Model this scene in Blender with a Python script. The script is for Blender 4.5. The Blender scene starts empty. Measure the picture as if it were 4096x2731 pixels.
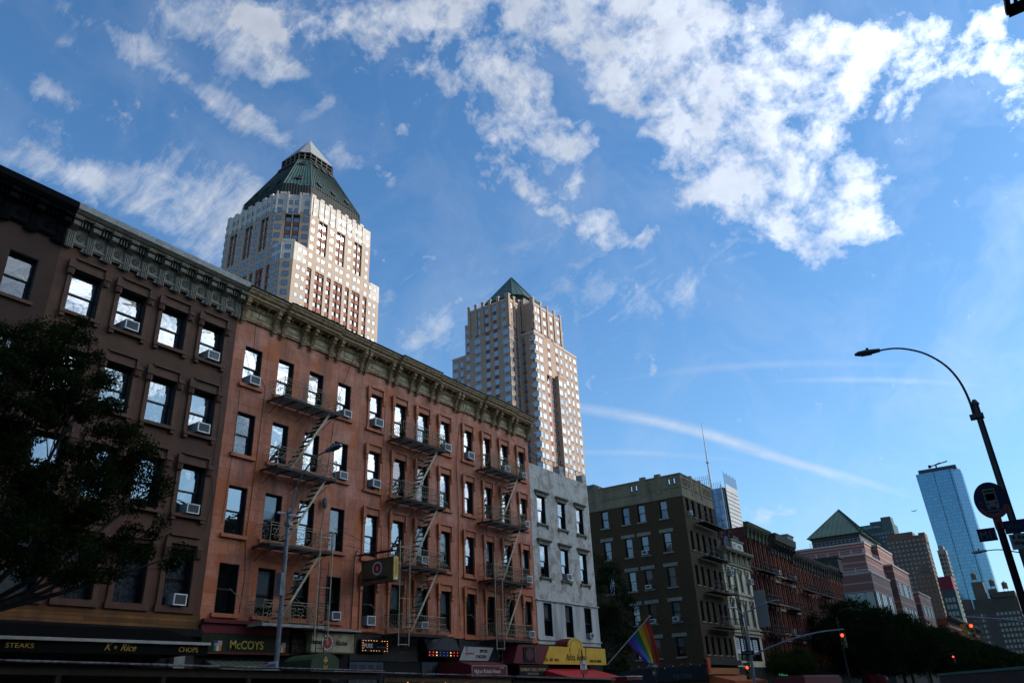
import bpy, math, random
import numpy as np
from mathutils import Vector, Matrix
random.seed(7)
R = math.radians
scene = bpy.context.scene
COL = scene.collection
ORG = {}

# ---------------------------------------------------------------- helpers
class Frame:
    """a wall plane: u runs along the wall, z up, n out of it"""
    def __init__(s, o, u, n):
        s.o = Vector(o); s.u = Vector(u).normalized(); s.n = Vector(n).normalized()
    def P(s, u, z, n=0.0):
        return s.o + s.u * u + s.n * n + Vector((0, 0, z))
    def key(s):
        return (round(s.u.x, 3), round(s.u.y, 3), round(s.n.x, 3), round(s.n.y, 3))

def FX(x):            # faces +X (towards the street); u = y
    return Frame((x, 0, 0), (0, 1, 0), (1, 0, 0))
def FY(y):            # faces -Y (towards the camera); u = x
    return Frame((0, y, 0), (1, 0, 0), (0, -1, 0))
def FW(x):            # faces -X (camera side of the street); u = y
    return Frame((x, 0, 0), (0, 1, 0), (-1, 0, 0))

class MB:
    def __init__(s):
        s.v = []; s.f = []; s.m = []
    def face(s, pts, mi=0):
        b = len(s.v); s.v.extend([tuple(p) for p in pts]); s.f.append(list(range(b, b + len(pts)))); s.m.append(mi)
    def hexa(s, c, mi=0):      # 8 corners: 0-3 bottom ring, 4-7 top ring
        b = len(s.v); s.v.extend([tuple(p) for p in c])
        for q in ((0, 3, 2, 1), (4, 5, 6, 7), (0, 1, 5, 4), (1, 2, 6, 5), (2, 3, 7, 6), (3, 0, 4, 7)):
            s.f.append([b + i for i in q]); s.m.append(mi)
    def box(s, x0, x1, y0, y1, z0, z1, mi=0):
        s.hexa([(x0, y0, z0), (x1, y0, z0), (x1, y1, z0), (x0, y1, z0), (x0, y0, z1), (x1, y0, z1), (x1, y1, z1), (x0, y1, z1)], mi)
    def fbox(s, F, u0, u1, z0, z1, n0, n1, mi=0):
        s.hexa([F.P(u0, z0, n0), F.P(u1, z0, n0), F.P(u1, z0, n1), F.P(u0, z0, n1), F.P(u0, z1, n0), F.P(u1, z1, n0), F.P(u1, z1, n1), F.P(u0, z1, n1)], mi)
    def extr(s, F, u0, u1, prof, mi=0, caps=True):   # prof: (n, z) closed polygon, swept along u
        k = len(prof); b = len(s.v)
        for u in (u0, u1):
            s.v.extend([tuple(F.P(u, z, n)) for n, z in prof])
        for i in range(k):
            j = (i + 1) % k
            s.f.append([b + i, b + j, b + k + j, b + k + i]); s.m.append(mi)
        if caps:
            s.f.append([b + i for i in range(k)][::-1]); s.m.append(mi)
            s.f.append([b + k + i for i in range(k)]); s.m.append(mi)
    def slab(s, F, pts, n0, n1, mi=0):     # pts: (u, z) outline, thickness n0..n1
        k = len(pts); b = len(s.v)
        for n in (n0, n1):
            s.v.extend([tuple(F.P(u, z, n)) for u, z in pts])
        for i in range(k):
            j = (i + 1) % k
            s.f.append([b + i, b + j, b + k + j, b + k + i]); s.m.append(mi)
        s.f.append([b + i for i in range(k)][::-1]); s.m.append(mi)
        s.f.append([b + k + i for i in range(k)]); s.m.append(mi)
    def prism(s, ring0, ring1, mi=0, cap=True):
        k = len(ring0); b = len(s.v)
        s.v.extend([tuple(p) for p in ring0]); s.v.extend([tuple(p) for p in ring1])
        for i in range(k):
            j = (i + 1) % k
            s.f.append([b + i, b + j, b + k + j, b + k + i]); s.m.append(mi)
        if cap:
            s.f.append([b + i for i in range(k)][::-1]); s.m.append(mi)
            s.f.append([b + k + i for i in range(k)]); s.m.append(mi)
    def tube(s, pts, r, n=5, mi=0, r1=None, cap=True):
        pts = [Vector(p) for p in pts]; k = len(pts); b = len(s.v)
        for i, p in enumerate(pts):
            t = (pts[min(i + 1, k - 1)] - pts[max(i - 1, 0)])
            if t.length < 1e-9: t = Vector((0, 0, 1))
            t.normalize()
            a = Vector((0, 0, 1)) if abs(t.z) < .9 else Vector((1, 0, 0))
            e1 = t.cross(a).normalized(); e2 = t.cross(e1)
            rr = r if r1 is None else r + (r1 - r) * i / (k - 1)
            for j in range(n):
                an = 2 * math.pi * j / n + .4
                s.v.append(tuple(p + e1 * (rr * math.cos(an)) + e2 * (rr * math.sin(an))))
        for i in range(k - 1):
            for j in range(n):
                j2 = (j + 1) % n
                s.f.append([b + i * n + j, b + i * n + j2, b + (i + 1) * n + j2, b + (i + 1) * n + j]); s.m.append(mi)
        if cap:
            s.f.append([b + j for j in range(n)][::-1]); s.m.append(mi)
            s.f.append([b + (k - 1) * n + j for j in range(n)]); s.m.append(mi)
    def ring(s, c, rad, r, e1, e2, n=10, k=4, mi=0, a0=0, a1=2 * math.pi):
        pts = [Vector(c) + Vector(e1) * (rad * math.cos(a0 + (a1 - a0) * i / n)) + Vector(e2) * (rad * math.sin(a0 + (a1 - a0) * i / n)) for i in range(n + 1)]
        s.tube(pts, r, k, mi)
    def ball(s, c, rx, ry, rz, nu=8, nv=6, mi=0):
        b = len(s.v); c = Vector(c)
        for i in range(nv + 1):
            ph = math.pi * i / nv
            for j in range(nu):
                th = 2 * math.pi * j / nu
                s.v.append((c.x + rx * math.sin(ph) * math.cos(th), c.y + ry * math.sin(ph) * math.sin(th), c.z + rz * math.cos(ph)))
        for i in range(nv):
            for j in range(nu):
                j2 = (j + 1) % nu
                s.f.append([b + i * nu + j, b + (i + 1) * nu + j, b + (i + 1) * nu + j2, b + i * nu + j2]); s.m.append(mi)
    def build(s, name, mats, parent=None, smooth=False):
        me = s.mesh(name, mats, ORG.get(parent.name if parent else '', Vector((0, 0, 0))), smooth)
        o = bpy.data.objects.new(name, me); COL.objects.link(o)
        if parent:
            o.parent = parent; ORG[o.name] = ORG.get(parent.name, Vector((0, 0, 0)))
        return o
    def mesh(s, name, mats, org=Vector((0, 0, 0)), smooth=False):
        if not isinstance(mats, (list, tuple)): mats = [mats]
        me = bpy.data.meshes.new(name)
        ox, oy, oz = org
        me.from_pydata([(x - ox, y - oy, z - oz) for x, y, z in s.v], [], s.f)
        for m in mats: me.materials.append(m)
        me.polygons.foreach_set('material_index', s.m)
        if smooth: me.polygons.foreach_set('use_smooth', [True] * len(s.f))
        me.validate(); me.update()
        return me

def tag(o, label=None, cat=None, group=None, kind=None):
    if label: o['label'] = label
    if cat: o['category'] = cat
    if group: o['group'] = group
    if kind: o['kind'] = kind
    return o
def root(name, loc, label, cat, group=None):
    o = bpy.data.objects.new(name, None); COL.objects.link(o); o.location = loc
    o.empty_display_size = .2
    ORG[o.name] = Vector(loc)
    return tag(o, label, cat, group)
def single(mb, name, mats, loc, label, cat, group=None, kind=None, smooth=False):   # a thing that is one mesh
    me = mb.mesh(name, mats, Vector(loc), smooth)
    o = bpy.data.objects.new(name, me); COL.objects.link(o); o.location = loc
    ORG[o.name] = Vector(loc)
    return tag(o, label, cat, group, kind)
def child(name, me, parent, world):     # shared mesh placed at a world point
    o = bpy.data.objects.new(name, me); COL.objects.link(o); o.parent = parent
    o.location = Vector(world) - ORG.get(parent.name, Vector((0, 0, 0)))
    ORG[o.name] = Vector(world)
    return o
def dup_tree(src, loc, label=None, group=None, rotz=None):
    r = src.copy(); COL.objects.link(r); r.location = loc; ORG[r.name] = Vector(loc)
    if rotz is not None: r.rotation_euler = (0, 0, rotz)
    if label: r['label'] = label
    if group: r['group'] = group
    for ch in list(src.children):
        c = ch.copy(); COL.objects.link(c); c.parent = r
        for g in list(ch.children):
            d = g.copy(); COL.objects.link(d); d.parent = c
    return r

# ---------------------------------------------------------------- materials
def newmat(name):
    m = bpy.data.materials.new(name); m.use_nodes = True
    nt = m.node_tree; bs = nt.nodes['Principled BSDF']
    return m, nt, bs
def N(nt, typ, **kw):
    n = nt.nodes.new(typ)
    for k, v in kw.items(): setattr(n, k, v)
    return n
def setv(n, **kw):
    for k, v in kw.items():
        n.inputs[k.replace('_', ' ')].default_value = v
def col4(c): return (c[0], c[1], c[2], 1)
def objco(nt, sc=(1, 1, 1)):
    tc = N(nt, 'ShaderNodeTexCoord'); mp = N(nt, 'ShaderNodeMapping')
    mp.inputs['Scale'].default_value = sc
    nt.links.new(tc.outputs['Object'], mp.inputs['Vector']); return mp.outputs['Vector']
def wallco(nt):       # (x+y, z) : works for walls along either axis
    tc = N(nt, 'ShaderNodeTexCoord'); sp = N(nt, 'ShaderNodeSeparateXYZ'); ad = N(nt, 'ShaderNodeMath', operation='ADD'); cb = N(nt, 'ShaderNodeCombineXYZ')
    nt.links.new(tc.outputs['Object'], sp.inputs[0]); nt.links.new(sp.outputs[0], ad.inputs[0]); nt.links.new(sp.outputs[1], ad.inputs[1])
    nt.links.new(ad.outputs[0], cb.inputs[0]); nt.links.new(sp.outputs[2], cb.inputs[1]); return cb.outputs[0]
def noise(nt, vec, scale, detail=5, rough=.55, dist=0):
    n = N(nt, 'ShaderNodeTexNoise'); setv(n, Scale=scale, Detail=detail, Roughness=rough, Distortion=dist)
    nt.links.new(vec, n.inputs['Vector']); return n.outputs['Fac']
def ramp(nt, fac, a, b, ca=(0, 0, 0), cb=(1, 1, 1)):
    r = N(nt, 'ShaderNodeValToRGB'); e = r.color_ramp.elements
    e[0].position = a; e[1].position = b; e[0].color = col4(ca); e[1].color = col4(cb)
    nt.links.new(fac, r.inputs[0]); return r.outputs[0]
def mix(nt, fac, a, b, mode='MIX'):
    m = N(nt, 'ShaderNodeMix', data_type='RGBA', blend_type=mode)
    if isinstance(fac, (int, float)): m.inputs[0].default_value = fac
    else: nt.links.new(fac, m.inputs[0])
    for i, x in ((6, a), (7, b)):
        if isinstance(x, tuple): m.inputs[i].default_value = col4(x)
        else: nt.links.new(x, m.inputs[i])
    return m.outputs[2]
def bump(nt, bs, h, strength=.3, dist=.02):
    b = N(nt, 'ShaderNodeBump'); setv(b, Strength=strength, Distance=dist)
    nt.links.new(h, b.inputs['Height']); nt.links.new(b.outputs[0], bs.inputs['Normal'])
def plain(name, c, rough=.7, metal=0, c2=None, scale=3, spec=.3, bmp=0, streak=False, lo=.35, hi=.7):
    m, nt, bs = newmat(name)
    setv(bs, Roughness=rough, Metallic=metal); bs.inputs['Specular IOR Level'].default_value = spec
    if c2 is None: c2 = tuple(x * .72 for x in c)
    v = objco(nt, (1, 1, .18) if streak else (1, 1, 1))
    f = noise(nt, v, scale, 6, .6)
    nt.links.new(ramp(nt, f, lo, hi, c, c2), bs.inputs['Base Color'])
    if bmp:
        bump(nt, bs, noise(nt, v, scale * 6, 4), bmp, .02)
    return m
def brickmat(name, c1, c2, mortar, bw=.22, bh=.075, ms=.012, grime=.5, rough=.85, bmp=.4, stain=(.03, .025, .02), off=.5):
    m, nt, bs = newmat(name); setv(bs, Roughness=rough); bs.inputs['Specular IOR Level'].default_value = .2
    v = wallco(nt); b = N(nt, 'ShaderNodeTexBrick'); b.offset = off
    setv(b, Scale=1.0, Color1=col4(c1), Color2=col4(c2), Mortar=col4(mortar)); b.inputs['Mortar Size'].default_value = ms
    b.inputs['Brick Width'].default_value = bw; b.inputs['Row Height'].default_value = bh; b.inputs['Mortar Smooth'].default_value = .2
    nt.links.new(v, b.inputs['Vector'])
    g = ramp(nt, noise(nt, objco(nt, (1, 1, .25)), .9, 8, .65), .38, .72)
    gm = N(nt, 'ShaderNodeMath', operation='MULTIPLY'); gm.inputs[1].default_value = grime; nt.links.new(g, gm.inputs[0])
    nt.links.new(mix(nt, gm.outputs[0], b.outputs['Color'], stain), bs.inputs['Base Color'])
    bump(nt, bs, b.outputs['Fac'], -bmp, .01)
    return m
def emis(name, c, s):
    m, nt, bs = newmat(name); setv(bs, Base_Color=col4(tuple(min(1, x) * .3 for x in c)), Roughness=.4)
    bs.inputs['Emission Color'].default_value = col4(c); bs.inputs['Emission Strength'].default_value = s
    return m
def glassmat(name, tint, refl, wave=.06, rough=.02, base=(.01, .012, .015), through=True, wscale=1.3):
    """reflective window pane; wave = how uneven the old glass is"""
    m, nt, bs = newmat(name); out = nt.nodes['Material Output']
    gl = N(nt, 'ShaderNodeBsdfGlossy'); gl.inputs['Color'].default_value = col4(tint); gl.inputs['Roughness'].default_value = rough
    v = objco(nt); 
    tc = N(nt, 'ShaderNodeNewGeometry')
    nz = noise(nt, tc.outputs['Position'], wscale, 3, .5, .6)
    b = N(nt, 'ShaderNodeBump'); setv(b, Strength=1, Distance=wave); nt.links.new(nz, b.inputs['Height']); nt.links.new(b.outputs[0], gl.inputs['Normal'])
    lw = N(nt, 'ShaderNodeFresnel'); lw.inputs['IOR'].default_value = 1.6
    mr = N(nt, 'ShaderNodeMapRange'); mr.inputs['To Min'].default_value = refl - .08; mr.inputs['To Max'].default_value = min(1, refl + .6)
    nt.links.new(lw.outputs[0], mr.inputs['Value'])
    mx = N(nt, 'ShaderNodeMixShader'); nt.links.new(mr.outputs[0], mx.inputs[0])
    if through:
        tr = N(nt, 'ShaderNodeBsdfTransparent'); tr.inputs['Color'].default_value = (.7, .74, .74, 1); nt.links.new(tr.outputs[0], mx.inputs[1])
    else:
        setv(bs, Base_Color=col4(base), Roughness=.5); nt.links.new(bs.outputs[0], mx.inputs[1])
    nt.links.new(gl.outputs[0], mx.inputs[2]); nt.links.new(mx.outputs[0], out.inputs['Surface'])
    return m

def text(body, size, F, u, z, n, mat, parent, name='lettering', ext=.008, shear=0, sx=1, align='LEFT', off=0, flip=False):
    cu = bpy.data.curves.new('txt', 'FONT'); cu.body = body; cu.size = size; cu.extrude = ext; cu.shear = shear; cu.align_x = align; cu.offset = off
    cu.resolution_u = 3
    o = bpy.data.objects.new('txt', cu); COL.objects.link(o)
    dg = bpy.context.evaluated_depsgraph_get(); me = bpy.data.meshes.new_from_object(o.evaluated_get(dg))
    bpy.data.objects.remove(o)
    org = ORG.get(parent.name, Vector((0, 0, 0)))
    for v in me.vertices:
        p = F.P(u + v.co.x * sx * (-1 if flip else 1), z + v.co.y, n + v.co.z) - org
        v.co = p
    if flip or F.u.cross(Vector((0, 0, 1))).dot(F.n) < 0: me.flip_normals()
    me.materials.clear(); me.materials.append(mat); me.name = name
    for p in me.polygons: p.material_index = 0
    t = bpy.data.objects.new(name, me); COL.objects.link(t); t.parent = parent; ORG[t.name] = org
    return t
BLOBS=[(-0.101,0.3896,-2.463,0.0866,0.0275,1,0),
(-0.1073,0.4191,-2.428,0.0681,0.032,1,0),
(-0.1484,0.4173,-2.574,0.0255,0.0123,0.8,0),
(-0.0956,0.4675,-2.162,0.0778,0.0363,1.1,0),
(-0.0776,0.5056,-2.09,0.056,0.0402,1.1,0),
(-0.0838,0.547,-2.392,0.0499,0.0285,1,0),
(-0.0833,0.5817,-2.322,0.0307,0.0173,0.85,0),
(-0.0438,0.5723,-2.235,0.0196,0.0147,0.9,0),
(-0.1298,0.5359,-2.3,0.0314,0.0138,0.6,0),
(-0.1509,0.5008,-2.09,0.0244,0.0168,0.6,0),
(-0.0393,0.4728,-2.982,0.0366,0.0246,1,0),
(-0.0333,0.4309,-2.572,0.0225,0.0136,0.7,0),
(-0.0138,0.4503,-3.11,0.0313,0.0161,0.85,0),
(0.0161,0.462,3.026,0.0296,0.016,0.56,0),
(0.0364,0.4864,2.979,0.0269,0.0177,0.59,0),
(0.058,0.4711,-3.071,0.0209,0.0111,0.56,0),
(0.0175,0.4965,-2.557,0.022,0.0156,0.49,0),
(0.0528,0.5056,2.972,0.0266,0.0133,0.66,0),
(0.0718,0.524,2.998,0.0214,0.0104,0.66,0),
(0.0729,0.4819,-2.946,0.0138,0.011,0.46,0),
(-0.0035,0.5004,-2.242,0.0093,0.008,0.59,0),
(0.0009,0.5248,2.953,0.0131,0.0083,0.63,0),
(0.066,0.5463,2.834,0.0149,0.0097,0.63,0),
(-0.0152,0.5733,-2.253,0.0092,0.0084,0.4,0),
(0.0393,0.5924,-2.755,0.0056,0.0032,0.53,0),
(0.0488,0.5937,-2.735,0.0044,0.0028,0.53,0),
(-0.021,0.5567,-3.12,0.0076,0.0053,0.46,0),
(-0.0462,0.5937,-2.725,0.0083,0.0049,0.4,0),
(0.0805,0.5052,1.343,0.0173,0.0136,0.46,0),
(-0.0477,0.6331,-2.978,0.0111,0.0051,0.4,0),
(-0.2223,0.3973,-1.84,0.0414,0.0195,1.05,0),
(-0.2238,0.3675,-2.077,0.0209,0.0156,0.8,0),
(-0.2622,0.3809,-2.51,0.0186,0.0111,0.9,0),
(-0.2653,0.4095,-2.516,0.0216,0.0116,0.95,0),
(-0.2605,0.435,-2.525,0.0121,0.0084,1,0),
(-0.2294,0.449,-2.549,0.0148,0.0083,1,0),
(-0.2478,0.4629,-2.374,0.0145,0.0093,0.9,0),
(-0.2283,0.4877,1.587,0.0182,0.0122,1,0),
(-0.2174,0.5086,-2.591,0.0212,0.0081,0.95,0),
(-0.2647,0.4505,-2.533,0.0101,0.0036,0.7,0),
(-0.3094,0.2318,-2.27,0.0505,0.0138,0.6,0),
(-0.2841,0.2639,-2.474,0.0356,0.0167,0.5,0),
(-0.3409,0.2074,-2.094,0.0266,0.014,0.5,0),
(-0.3452,0.2295,-1.581,0.0242,0.0135,0.5,0),
(-0.3188,0.2568,-2.127,0.0231,0.0133,0.5,0),
(-0.1579,0.347,-2.531,0.0271,0.0166,0.55,0),
(-0.2083,0.3188,-2.517,0.0365,0.0154,0.4,0),
(-0.1465,0.3815,1.801,0.0234,0.0214,0.5,0),
(-0.2269,0.3748,-2.475,0.0312,0.0297,0.6,0),
(-0.2152,0.414,-2.536,0.0253,0.0163,0.7,0),
(-0.1544,0.5472,-2.29,0.0215,0.0107,0.6,0),
(-0.1564,0.4743,-1.905,0.0206,0.0197,0.5,0),
(-0.261,0.2807,-2.496,0.03,0.0167,1,0),
(-0.2391,0.3228,-2.058,0.0183,0.015,0.95,0),
(-0.2613,0.3341,-2.18,0.019,0.0111,0.95,0),
(-0.2778,0.3116,-2.878,0.0175,0.0083,0.85,0),
(-0.3005,0.2856,-2.514,0.0148,0.0106,0.8,0),
(-0.1963,0.3309,-2.521,0.0244,0.0169,1,0),
(-0.2114,0.3029,-2.513,0.0179,0.0082,0.8,0),
(-0.2651,0.3626,-2.503,0.0113,0.0064,0.8,0),
(-0.1694,0.3426,-2.529,0.0182,0.0111,0.6,0),
(-0.2364,0.291,-2.512,0.018,0.011,0.7,0),
(-0.3692,0.1883,1.856,0.0301,0.0173,0.8,1),
(-0.3557,0.2198,-1.716,0.0293,0.0239,1,1),
(-0.3056,0.244,-2.3,0.0344,0.0168,0.9,1),
(-0.3516,0.2469,-2.056,0.0287,0.009,0.8,1),
(-0.4024,0.2104,-1.747,0.0698,0.0116,0.95,1),
(-0.3897,0.2606,-1.826,0.0354,0.0083,0.8,1),
(-0.3431,0.2593,-2.313,0.0209,0.0048,0.7,1),
(-0.3368,0.2184,-1.941,0.0213,0.0145,0.8,1),
(-0.4034,0.1773,-2.272,0.0152,0.0144,0.4,1),
(-0.4667,0.1371,-2.118,0.0311,0.014,0.45,1),
(-0.4627,0.1671,-1.895,0.0402,0.0078,0.5,1),
(-0.4942,0.1478,-2.449,0.023,0.0169,0.5,1),
(-0.4341,0.1072,-2.466,0.0117,0.0073,0.6,1),
(-0.4348,0.1404,-1.955,0.0211,0.0112,0.3,1),
(-0.4779,0.2276,-2.023,0.0691,0.0178,0.95,1),
(-0.4629,0.2735,-1.628,0.0468,0.0305,1.15,1),
(-0.49,0.2789,-1.719,0.054,0.0172,0.6,1),
(-0.4355,0.2878,2.134,0.0228,0.0198,1,1),
(-0.508,0.1774,-2.055,0.0314,0.0093,0.5,1),
(-0.3608,0.3112,-2.1,0.0144,0.0099,0.8,1),
(-0.3545,0.3356,-2.078,0.0232,0.0081,0.6,1),
(-0.3348,0.292,-2.61,0.0255,0.0122,0.5,1),
(-0.4042,0.4829,-2.447,0.0479,0.0321,0.4,1),
(-0.403,0.4223,-3.126,0.038,0.0226,0.3,1),
(-0.2248,0.7857,-2.689,0.0339,0.0114,0.8,1),
(-0.2793,0.5123,-2.816,0.1915,0.0461,0.28,1),
(-0.224,0.5691,-2.979,0.1147,0.0234,0.25,1),
(-0.284,0.658,-2.436,0.0967,0.0051,0.62,2),
(-0.2142,0.7217,-2.411,0.0815,0.0043,0.62,2),
(-0.1564,0.7696,-2.515,0.0666,0.0038,0.5,2),
(-0.083,0.7074,-2.791,0.0638,0.0024,0.3,2),
(-0.3048,0.6848,-2.595,0.078,0.0026,0.25,2),
(-0.1669,0.6596,-2.772,0.0993,0.0032,0.2,2)]
EXPO = 0.0
CLOUD_GLOW = 44.0
CLOUD_BASE = 5.5
SKY_TINT = (.98, 1.58, 1.92)
# unseen bright cloud patches added to light the fronts and fill window reflections
BLOBS += [(.43, .59, .94, .09, .14, 1.5, 0), (.44, .385, .716, .11, .25, 2.0, 0), (.2, .25, .1, .16, .13, .7, 0), (.27, -.08, .3, .3, .22, .9, 0), (.0, -.3, 0, .3, .2, .7, 0)]
# ---------------------------------------------------------------- camera, sun, sky
cam = bpy.data.cameras.new('camera'); co = bpy.data.objects.new('camera', cam); COL.objects.link(co)
scene.camera = co
r = Vector((.82200689, .56795501, -.04161464)); u = Vector((.27438739, -.33096951, .90286807)); f = Vector((-.49901527, .7535823, .42789891))
co.matrix_world = Matrix(((r.x, u.x, -f.x, 0), (r.y, u.y, -f.y, 0), (r.z, u.z, -f.z, 1.6), (0, 0, 0, 1)))
cam.sensor_width = 36; cam.lens = 26.526; cam.clip_end = 6000; cam.clip_start = .05

SUN_AZ, SUN_EL = 48.8, 33.3
sd = Vector((math.sin(R(SUN_AZ)) * math.cos(R(SUN_EL)), math.cos(R(SUN_AZ)) * math.cos(R(SUN_EL)), math.sin(R(SUN_EL))))
sl = bpy.data.lights.new('sun', 'SUN'); sl.energy = 5; sl.angle = R(.5); sl.color = (1, .93, .82)
so = bpy.data.objects.new('sun', sl); COL.objects.link(so)
so.rotation_euler = (-sd).to_track_quat('-Z', 'Y').to_euler()
scene.view_settings.view_transform = 'Standard'; scene.view_settings.look = 'None'; scene.view_settings.exposure = EXPO; scene.view_settings.gamma = 1

w = bpy.data.worlds.new('World'); scene.world = w; w.use_nodes = True
nt = w.node_tree; bg = nt.nodes['Background']; L = nt.links
sky = N(nt, 'ShaderNodeTexSky', sky_type='NISHITA'); sky.sun_disc = False
sky.sun_elevation = R(SUN_EL); sky.sun_rotation = R(SUN_AZ); sky.altitude = 0; sky.air_density = 1.0; sky.dust_density = .6; sky.ozone_density = 2.5
tc = N(nt, 'ShaderNodeTexCoord'); D = tc.outputs['Generated']
def M2(op, a, b=None, c=None, clamp=False):
    n = N(nt, 'ShaderNodeMath', operation=op); n.use_clamp = clamp
    for i, x in enumerate((a, b, c)):
        if x is None: continue
        if isinstance(x, (int, float)): n.inputs[i].default_value = x
        else: L.new(x, n.inputs[i])
    return n.outputs[0]
sep = N(nt, 'ShaderNodeSeparateXYZ'); L.new(D, sep.inputs[0])
X, Y, Z = sep.outputs
def plane(k, k2=1.0):
    z = M2('ADD', M2('MAXIMUM', Z, 0.0), k)
    cb = N(nt, 'ShaderNodeCombineXYZ'); L.new(M2('DIVIDE', X, z), cb.inputs[0]); L.new(M2('DIVIDE', Y, z), cb.inputs[1]); return cb.outputs[0]
U = plane(1.0)
Lp = plane(.12)       # the flat layer the clouds lie in
def nz(vec, sc, det, ro, di=0.0, off=0):
    mp = N(nt, 'ShaderNodeMapping'); mp.inputs['Location'].default_value = (off, off * .7, 0)
    L.new(vec, mp.inputs[0]); return noise(nt, mp.outputs[0], sc, det, ro, di)
# slightly warped coordinates give the patches ragged outlines
wn = N(nt, 'ShaderNodeTexNoise'); setv(wn, Scale=9.0, Detail=4, Roughness=.6); L.new(U, wn.inputs['Vector'])
vm = N(nt, 'ShaderNodeVectorMath', operation='SUBTRACT'); L.new(wn.outputs['Color'], vm.inputs[0]); vm.inputs[1].default_value = (.5, .5, .5)
vs = N(nt, 'ShaderNodeVectorMath', operation='SCALE'); L.new(vm.outputs[0], vs.inputs[0]); vs.inputs['Scale'].default_value = .05
va = N(nt, 'ShaderNodeVectorMath', operation='ADD'); L.new(U, va.inputs[0]); L.new(vs.outputs[0], va.inputs[1]); UW = va.outputs[0]
acc = [None, None, None]
for bx, by, ro, s0, s1, wt, ty in BLOBS:
    mp = N(nt, 'ShaderNodeMapping', vector_type='TEXTURE')
    k = 1.75 if ty == 0 else 1.5
    mp.inputs['Location'].default_value = (bx, by, 0); mp.inputs['Rotation'].default_value = (0, 0, ro); mp.inputs['Scale'].default_value = (s0 * k, max(s1 * k, .0015), 1)
    thin = ty == 2
    L.new(U if thin else UW, mp.inputs[0])
    gr = N(nt, 'ShaderNodeTexGradient', gradient_type='SPHERICAL'); L.new(mp.outputs[0], gr.inputs[0])
    val = M2('MULTIPLY', gr.outputs['Fac'], wt * (1.0 if ty == 0 else 1.0))
    acc[ty] = val if acc[ty] is None else M2('ADD', acc[ty], val)
Pm = M2('MINIMUM', acc[0], 1.12); Cm = M2('MINIMUM', acc[1], .9)
puff = nz(UW, 34.0, 6, .62, .1)
puff2 = nz(U, 15.0, 4, .6, .2, 3.1)
puff3 = nz(U, 85.0, 5, .62, .1, 2.2)
pn = M2('ADD', M2('ADD', M2('MULTIPLY', puff, .5), M2('MULTIPLY', puff2, .25)), M2('MULTIPLY', puff3, .25))
pd = M2('ADD', M2('MULTIPLY', M2('SUBTRACT', pn, .5), 11.5), M2('SUBTRACT', M2('MULTIPLY', Pm, 1.9), 1.02))
pd = M2('MULTIPLY', pd, .62, clamp=True)
# fibrous cirrus: noise stretched along the wind
mpc = N(nt, 'ShaderNodeMapping'); mpc.inputs['Rotation'].default_value = (0, 0, 2.4); mpc.inputs['Scale'].default_value = (6, 22, 1)
L.new(UW, mpc.inputs[0]); fib = noise(nt, mpc.outputs[0], 1.8, 6, .68, .5)
fib2 = nz(U, 24.0, 6, .66, .3, 7.7)
cn = M2('ADD', M2('MULTIPLY', fib, .5), M2('MULTIPLY', fib2, .5))
cd = M2('SUBTRACT', M2('ADD', Cm, M2('MULTIPLY', M2('SUBTRACT', cn, .5), 5.2)), .36)
cd = M2('MULTIPLY', M2('MULTIPLY', cd, 1.0, clamp=True), M2('MULTIPLY', Cm, 3.0, clamp=True))
cd = M2('MULTIPLY', cd, .9)
trail = M2('MULTIPLY', M2('MULTIPLY', M2('MINIMUM', acc[2], 1.0), M2('ADD', M2('MULTIPLY', cn, 1.9), -.1)), 1.05, clamp=True)
cd = M2('ADD', cd, trail)
# thin veil everywhere
veil = M2('MULTIPLY', M2('SUBTRACT', nz(UW, 7.0, 5, .65, .6, 1.3), .45, clamp=True), .75)
dens = M2('MINIMUM', M2('ADD', M2('ADD', pd, cd), veil), 1.0)
# brightness: glow round the sun, a little modelling in the cloud body
dt = N(nt, 'ShaderNodeVectorMath', operation='DOT_PRODUCT'); L.new(D, dt.inputs[0]); dt.inputs[1].default_value = sd
dc = M2('MAXIMUM', dt.outputs['Value'], 0.0)
glow = M2('MULTIPLY', M2('POWER', dc, 7.0), CLOUD_GLOW)
shade = M2('ADD', M2('MULTIPLY', nz(UW, 34.0, 5, .6, 0, 5.5), .75), .56)
cb_ = M2('MULTIPLY', M2('ADD', glow, CLOUD_BASE), shade)
ccol = N(nt, 'ShaderNodeVectorMath', operation='SCALE'); ccol.inputs[0].default_value = (.97, .985, 1.0); L.new(cb_, ccol.inputs['Scale'])
skm = N(nt, 'ShaderNodeVectorMath', operation='MULTIPLY'); L.new(sky.outputs[0], skm.inputs[0]); skm.inputs[1].default_value = SKY_TINT
hz = M2('POWER', M2('SUBTRACT', 1.0, M2('MAXIMUM', Z, 0.0)), 5.0)          # paler towards the horizon
hm = N(nt, 'ShaderNodeMix', data_type='RGBA'); L.new(M2('MULTIPLY', hz, .75), hm.inputs[0]); L.new(skm.outputs[0], hm.inputs[6]); hm.inputs[7].default_value = (5.2, 7.1, 8.8, 1)
skm = hm
mxw = N(nt, 'ShaderNodeMix', data_type='RGBA'); L.new(dens, mxw.inputs[0]); L.new(hm.outputs[2], mxw.inputs[6]); sc3 = N(nt, 'ShaderNodeVectorMath', operation='SCALE'); L.new(hm.outputs[2], sc3.inputs[0]); sc3.inputs['Scale'].default_value = .42; ca = N(nt, 'ShaderNodeVectorMath', operation='ADD'); L.new(sc3.outputs[0], ca.inputs[0]); L.new(ccol.outputs[0], ca.inputs[1]); L.new(ca.outputs[0], mxw.inputs[7])
L.new(mxw.outputs[2], bg.inputs['Color']); bg.inputs['Strength'].default_value = .1

w.cycles.sampling_method = 'MANUAL'; w.cycles.sample_map_resolution = 512
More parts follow.
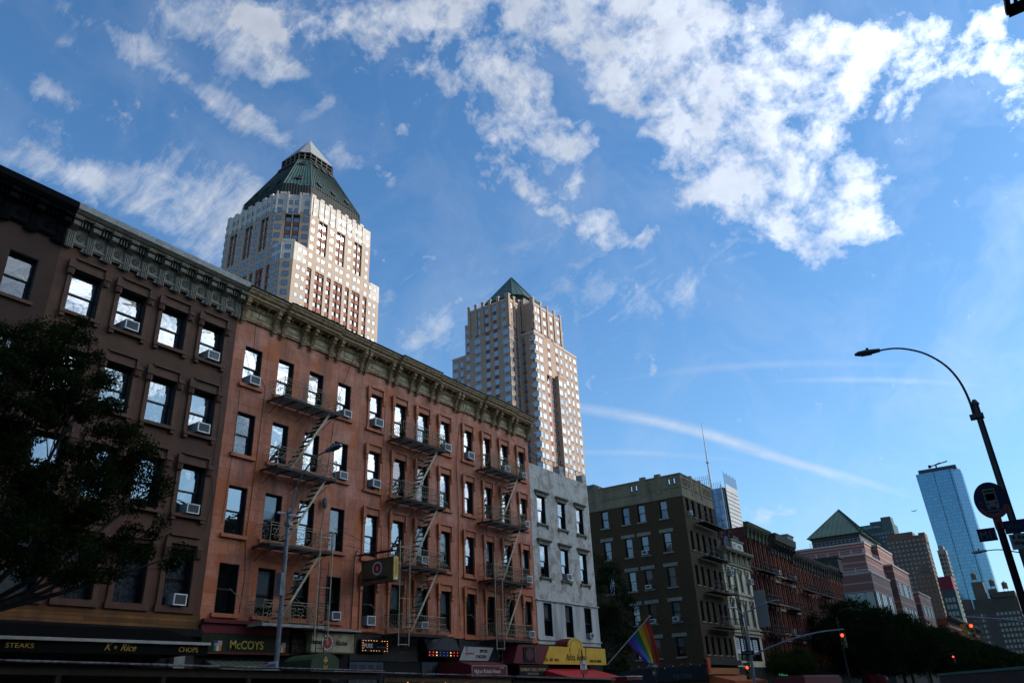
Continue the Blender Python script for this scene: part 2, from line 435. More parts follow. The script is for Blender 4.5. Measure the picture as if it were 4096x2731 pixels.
# ---------------------------------------------------------------- shared materials
def stucco(name, c1, c2, cpatch, mortar, bw, bh, ms, pale=(.5, .27, .2), pale_amt=.5, bmp=.25, dark=(.10, .035, .02)):
    """painted stucco scored into blocks, with repainted rectangular patches, pale worn areas and run marks"""
    m, nt, bs = newmat(name); setv(bs, Roughness=.62); bs.inputs['Specular IOR Level'].default_value = .35
    v = wallco(nt)
    b = N(nt, 'ShaderNodeTexBrick'); b.offset = .37
    setv(b, Scale=1.0, Color1=col4(c1), Color2=col4(c2), Mortar=col4(mortar)); b.inputs['Mortar Size'].default_value = ms
    b.inputs['Brick Width'].default_value = bw; b.inputs['Row Height'].default_value = bh; b.inputs['Mortar Smooth'].default_value = .5
    nt.links.new(v, b.inputs['Vector'])
    p = N(nt, 'ShaderNodeTexBrick'); p.offset = .43; p.offset_frequency = 2; p.squash = 1.6; p.squash_frequency = 3
    setv(p, Scale=1.0, Color1=(0, 0, 0, 1), Color2=(1, 1, 1, 1), Mortar=(0, 0, 0, 1)); p.inputs['Mortar Size'].default_value = 0
    p.inputs['Brick Width'].default_value = bw * 1.15; p.inputs['Row Height'].default_value = bh * 3
    nt.links.new(v, p.inputs['Vector'])
    pf = ramp(nt, p.outputs['Color'], .52, .66)
    c = mix(nt, pf, b.outputs['Color'], cpatch)
    n1 = noise(nt, objco(nt), .55, 7, .62, .6)
    c = mix(nt, ramp(nt, n1, .5, .66, (0, 0, 0), (pale_amt,) * 3), c, pale)
    n2 = noise(nt, objco(nt, (1, 1, .16)), 1.7, 7, .66)
    c = mix(nt, ramp(nt, n2, .46, .70, (0, 0, 0), (.7,) * 3), c, dark)
    n3 = noise(nt, objco(nt), 7, 6, .7)
    c = mix(nt, ramp(nt, n3, .4, .75, (0, 0, 0), (.35,) * 3), c, dark)
    nt.links.new(c, bs.inputs['Base Color'])
    ad = N(nt, 'ShaderNodeMath', operation='MULTIPLY_ADD'); ad.inputs[1].default_value = -1.2
    nt.links.new(b.outputs['Fac'], ad.inputs[0]); nt.links.new(noise(nt, objco(nt), 5, 6, .6), ad.inputs[2])
    bump(nt, bs, ad.outputs[0], bmp, .02)
    return m

m_orange = stucco('orange stucco', (.55, .165, .07), (.44, .12, .05), (.46, .105, .022), (.16, .05, .03), 1.15, .46, .011, pale=(.62, .26, .18), pale_amt=.65)
m_orange_trim = plain('orange trim', (.50, .15, .06), .6, c2=(.33, .09, .04), scale=2.5, streak=True, bmp=.2)
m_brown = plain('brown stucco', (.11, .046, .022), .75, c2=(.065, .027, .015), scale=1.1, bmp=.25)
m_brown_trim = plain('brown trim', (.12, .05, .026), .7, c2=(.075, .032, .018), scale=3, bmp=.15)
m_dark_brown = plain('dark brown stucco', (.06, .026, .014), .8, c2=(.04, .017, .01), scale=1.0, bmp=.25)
m_oc = plain('ochre painted metal', (.42, .26, .125), .6, c2=(.13, .075, .03), scale=6, bmp=.15)
m_gc = plain('grey painted metal', (.21, .17, .12), .55, c2=(.11, .088, .06), scale=5, bmp=.1)
m_gc_light = plain('pale grey metal edge', (.33, .30, .26), .5, c2=(.2, .18, .15), scale=4)
m_bc = plain('black painted metal', (.004, .004, .005), .8, spec=.05, c2=(.007, .006, .006), scale=4)
m_tar = plain('tar roofing', (.03, .028, .026), .9, c2=(.05, .045, .04), scale=2)
m_frame = plain('black window frame', (.008, .007, .008), .45, c2=(.014, .012, .012))
m_frame_dk = plain('grey window frame', (.05, .05, .055), .45, c2=(.03, .03, .03))
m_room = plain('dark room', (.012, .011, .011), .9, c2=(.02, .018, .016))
m_blind = plain('window blind', (.42, .42, .40), .8, c2=(.30, .30, .29), scale=4)
m_curtain = plain('curtain', (.36, .35, .34), .8, c2=(.12, .12, .13), scale=9, lo=.4, hi=.6)
m_blue = plain('blue paper', (.02, .05, .25), .6)
m_glass = glassmat('old window glass', (.96, .98, 1), .32, .010, wscale=.8)
m_glass2 = glassmat('dusty window glass', (.75, .8, .85), .16, .01, rough=.08)
m_iron = plain('rusty painted iron', (.34, .27, .155), .6, c2=(.16, .115, .065), scale=8, spec=.4)
m_iron_tan = plain('tan painted iron', (.46, .38, .24), .55, c2=(.28, .22, .13), scale=7, spec=.4)
m_iron_dk = plain('dark iron', (.035, .027, .02), .65, c2=(.02, .016, .013), scale=8)
m_black = plain('black paint', (.004, .004, .0045), .6, spec=.15)
m_wire = plain('black cable', (.008, .008, .008), .6)
m_white = plain('white plastic', (.78, .78, .75), .45, c2=(.6, .6, .56), scale=9)
m_dgrey = plain('dark grille', (.06, .065, .07), .5, c2=(.035, .038, .042), scale=30)
m_steel = plain('galvanised steel', (.32, .33, .34), .35, metal=.6, c2=(.22, .23, .24), scale=6)
m_wpaint = None

def wall_open(mb, F, u0, u1, z0, z1, ops, depth=.26, room=.35, n=0.0, mi=0, mroom=1, mrev=None):
    """wall sheet with real openings, reveals and a dark room behind each"""
    if mrev is None: mrev = mi
    us = sorted(set([u0, u1] + [o[0] for o in ops] + [o[1] for o in ops])); zs = sorted(set([z0, z1] + [o[2] for o in ops] + [o[3] for o in ops]))
    us = [x for x in us if u0 - 1e-6 <= x <= u1 + 1e-6]; zs = [x for x in zs if z0 - 1e-6 <= x <= z1 + 1e-6]
    for j in range(len(zs) - 1):
        run = None
        for i in range(len(us)):
            solid = False
            if i < len(us) - 1:
                uc = (us[i] + us[i + 1]) / 2; zc = (zs[j] + zs[j + 1]) / 2
                solid = not any(o[0] < uc < o[1] and o[2] < zc < o[3] for o in ops)
            if solid and run is None: run = us[i]
            if not solid and run is not None:
                mb.face([F.P(run, zs[j], n), F.P(us[i], zs[j], n), F.P(us[i], zs[j + 1], n), F.P(run, zs[j + 1], n)], mi); run = None
    for a, b, c, d in [o[:4] for o in ops]:
        m1 = n - depth; m2 = m1 - room
        for (p, q) in (((a, c), (a, d)), ((a, d), (b, d)), ((b, d), (b, c)), ((b, c), (a, c))):
            mb.face([F.P(p[0], p[1], n), F.P(q[0], q[1], n), F.P(q[0], q[1], m1), F.P(p[0], p[1], m1)], mrev)
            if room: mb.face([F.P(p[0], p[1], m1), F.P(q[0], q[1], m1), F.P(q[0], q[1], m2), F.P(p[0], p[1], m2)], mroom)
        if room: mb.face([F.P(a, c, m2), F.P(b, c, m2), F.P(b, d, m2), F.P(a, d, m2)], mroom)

CACHE = {}
def window(parent, F, u0, u1, z0, z1, depth=.26, style='sash', blind=0, glass=None, frame=None, liner=True, n=0.0, split=.5, curtain=False, name='window', bcol=None, detail=True):
    """window (frame) > pane, blind; meshes are shared between equal windows"""
    glass = glass or m_glass; frame = frame or m_frame
    w_, h_ = round(u1 - u0, 2), round(z1 - z0, 2)
    F0 = Frame((0, 0, 0), F.u, F.n)
    var = random.randrange(3)
    k = (w_, h_, depth, style, F.key(), glass.name, frame.name, liner, split, detail, var)
    if k not in CACHE:
        rs = random.Random(var * 91 + 5)
        mb = MB(); fw = .05; g = .002
        a, b, c, d = g, w_ - g, g, h_ - g
        if liner:      # dark lining of the reveal
            t = .025
            for q in ((a, a + t, c, d), (b - t, b, c, d), (a + t, b - t, d - t, d)):
                mb.fbox(F0, q[0], q[1], q[2], q[3], -depth - .02, -.035)
            a += t; b -= t; d -= t
        n0, n1 = -depth - .05, -depth + .03
        if style == 'sash':
            zm = c + (d - c) * split
            for (lo, hi, off) in ((zm - fw / 2, d, .035), (c, zm + fw / 2, -.01)):
                for q in ((a, a + fw, lo, hi), (b - fw, b, lo, hi), (a + fw, b - fw, lo, lo + fw), (a + fw, b - fw, hi - fw, hi)):
                    mb.fbox(F0, q[0], q[1], q[2], q[3], n0 + off, n0 + off + .035)
            sashes = ((zm - fw / 2, d, .035), (c, zm + fw / 2, -.01))
        else:
            cols = int(style[4:] or 1) if style.startswith('grid') else 1
            for q in ((a, a + fw, c, d), (b - fw, b, c, d), (a + fw, b - fw, c, c + fw), (a + fw, b - fw, d - fw, d)):
                mb.fbox(F0, q[0], q[1], q[2], q[3], n0, n1)
            for i in range(1, cols):
                x = a + (b - a) * i / cols
                mb.fbox(F0, x - fw / 2, x + fw / 2, c + fw, d - fw, n0, n1)
            sashes = ((c, d, 0),)
        fm = mb.mesh('window', frame)
        gm = MB()
        for lo, hi, off in sashes:
            t1, t2 = rs.uniform(-.006, .006), rs.uniform(-.008, .008)
            zz = n0 + off + .017
            gm.face([F0.P(a + fw * .6, lo + fw * .6, zz - t1), F0.P(b - fw * .6, lo + fw * .6, zz + t1), F0.P(b - fw * .6, hi - fw * .6, zz + t1 + t2), F0.P(a + fw * .6, hi - fw * .6, zz - t1 + t2)])
        CACHE[k] = (fm, gm.mesh('pane', glass))
    fm, gm = CACHE[k]
    wo = child(name, fm, parent, F.P(u0, z0, n)); child('pane', gm, wo, F.P(u0, z0, n))
    if blind or curtain:
        kb = ('b', w_, h_, depth, F.key(), round(blind, 2), curtain, (bcol or m_blind).name)
        if kb not in CACHE:
            mb = MB()
            if blind:
                mb.fbox(F0, .05, w_ - .05, h_ * (1 - blind), h_ - .04, -depth - .09, -depth - .08)
            else:
                k_ = 14
                for i in range(k_):
                    x0 = .05 + (w_ - .1) * i / k_; x1 = .05 + (w_ - .1) * (i + 1) / k_
                    if curtain == 'half' and x0 > w_ * .62: break
                    mb.face([F0.P(x0, .06, -depth - .1 - .05 * (i % 2)), F0.P(x1, .06, -depth - .1 - .05 * ((i + 1) % 2)), F0.P(x1, h_ - .05, -depth - .1 - .03 * ((i + 1) % 2)), F0.P(x0, h_ - .05, -depth - .1 - .03 * (i % 2))])
            CACHE[kb] = mb.mesh('blind', bcol or (m_curtain if curtain else m_blind))
        child('blind' if not curtain else 'curtain', CACHE[kb], wo, F.P(u0, z0, n))
    return wo

def shell(mb, F, u0, u1, z0, z1, back, mi=0, roof=None, top=True):
    """sides, back and roof of a building behind a facade sheet"""
    p = lambda u_, z_, n_: F.P(u_, z_, n_)
    mb.face([p(u0, z0, -back), p(u0, z0, 0), p(u0, z1, 0), p(u0, z1, -back)], mi)
    mb.face([p(u1, z0, 0), p(u1, z0, -back), p(u1, z1, -back), p(u1, z1, 0)], mi)
    mb.face([p(u1, z0, -back), p(u0, z0, -back), p(u0, z1, -back), p(u1, z1, -back)], mi)
    if top: mb.face([p(u0, z1, -back), p(u0, z1, 0), p(u1, z1, 0), p(u1, z1, -back)], mi if roof is None else roof)

# ------------------------------------------------- air conditioners
AC = {}
def ac_unit(F, uc, zb, label, size=(.50, .36), proj=.25, style=0, room=(None, None)):
    """box unit sitting in the lower sash, front grille outwards"""
    k = (F.key(), size, style)
    if k not in AC:
        F0 = Frame((0, 0, 0), F.u, F.n); w_, h_ = size
        r_ = root('air_conditioner', (0, 0, 0), label, 'air conditioner', 'window air conditioners')
        c = MB(); c.fbox(F0, -w_ / 2, w_ / 2, 0, h_, -.28, proj - .03, 1)
        fw = .035
        for q in ((-w_ / 2 - .005, -w_ / 2 + fw, -.005, h_ + .005), (w_ / 2 - fw, w_ / 2 + .005, -.005, h_ + .005), (-w_ / 2 + fw, w_ / 2 - fw, -.005, fw), (-w_ / 2 + fw, w_ / 2 - fw, h_ - fw, h_ + .005)):
            c.fbox(F0, q[0], q[1], q[2], q[3], proj - .03, proj + .01, 0)
        c.build('casing', [m_white, plain('casing side', (.30, .30, .29), .5)], r_)
        g = MB()
        g.fbox(F0, -w_ / 2 + fw, w_ / 2 - fw, fw, h_ - fw, proj - .05, proj - .012)
        if style != 1:
            for i in range(1, 6): g.fbox(F0, -w_ / 2 + fw, w_ / 2 - fw, fw + (h_ - 2 * fw) * i / 6 - .004, fw + (h_ - 2 * fw) * i / 6 + .004, proj - .012, proj - .004, 1)
            for i in range(1, 8): 
                x = -w_ / 2 + fw + (w_ - 2 * fw) * i / 8; g.fbox(F0, x - .003, x + .003, fw, h_ - fw, proj - .012, proj - .006, 1)
        g.build('grille', [m_dgrey, plain('grille bars', (.13, .14, .14) if style != 2 else (.4, .4, .38), .5)], r_)
        if style != 1:
            b = MB(); b.tube([F0.P(-.05, -.02, proj - .1), F0.P(-.02, -.16, .02)], .022, 4); b.build('bracket', m_steel, r_)
        AC[k] = r_; r_.location = F.P(uc, zb, 0); ORG[r_.name] = Vector(r_.location); r_['label'] = label
        return r_
    q_ = dup_tree(AC[k], F.P(uc + random.uniform(-.04, .04), zb, 0), label); s_ = random.uniform(.9, 1.08)
    q_.scale = (random.uniform(.85, 1.1), s_, s_ * random.uniform(.92, 1.05)); q_.rotation_euler = (random.uniform(-.02, .02), random.uniform(0, .05) if abs(F.n.x) > .5 else 0, random.uniform(-.04, .04)); return q_

# ================================================================= the row on the far side of the avenue
XF = -25.0
FR = FX(XF)
ORD = ['first', 'second', 'third', 'fourth', 'fifth']
FLO = ['top', 'second', 'third', 'fourth', 'fifth']

# ---- brown building (B1) ----
B1 = root('brown_tenement', (XF, 9.75, 0), 'dark brown stuccoed tenement with grey bracketed cornice, black awning at its foot', 'building', 'tenements in the row across the avenue')
cols1 = [(10.3, 11.33), (12.02, 13.05), (13.72, 14.75), (15.44, 16.46)]
rows1 = [(14.17, 15.76), (11.15, 12.87), (8.12, 9.9), (4.97, 6.92)]
mb = MB(); ops = [(a, b, c, d) for a, b in cols1 for c, d in rows1]
wall_open(mb, FR, 9.75, 17.0, 4.76, 17.6, ops, .26)
shell(mb, FR, 9.75, 17.0, 0, 17.6, 14, 0, 2)
mb.face([FR.P(9.75, 0, 0), FR.P(17, 0, 0), FR.P(17, 4.26, 0), FR.P(9.75, 4.26, 0)], 2)
mb.build('wall', [m_brown, m_room, m_tar], B1)
m_rust = brickmat('rusty siding', (.30, .13, .035), (.15, .06, .02), (.03, .015, .01), 1.9, .115, .006, .8, stain=(.06, .035, .02), off=.3)
mb = MB(); mb.fbox(FR, 9.75, 17.0, 4.25, 4.75, -.05, .05); mb.build('siding', m_rust, B1)
def hood_surround(F, u0, u1, z0, z1, mat, parent, brown=True):
    a, b = u0, u1; mb = MB(); t = .16
    if brown:
        for q in ((a - t, a - .003), (b + .003, b + t)): mb.fbox(F, q[0], q[1], z0 - .02, z1 + .12, -.02, .07)
        mb.fbox(F, a - t - .06, a - .003, z1 - .26, z1 + .32, .072, .15); mb.fbox(F, b + .003, b + t + .06, z1 - .26, z1 + .14, .072, .15)      # ears with flutes
        for s0 in (a - t - .03, b + .03):
            for i in range(4): mb.fbox(F, s0 + .035 * i, s0 + .035 * i + .018, z1 - .25, z1 - .02, .152, .172)
        mb.fbox(F, a - t - .09, a + .0, z1 - .02, z1 + .05, .152, .2); mb.fbox(F, b + .0, b + t + .09, z1 - .02, z1 + .05, .152, .2)
        mb.fbox(F, a - .003, b + .003, z1 + .01, z1 + .34, -.02, .10)
        mb.fbox(F, a - .04, b + .06, z1 + .342, z1 + .40, -.02, .19)
        mb.fbox(F, b + .0, b + .08, z1 + .142, z1 + .34, -.02, .17)
        mb.fbox(F, a - t - .02, b + t + .02, z0 - .14, z0 - .022, -.02, .16)
        for s0 in (a - t + .0, b + .0): mb.fbox(F, s0, s0 + .16, z0 - .26, z0 - .142, -.02, .13)
    else:
        for q in ((a - .13, a - .003), (b + .003, b + .13)): mb.fbox(F, q[0], q[1], z0 - .12, z1 + .05, -.02, .06)
        for q, zt in (((a - .20, a - .003), .36), ((b + .003, b + .18), .08)):
            mb.fbox(F, q[0], q[1], z1 - .18, z1 + zt, .062, .14); 
            mb.extr(F, q[0] + .03, q[1] - .02, [(.062, z1 - .18), (.13, z1 - .18), (.10, z1 - .3), (.125, z1 - .36), (.09, z1 - .44), (.062, z1 - .46)])
        mb.fbox(F, a - .003, b + .003, z1 + .01, z1 + .3, -.02, .09)
        mb.fbox(F, a - .03, b + .08, z1 + .302, z1 + .38, -.02, .17)
        mb.fbox(F, b + .0, b + .08, z1 + .082, z1 + .3, -.02, .15)
        mb.fbox(F, a - .22, b + .2, z0 - .24, z0 - .122, -.02, .12)
    return mb.build('window_surround', mat, parent)
bl = {(0, 0): .45, (0, 2): 0, (1, 1): .0, (1, 2): 1, (1, 3): .6, (2, 0): .9, (3, 0): 1}
for i, (a, b) in enumerate(cols1):
    for j, (c, d) in enumerate(rows1):
        cu = 'full' if (j, i) in ((3, 2), (3, 3), (1, 2), (3, 1)) else False
        window(B1, FR, a, b, c, d, .26, blind=0 if cu else bl.get((j, i), random.choice([0, .3, .5, 0])), curtain=cu, glass=m_glass if j < 3 else m_glass2)
        if j < 3: hood_surround(FR, a, b, c, d, m_brown_trim, B1)
mb = MB()
for a, b in cols1:
    for q in ((a - .19, a - .003), (b + .003, b + .19)): mb.fbox(FR, q[0], q[1], 4.78, 7.05, -.02, .07)
    mb.fbox(FR, a - .16, b + .16, 7.052, 7.3, -.02, .1); mb.fbox(FR, a - .06, b + .08, 7.302, 7.38, -.02, .18)
    mb.fbox(FR, a - .24, b + .22, 4.76, 4.965, .002, .12)
    for s0 in (a - .2, b + .02):
        mb.fbox(FR, s0, s0 + .2, 6.6, 7.05, .072, .15)
        for i in range(4): mb.fbox(FR, s0 + .02 + .042 * i, s0 + .04 + .042 * i, 6.62, 6.92, .152, .17)
mb.build('parlour_surrounds', m_brown_trim, B1)

def grey_cornice(parent, F, u0, u1, npil, mats, zb=16.6):
    mb = MB()
    mb.fbox(F, u0, u1, zb + .12, 17.62, .003, .08)
    for k, (z, p) in enumerate(((zb, .12), (zb + .05, .16), (zb + .1, .13))): mb.fbox(F, u0, u1, z, z + .045, .082, p)
    prof = [(.0, 17.55), (.42, 17.55), (.46, 17.62), (.52, 17.64), (.62, 17.74), (.62, 17.98), (.55, 18.02), (0, 18.06)]
    mb.extr(F, u0, u1, prof, 0)
    mb.fbox(F, u0, u1, 17.75, 17.99, .622, .64, 1)
    for i in range(npil * 6):       # ribbed soffit behind the brackets
        x = u0 + (u1 - u0) * (i + .5) / (npil * 6); mb.fbox(F, x - .02, x + .02, 17.3, 17.548, .082, .3)
    c = mb.build('cornice', mats, parent)
    st = (u1 - u0 - .3) / (npil - 1)
    b = MB(); F0 = Frame((0, 0, 0), F.u, F.n)
    b.fbox(F0, -.14, .14, -.68, .0, .08, .15)
    for i in range(4): b.fbox(F0, -.115 + .065 * i, -.085 + .065 * i, -.66, -.02, .152, .19)
    b.extr(F0, -.12, .12, [(.08, .002), (.2, .002), (.42, .12), (.44, .26), (.36, .32), (.08, .32)])
    b.extr(F0, -.15, .15, [(.082, .322), (.5, .322), (.54, .40), (.5, .46), (.082, .46)])
    bm = b.mesh('bracket', mats[0])
    d = MB()
    for i in range(6): 
        an = i * math.pi / 3; d.tube([F0.P(.03 * math.cos(an), .03 * math.sin(an), .1), F0.P(.12 * math.cos(an), .12 * math.sin(an), .11)], .02, 4)
    d.ring(F0.P(0, 0, .1), .13, .014, F0.u, (0, 0, 1), 12, 4)
    dm = d.mesh('rosette', mats[0])
    e = MB()
    for i in range(3): e.fbox(F0, -.12 + .085 * i, -.06 + .085 * i, 0, .05, .0, .13)
    e.fbox(F0, -.14, .14, -.06, -.002, 0, .1); em = e.mesh('dentil_block', mats[1])
    for i in range(npil):
        x = u0 + .15 + st * i; child('bracket', bm, c, F.P(x, 17.12, 0))
        mbx = MB(); 
        if i < npil - 1: child('rosette', dm, c, F.P(x + st / 2, 16.98, 0))
        if i: child('dentil_block', em, c, F.P(x - .1, zb - .055, 0))
    return c
grey_cornice(B1, FR, 9.76, 17.0, 11, [m_gc, m_gc_light])

# ---- dark building at the left edge (B0) ----
B0 = root('dark_tenement', (XF, 2.4, 0), 'very dark brown tenement with a black cornice at the left edge of the photo', 'building', 'tenements in the row across the avenue')
cols0 = [(3.0, 4.0), (4.65, 5.65), (6.35, 7.35), (8.28, 9.2)]
rows0 = [(14.0, 15.6), (11.1, 12.8), (8.1, 9.9), (5.0, 6.9)]
mb = MB(); ops = [(a, b, c, d) for a, b in cols0 for c, d in rows0]
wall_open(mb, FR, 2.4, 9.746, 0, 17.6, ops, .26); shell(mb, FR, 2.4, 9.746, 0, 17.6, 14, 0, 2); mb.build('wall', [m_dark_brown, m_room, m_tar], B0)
for i, (a, b) in enumerate(cols0):
    for j, (c, d) in enumerate(rows0):
        window(B0, FR, a, b, c, d, .26, blind=(0, .5, .9, .3)[(i + j) % 4] if j else 0, glass=m_glass2)
        s_ = MB(); s_.fbox(FR, a - .1, b + .1, c - .12, c - .003, -.02, .1); s_.build('window_sill', m_brown_trim, B0)
grey_cornice(B0, FR, 2.4, 9.74, 9, [m_bc, m_bc])

# ---- the three orange tenements ----
def ochre_cornice(parent, F, u0, u1):
    zt = 17.8; W_ = u1 - u0; mb = MB()
    c0, c1 = u0 + W_ * .29, u0 + W_ * .72
    mb.fbox(F, u0, u1, 16.62, 17.40, .003, .06)          # frieze
    for z, p in ((16.55, .10), (16.62, .13), (16.70, .09)): mb.fbox(F, u0, u1, z, z + .06, .062, p)
    mb.fbox(F, u0, u1, 17.12, 17.17, .062, .12)
    nd = int(W_ / .105)
    for i in range(nd):
        x = u0 + .05 + (W_ - .1) * i / nd; mb.fbox(F, x, x + .055, 17.17, 17.30, .062, .16)
    def crown(a, b, k):
        mb.extr(F, a, b, [(0, 17.38), (.40 + k, 17.38), (.44 + k, 17.44), (.5 + k, 17.46), (.52 + k, 17.56), (.60 + k, 17.60), (.66 + k, 17.72), (.70 + k, 17.74), (.70 + k, 17.79), (0, 17.83)])
        mb.fbox(F, a - .004, b + .004, 17.832, 17.87, -.05, .73 + k, 1)
    crown(u0, c0 - .005, 0); crown(c0, c1, .13); crown(c1 + .005, u1, 0)
    c = mb.build('cornice', [m_oc, m_tar], parent)
    bp = [u0 + .14, c0 - .33, c0 + .16, u0 + W_ * .505 - .27, u0 + W_ * .505 + .27, c1 - .16, c1 + .33, u1 - .14]
    F0 = Frame((0, 0, 0), F.u, F.n); b = MB()
    prof = [(.06, 0), (.12, .02), (.14, .12), (.11, .30), (.13, .42), (.22, .56), (.36, .62), (.44, .72), (.47, .84), (.45, .93), (.06, .93)]
    b.extr(F0, -.085, .085, prof)
    for s_ in (-.06, 0, .06): b.extr(F0, s_ - .014, s_ + .014, [(n_ + .02, z_) for n_, z_ in prof[1:-1]])
    for z_, n_, r_ in ((.80, .44, .07), (.64, .36, .06)): b.tube([F0.P(-.10, z_, n_), F0.P(.10, z_, n_)], r_, 7)
    b.fbox(F0, -.11, .11, .27, .32, .06, .2); b.fbox(F0, -.12, .12, -.03, .0, .06, .2); b.fbox(F0, -.1, .1, .90, .95, .06, .5)
    b.fbox(F0, -.05, .05, -.12, -.032, .06, .12); b.fbox(F0, -.03, .03, -.16, -.122, .06, .10)
    bm = b.mesh('bracket', m_oc)
    for x in bp: child('bracket', bm, c, F.P(x, 16.46, 0))
    mo = MB(); mo.extr(F0, -.05, .05, [(.16, -.02), (.24, -.02), (.36, .05), (.38, .1), (.16, .1)]); mom = mo.mesh('modillion', m_oc)
    pm = MB(); pm.fbox(F0, -.32, .32, 0, .2, .062, .085); pmm = pm.mesh('frieze_panel', plain('frieze panel', (.40, .33, .17), .6, c2=(.25, .2, .1), scale=3))
    for q0, q1 in zip(bp[:-1], bp[1:]):
        if q1 - q0 > .8:
            for k in (.3, .7): child('modillion', mom, c, F.P(q0 + (q1 - q0) * k, 17.28, 0))
            child('frieze_panel', pmm, c, F.P((q0 + q1) / 2, 16.84, 0))
    return c

OS = [('O1', 17.004, 24.25, [(17.56, 18.43), (19.3, 20.15), (21.05, 21.88), (22.79, 23.62)], [(13.75, 15.45), (10.8, 12.55), (7.68, 9.54), (4.85, 6.62)]),
      ('O2', 24.254, 31.65, [(24.87, 25.7), (26.62, 27.5), (28.38, 29.28), (30.2, 31.05)], [(13.82, 15.48), (10.82, 12.57), (7.7, 9.54), (4.74, 6.6)]),
      ('O3', 31.654, 39.0, [(32.3, 33.1), (34.1, 34.85), (35.85, 36.65), (37.7, 38.45)], [(13.83, 15.5), (10.84, 12.56), (7.64, 9.53), (4.66, 6.62)])]
olab = {'O1': 'orange stuccoed tenement beside the brown one, its plain windows without raised surrounds',
        'O2': 'middle one of the three orange tenements, over the sign ringed by bulbs',
        'O3': 'orange tenement touching the narrow whitish building, with a bow-barred fire escape'}
OB = {}
oblind = {('O1', 1, 0): .45, ('O1', 2, 0): 0, ('O2', 0, 1): 0}
for key, u0, u1, cols, rows in OS:
    o = root('orange_tenement', (XF, u0, 0), olab[key], 'building', 'tenements in the row across the avenue'); OB[key] = o
    mb = MB(); ops = [(a, b, c, d) for a, b in cols for c, d in rows]; dp = .2 if key == 'O1' else .13
    wall_open(mb, FR, u0, u1, 4.45, 17.4, ops, dp); shell(mb, FR, u0, u1, 0, 17.4, 14, 0, 2)
    mb.face([FR.P(u0, 0, 0), FR.P(u1, 0, 0), FR.P(u1, 4.448, 0), FR.P(u0, 4.448, 0)], 3)
    mb.build('wall', [m_orange, m_room, m_tar, m_black], o)
    for i, (a, b) in enumerate(cols):
        for j, (c, d) in enumerate(rows):
            cu = False
            if key == 'O1' and (j, i) in ((0, 0), (1, 0), (1, 2), (1, 3)): cu = 'full'
            window(o, FR, a, b, c, d, dp, split=.45 if i % 2 else .5, blind=0 if cu else random.choice([0, 0, .35, .6, .5, .8]), curtain=cu, glass=m_glass if j < 3 and random.random() > (0, .15, .4)[min(j, 2)] else m_glass2)
            if key == 'O1':
                s_ = MB(); s_.fbox(FR, a - .16, b + .14, c - .14, c - .003, -.02, .12); s_.build('window_sill', m_orange_trim, o)
            else:
                hood_surround(FR, a, b, c, d, m_orange_trim, o, False)
    mb = MB(); mb.fbox(FR, u0, u1, 4.452, 4.6, .003, .05); mb.build('ledge', m_orange_trim, o)
    ochre_cornice(o, FR, u0 + .02, u1 - .02)

# ---- whitish painted brick building ----
def paintedbrick():
    m, nt, bs = newmat('worn white painted brick'); setv(bs, Roughness=.8)
    v = wallco(nt); b = N(nt, 'ShaderNodeTexBrick')
    setv(b, Scale=1.0, Color1=(.60, .53, .44, 1), Color2=(.48, .43, .36, 1), Mortar=(.30, .29, .27, 1)); b.inputs['Mortar Size'].default_value = .008
    b.inputs['Brick Width'].default_value = .22; b.inputs['Row Height'].default_value = .072; nt.links.new(v, b.inputs['Vector'])
    c = b.outputs['Color']
    n1 = noise(nt, objco(nt), 1.1, 9, .78, .3)
    sp = N(nt, 'ShaderNodeSeparateXYZ'); tcc = N(nt, 'ShaderNodeTexCoord'); nt.links.new(tcc.outputs['Object'], sp.inputs[0])
    c = mix(nt, ramp(nt, n1, .49, .57, (0, 0, 0), (.75,) * 3), c, (.23, .155, .12))
    n2 = noise(nt, objco(nt, (1, 1, .2)), 2.4, 8, .7)
    c = mix(nt, ramp(nt, n2, .52, .72, (0, 0, 0), (.7,) * 3), c, (.15, .14, .13))
    n3 = noise(nt, objco(nt, (1, 1, .5)), 1.1, 9, .75, .3)
    c = mix(nt, ramp(nt, n3, .57, .64, (0, 0, 0), (.8,) * 3), c, (.36, .27, .17))
    nt.links.new(c, bs.inputs['Base Color']); bump(nt, bs, b.outputs['Fac'], -.4, .01); return m
m_wbrick = paintedbrick()
m_wpanel = plain('stained white panel', (.48, .45, .40), .7, c2=(.20, .185, .165), scale=1.6, streak=True, lo=.42, hi=.72)
WB = root('white_brick_building', (XF, 39.0, 0), 'narrow whitish painted brick building with peeling walls above a yellow restaurant sign', 'building', 'tenements in the row across the avenue')
wcols = [(39.75, 40.7), (42.22, 43.15), (44.6, 45.52)]; wrows = [(11.38, 13.1), (8.18, 10.1), (4.86, 6.7)]
mb = MB(); ops = [(a, b, c, d) for a, b in wcols for c, d in wrows[:2]]
wall_open(mb, FR, 39.004, 46.45, 6.86, 15.05, ops, .15)
wall_open(mb, FR, 39.004, 46.45, 4.4, 6.8, [(a, b, wrows[2][0], wrows[2][1]) for a, b in wcols], .15, n=.03, mi=3)
shell(mb, FR, 39.004, 46.45, 0, 14.6, 14, 0, 2)
mb.fbox(FR, 39.004, 46.45, 14.5, 15.05, -.3, -.002)
mb.face([FR.P(39.004, 0, .03), FR.P(46.45, 0, .03), FR.P(46.45, 4.4, .03), FR.P(39.004, 4.4, .03)], 4)
for u_ in (43.05, 46.15): mb.fbox(FR, u_ - .25, u_ + .28, 14.6, 15.65, -.5, -.01)
mb.build('wall', [m_wbrick, m_room, m_tar, m_wpanel, m_black], WB)
m_stone_lint = plain('weathered brownstone', (.20, .17, .12), .8, c2=(.11, .09, .065), scale=5, bmp=.2)
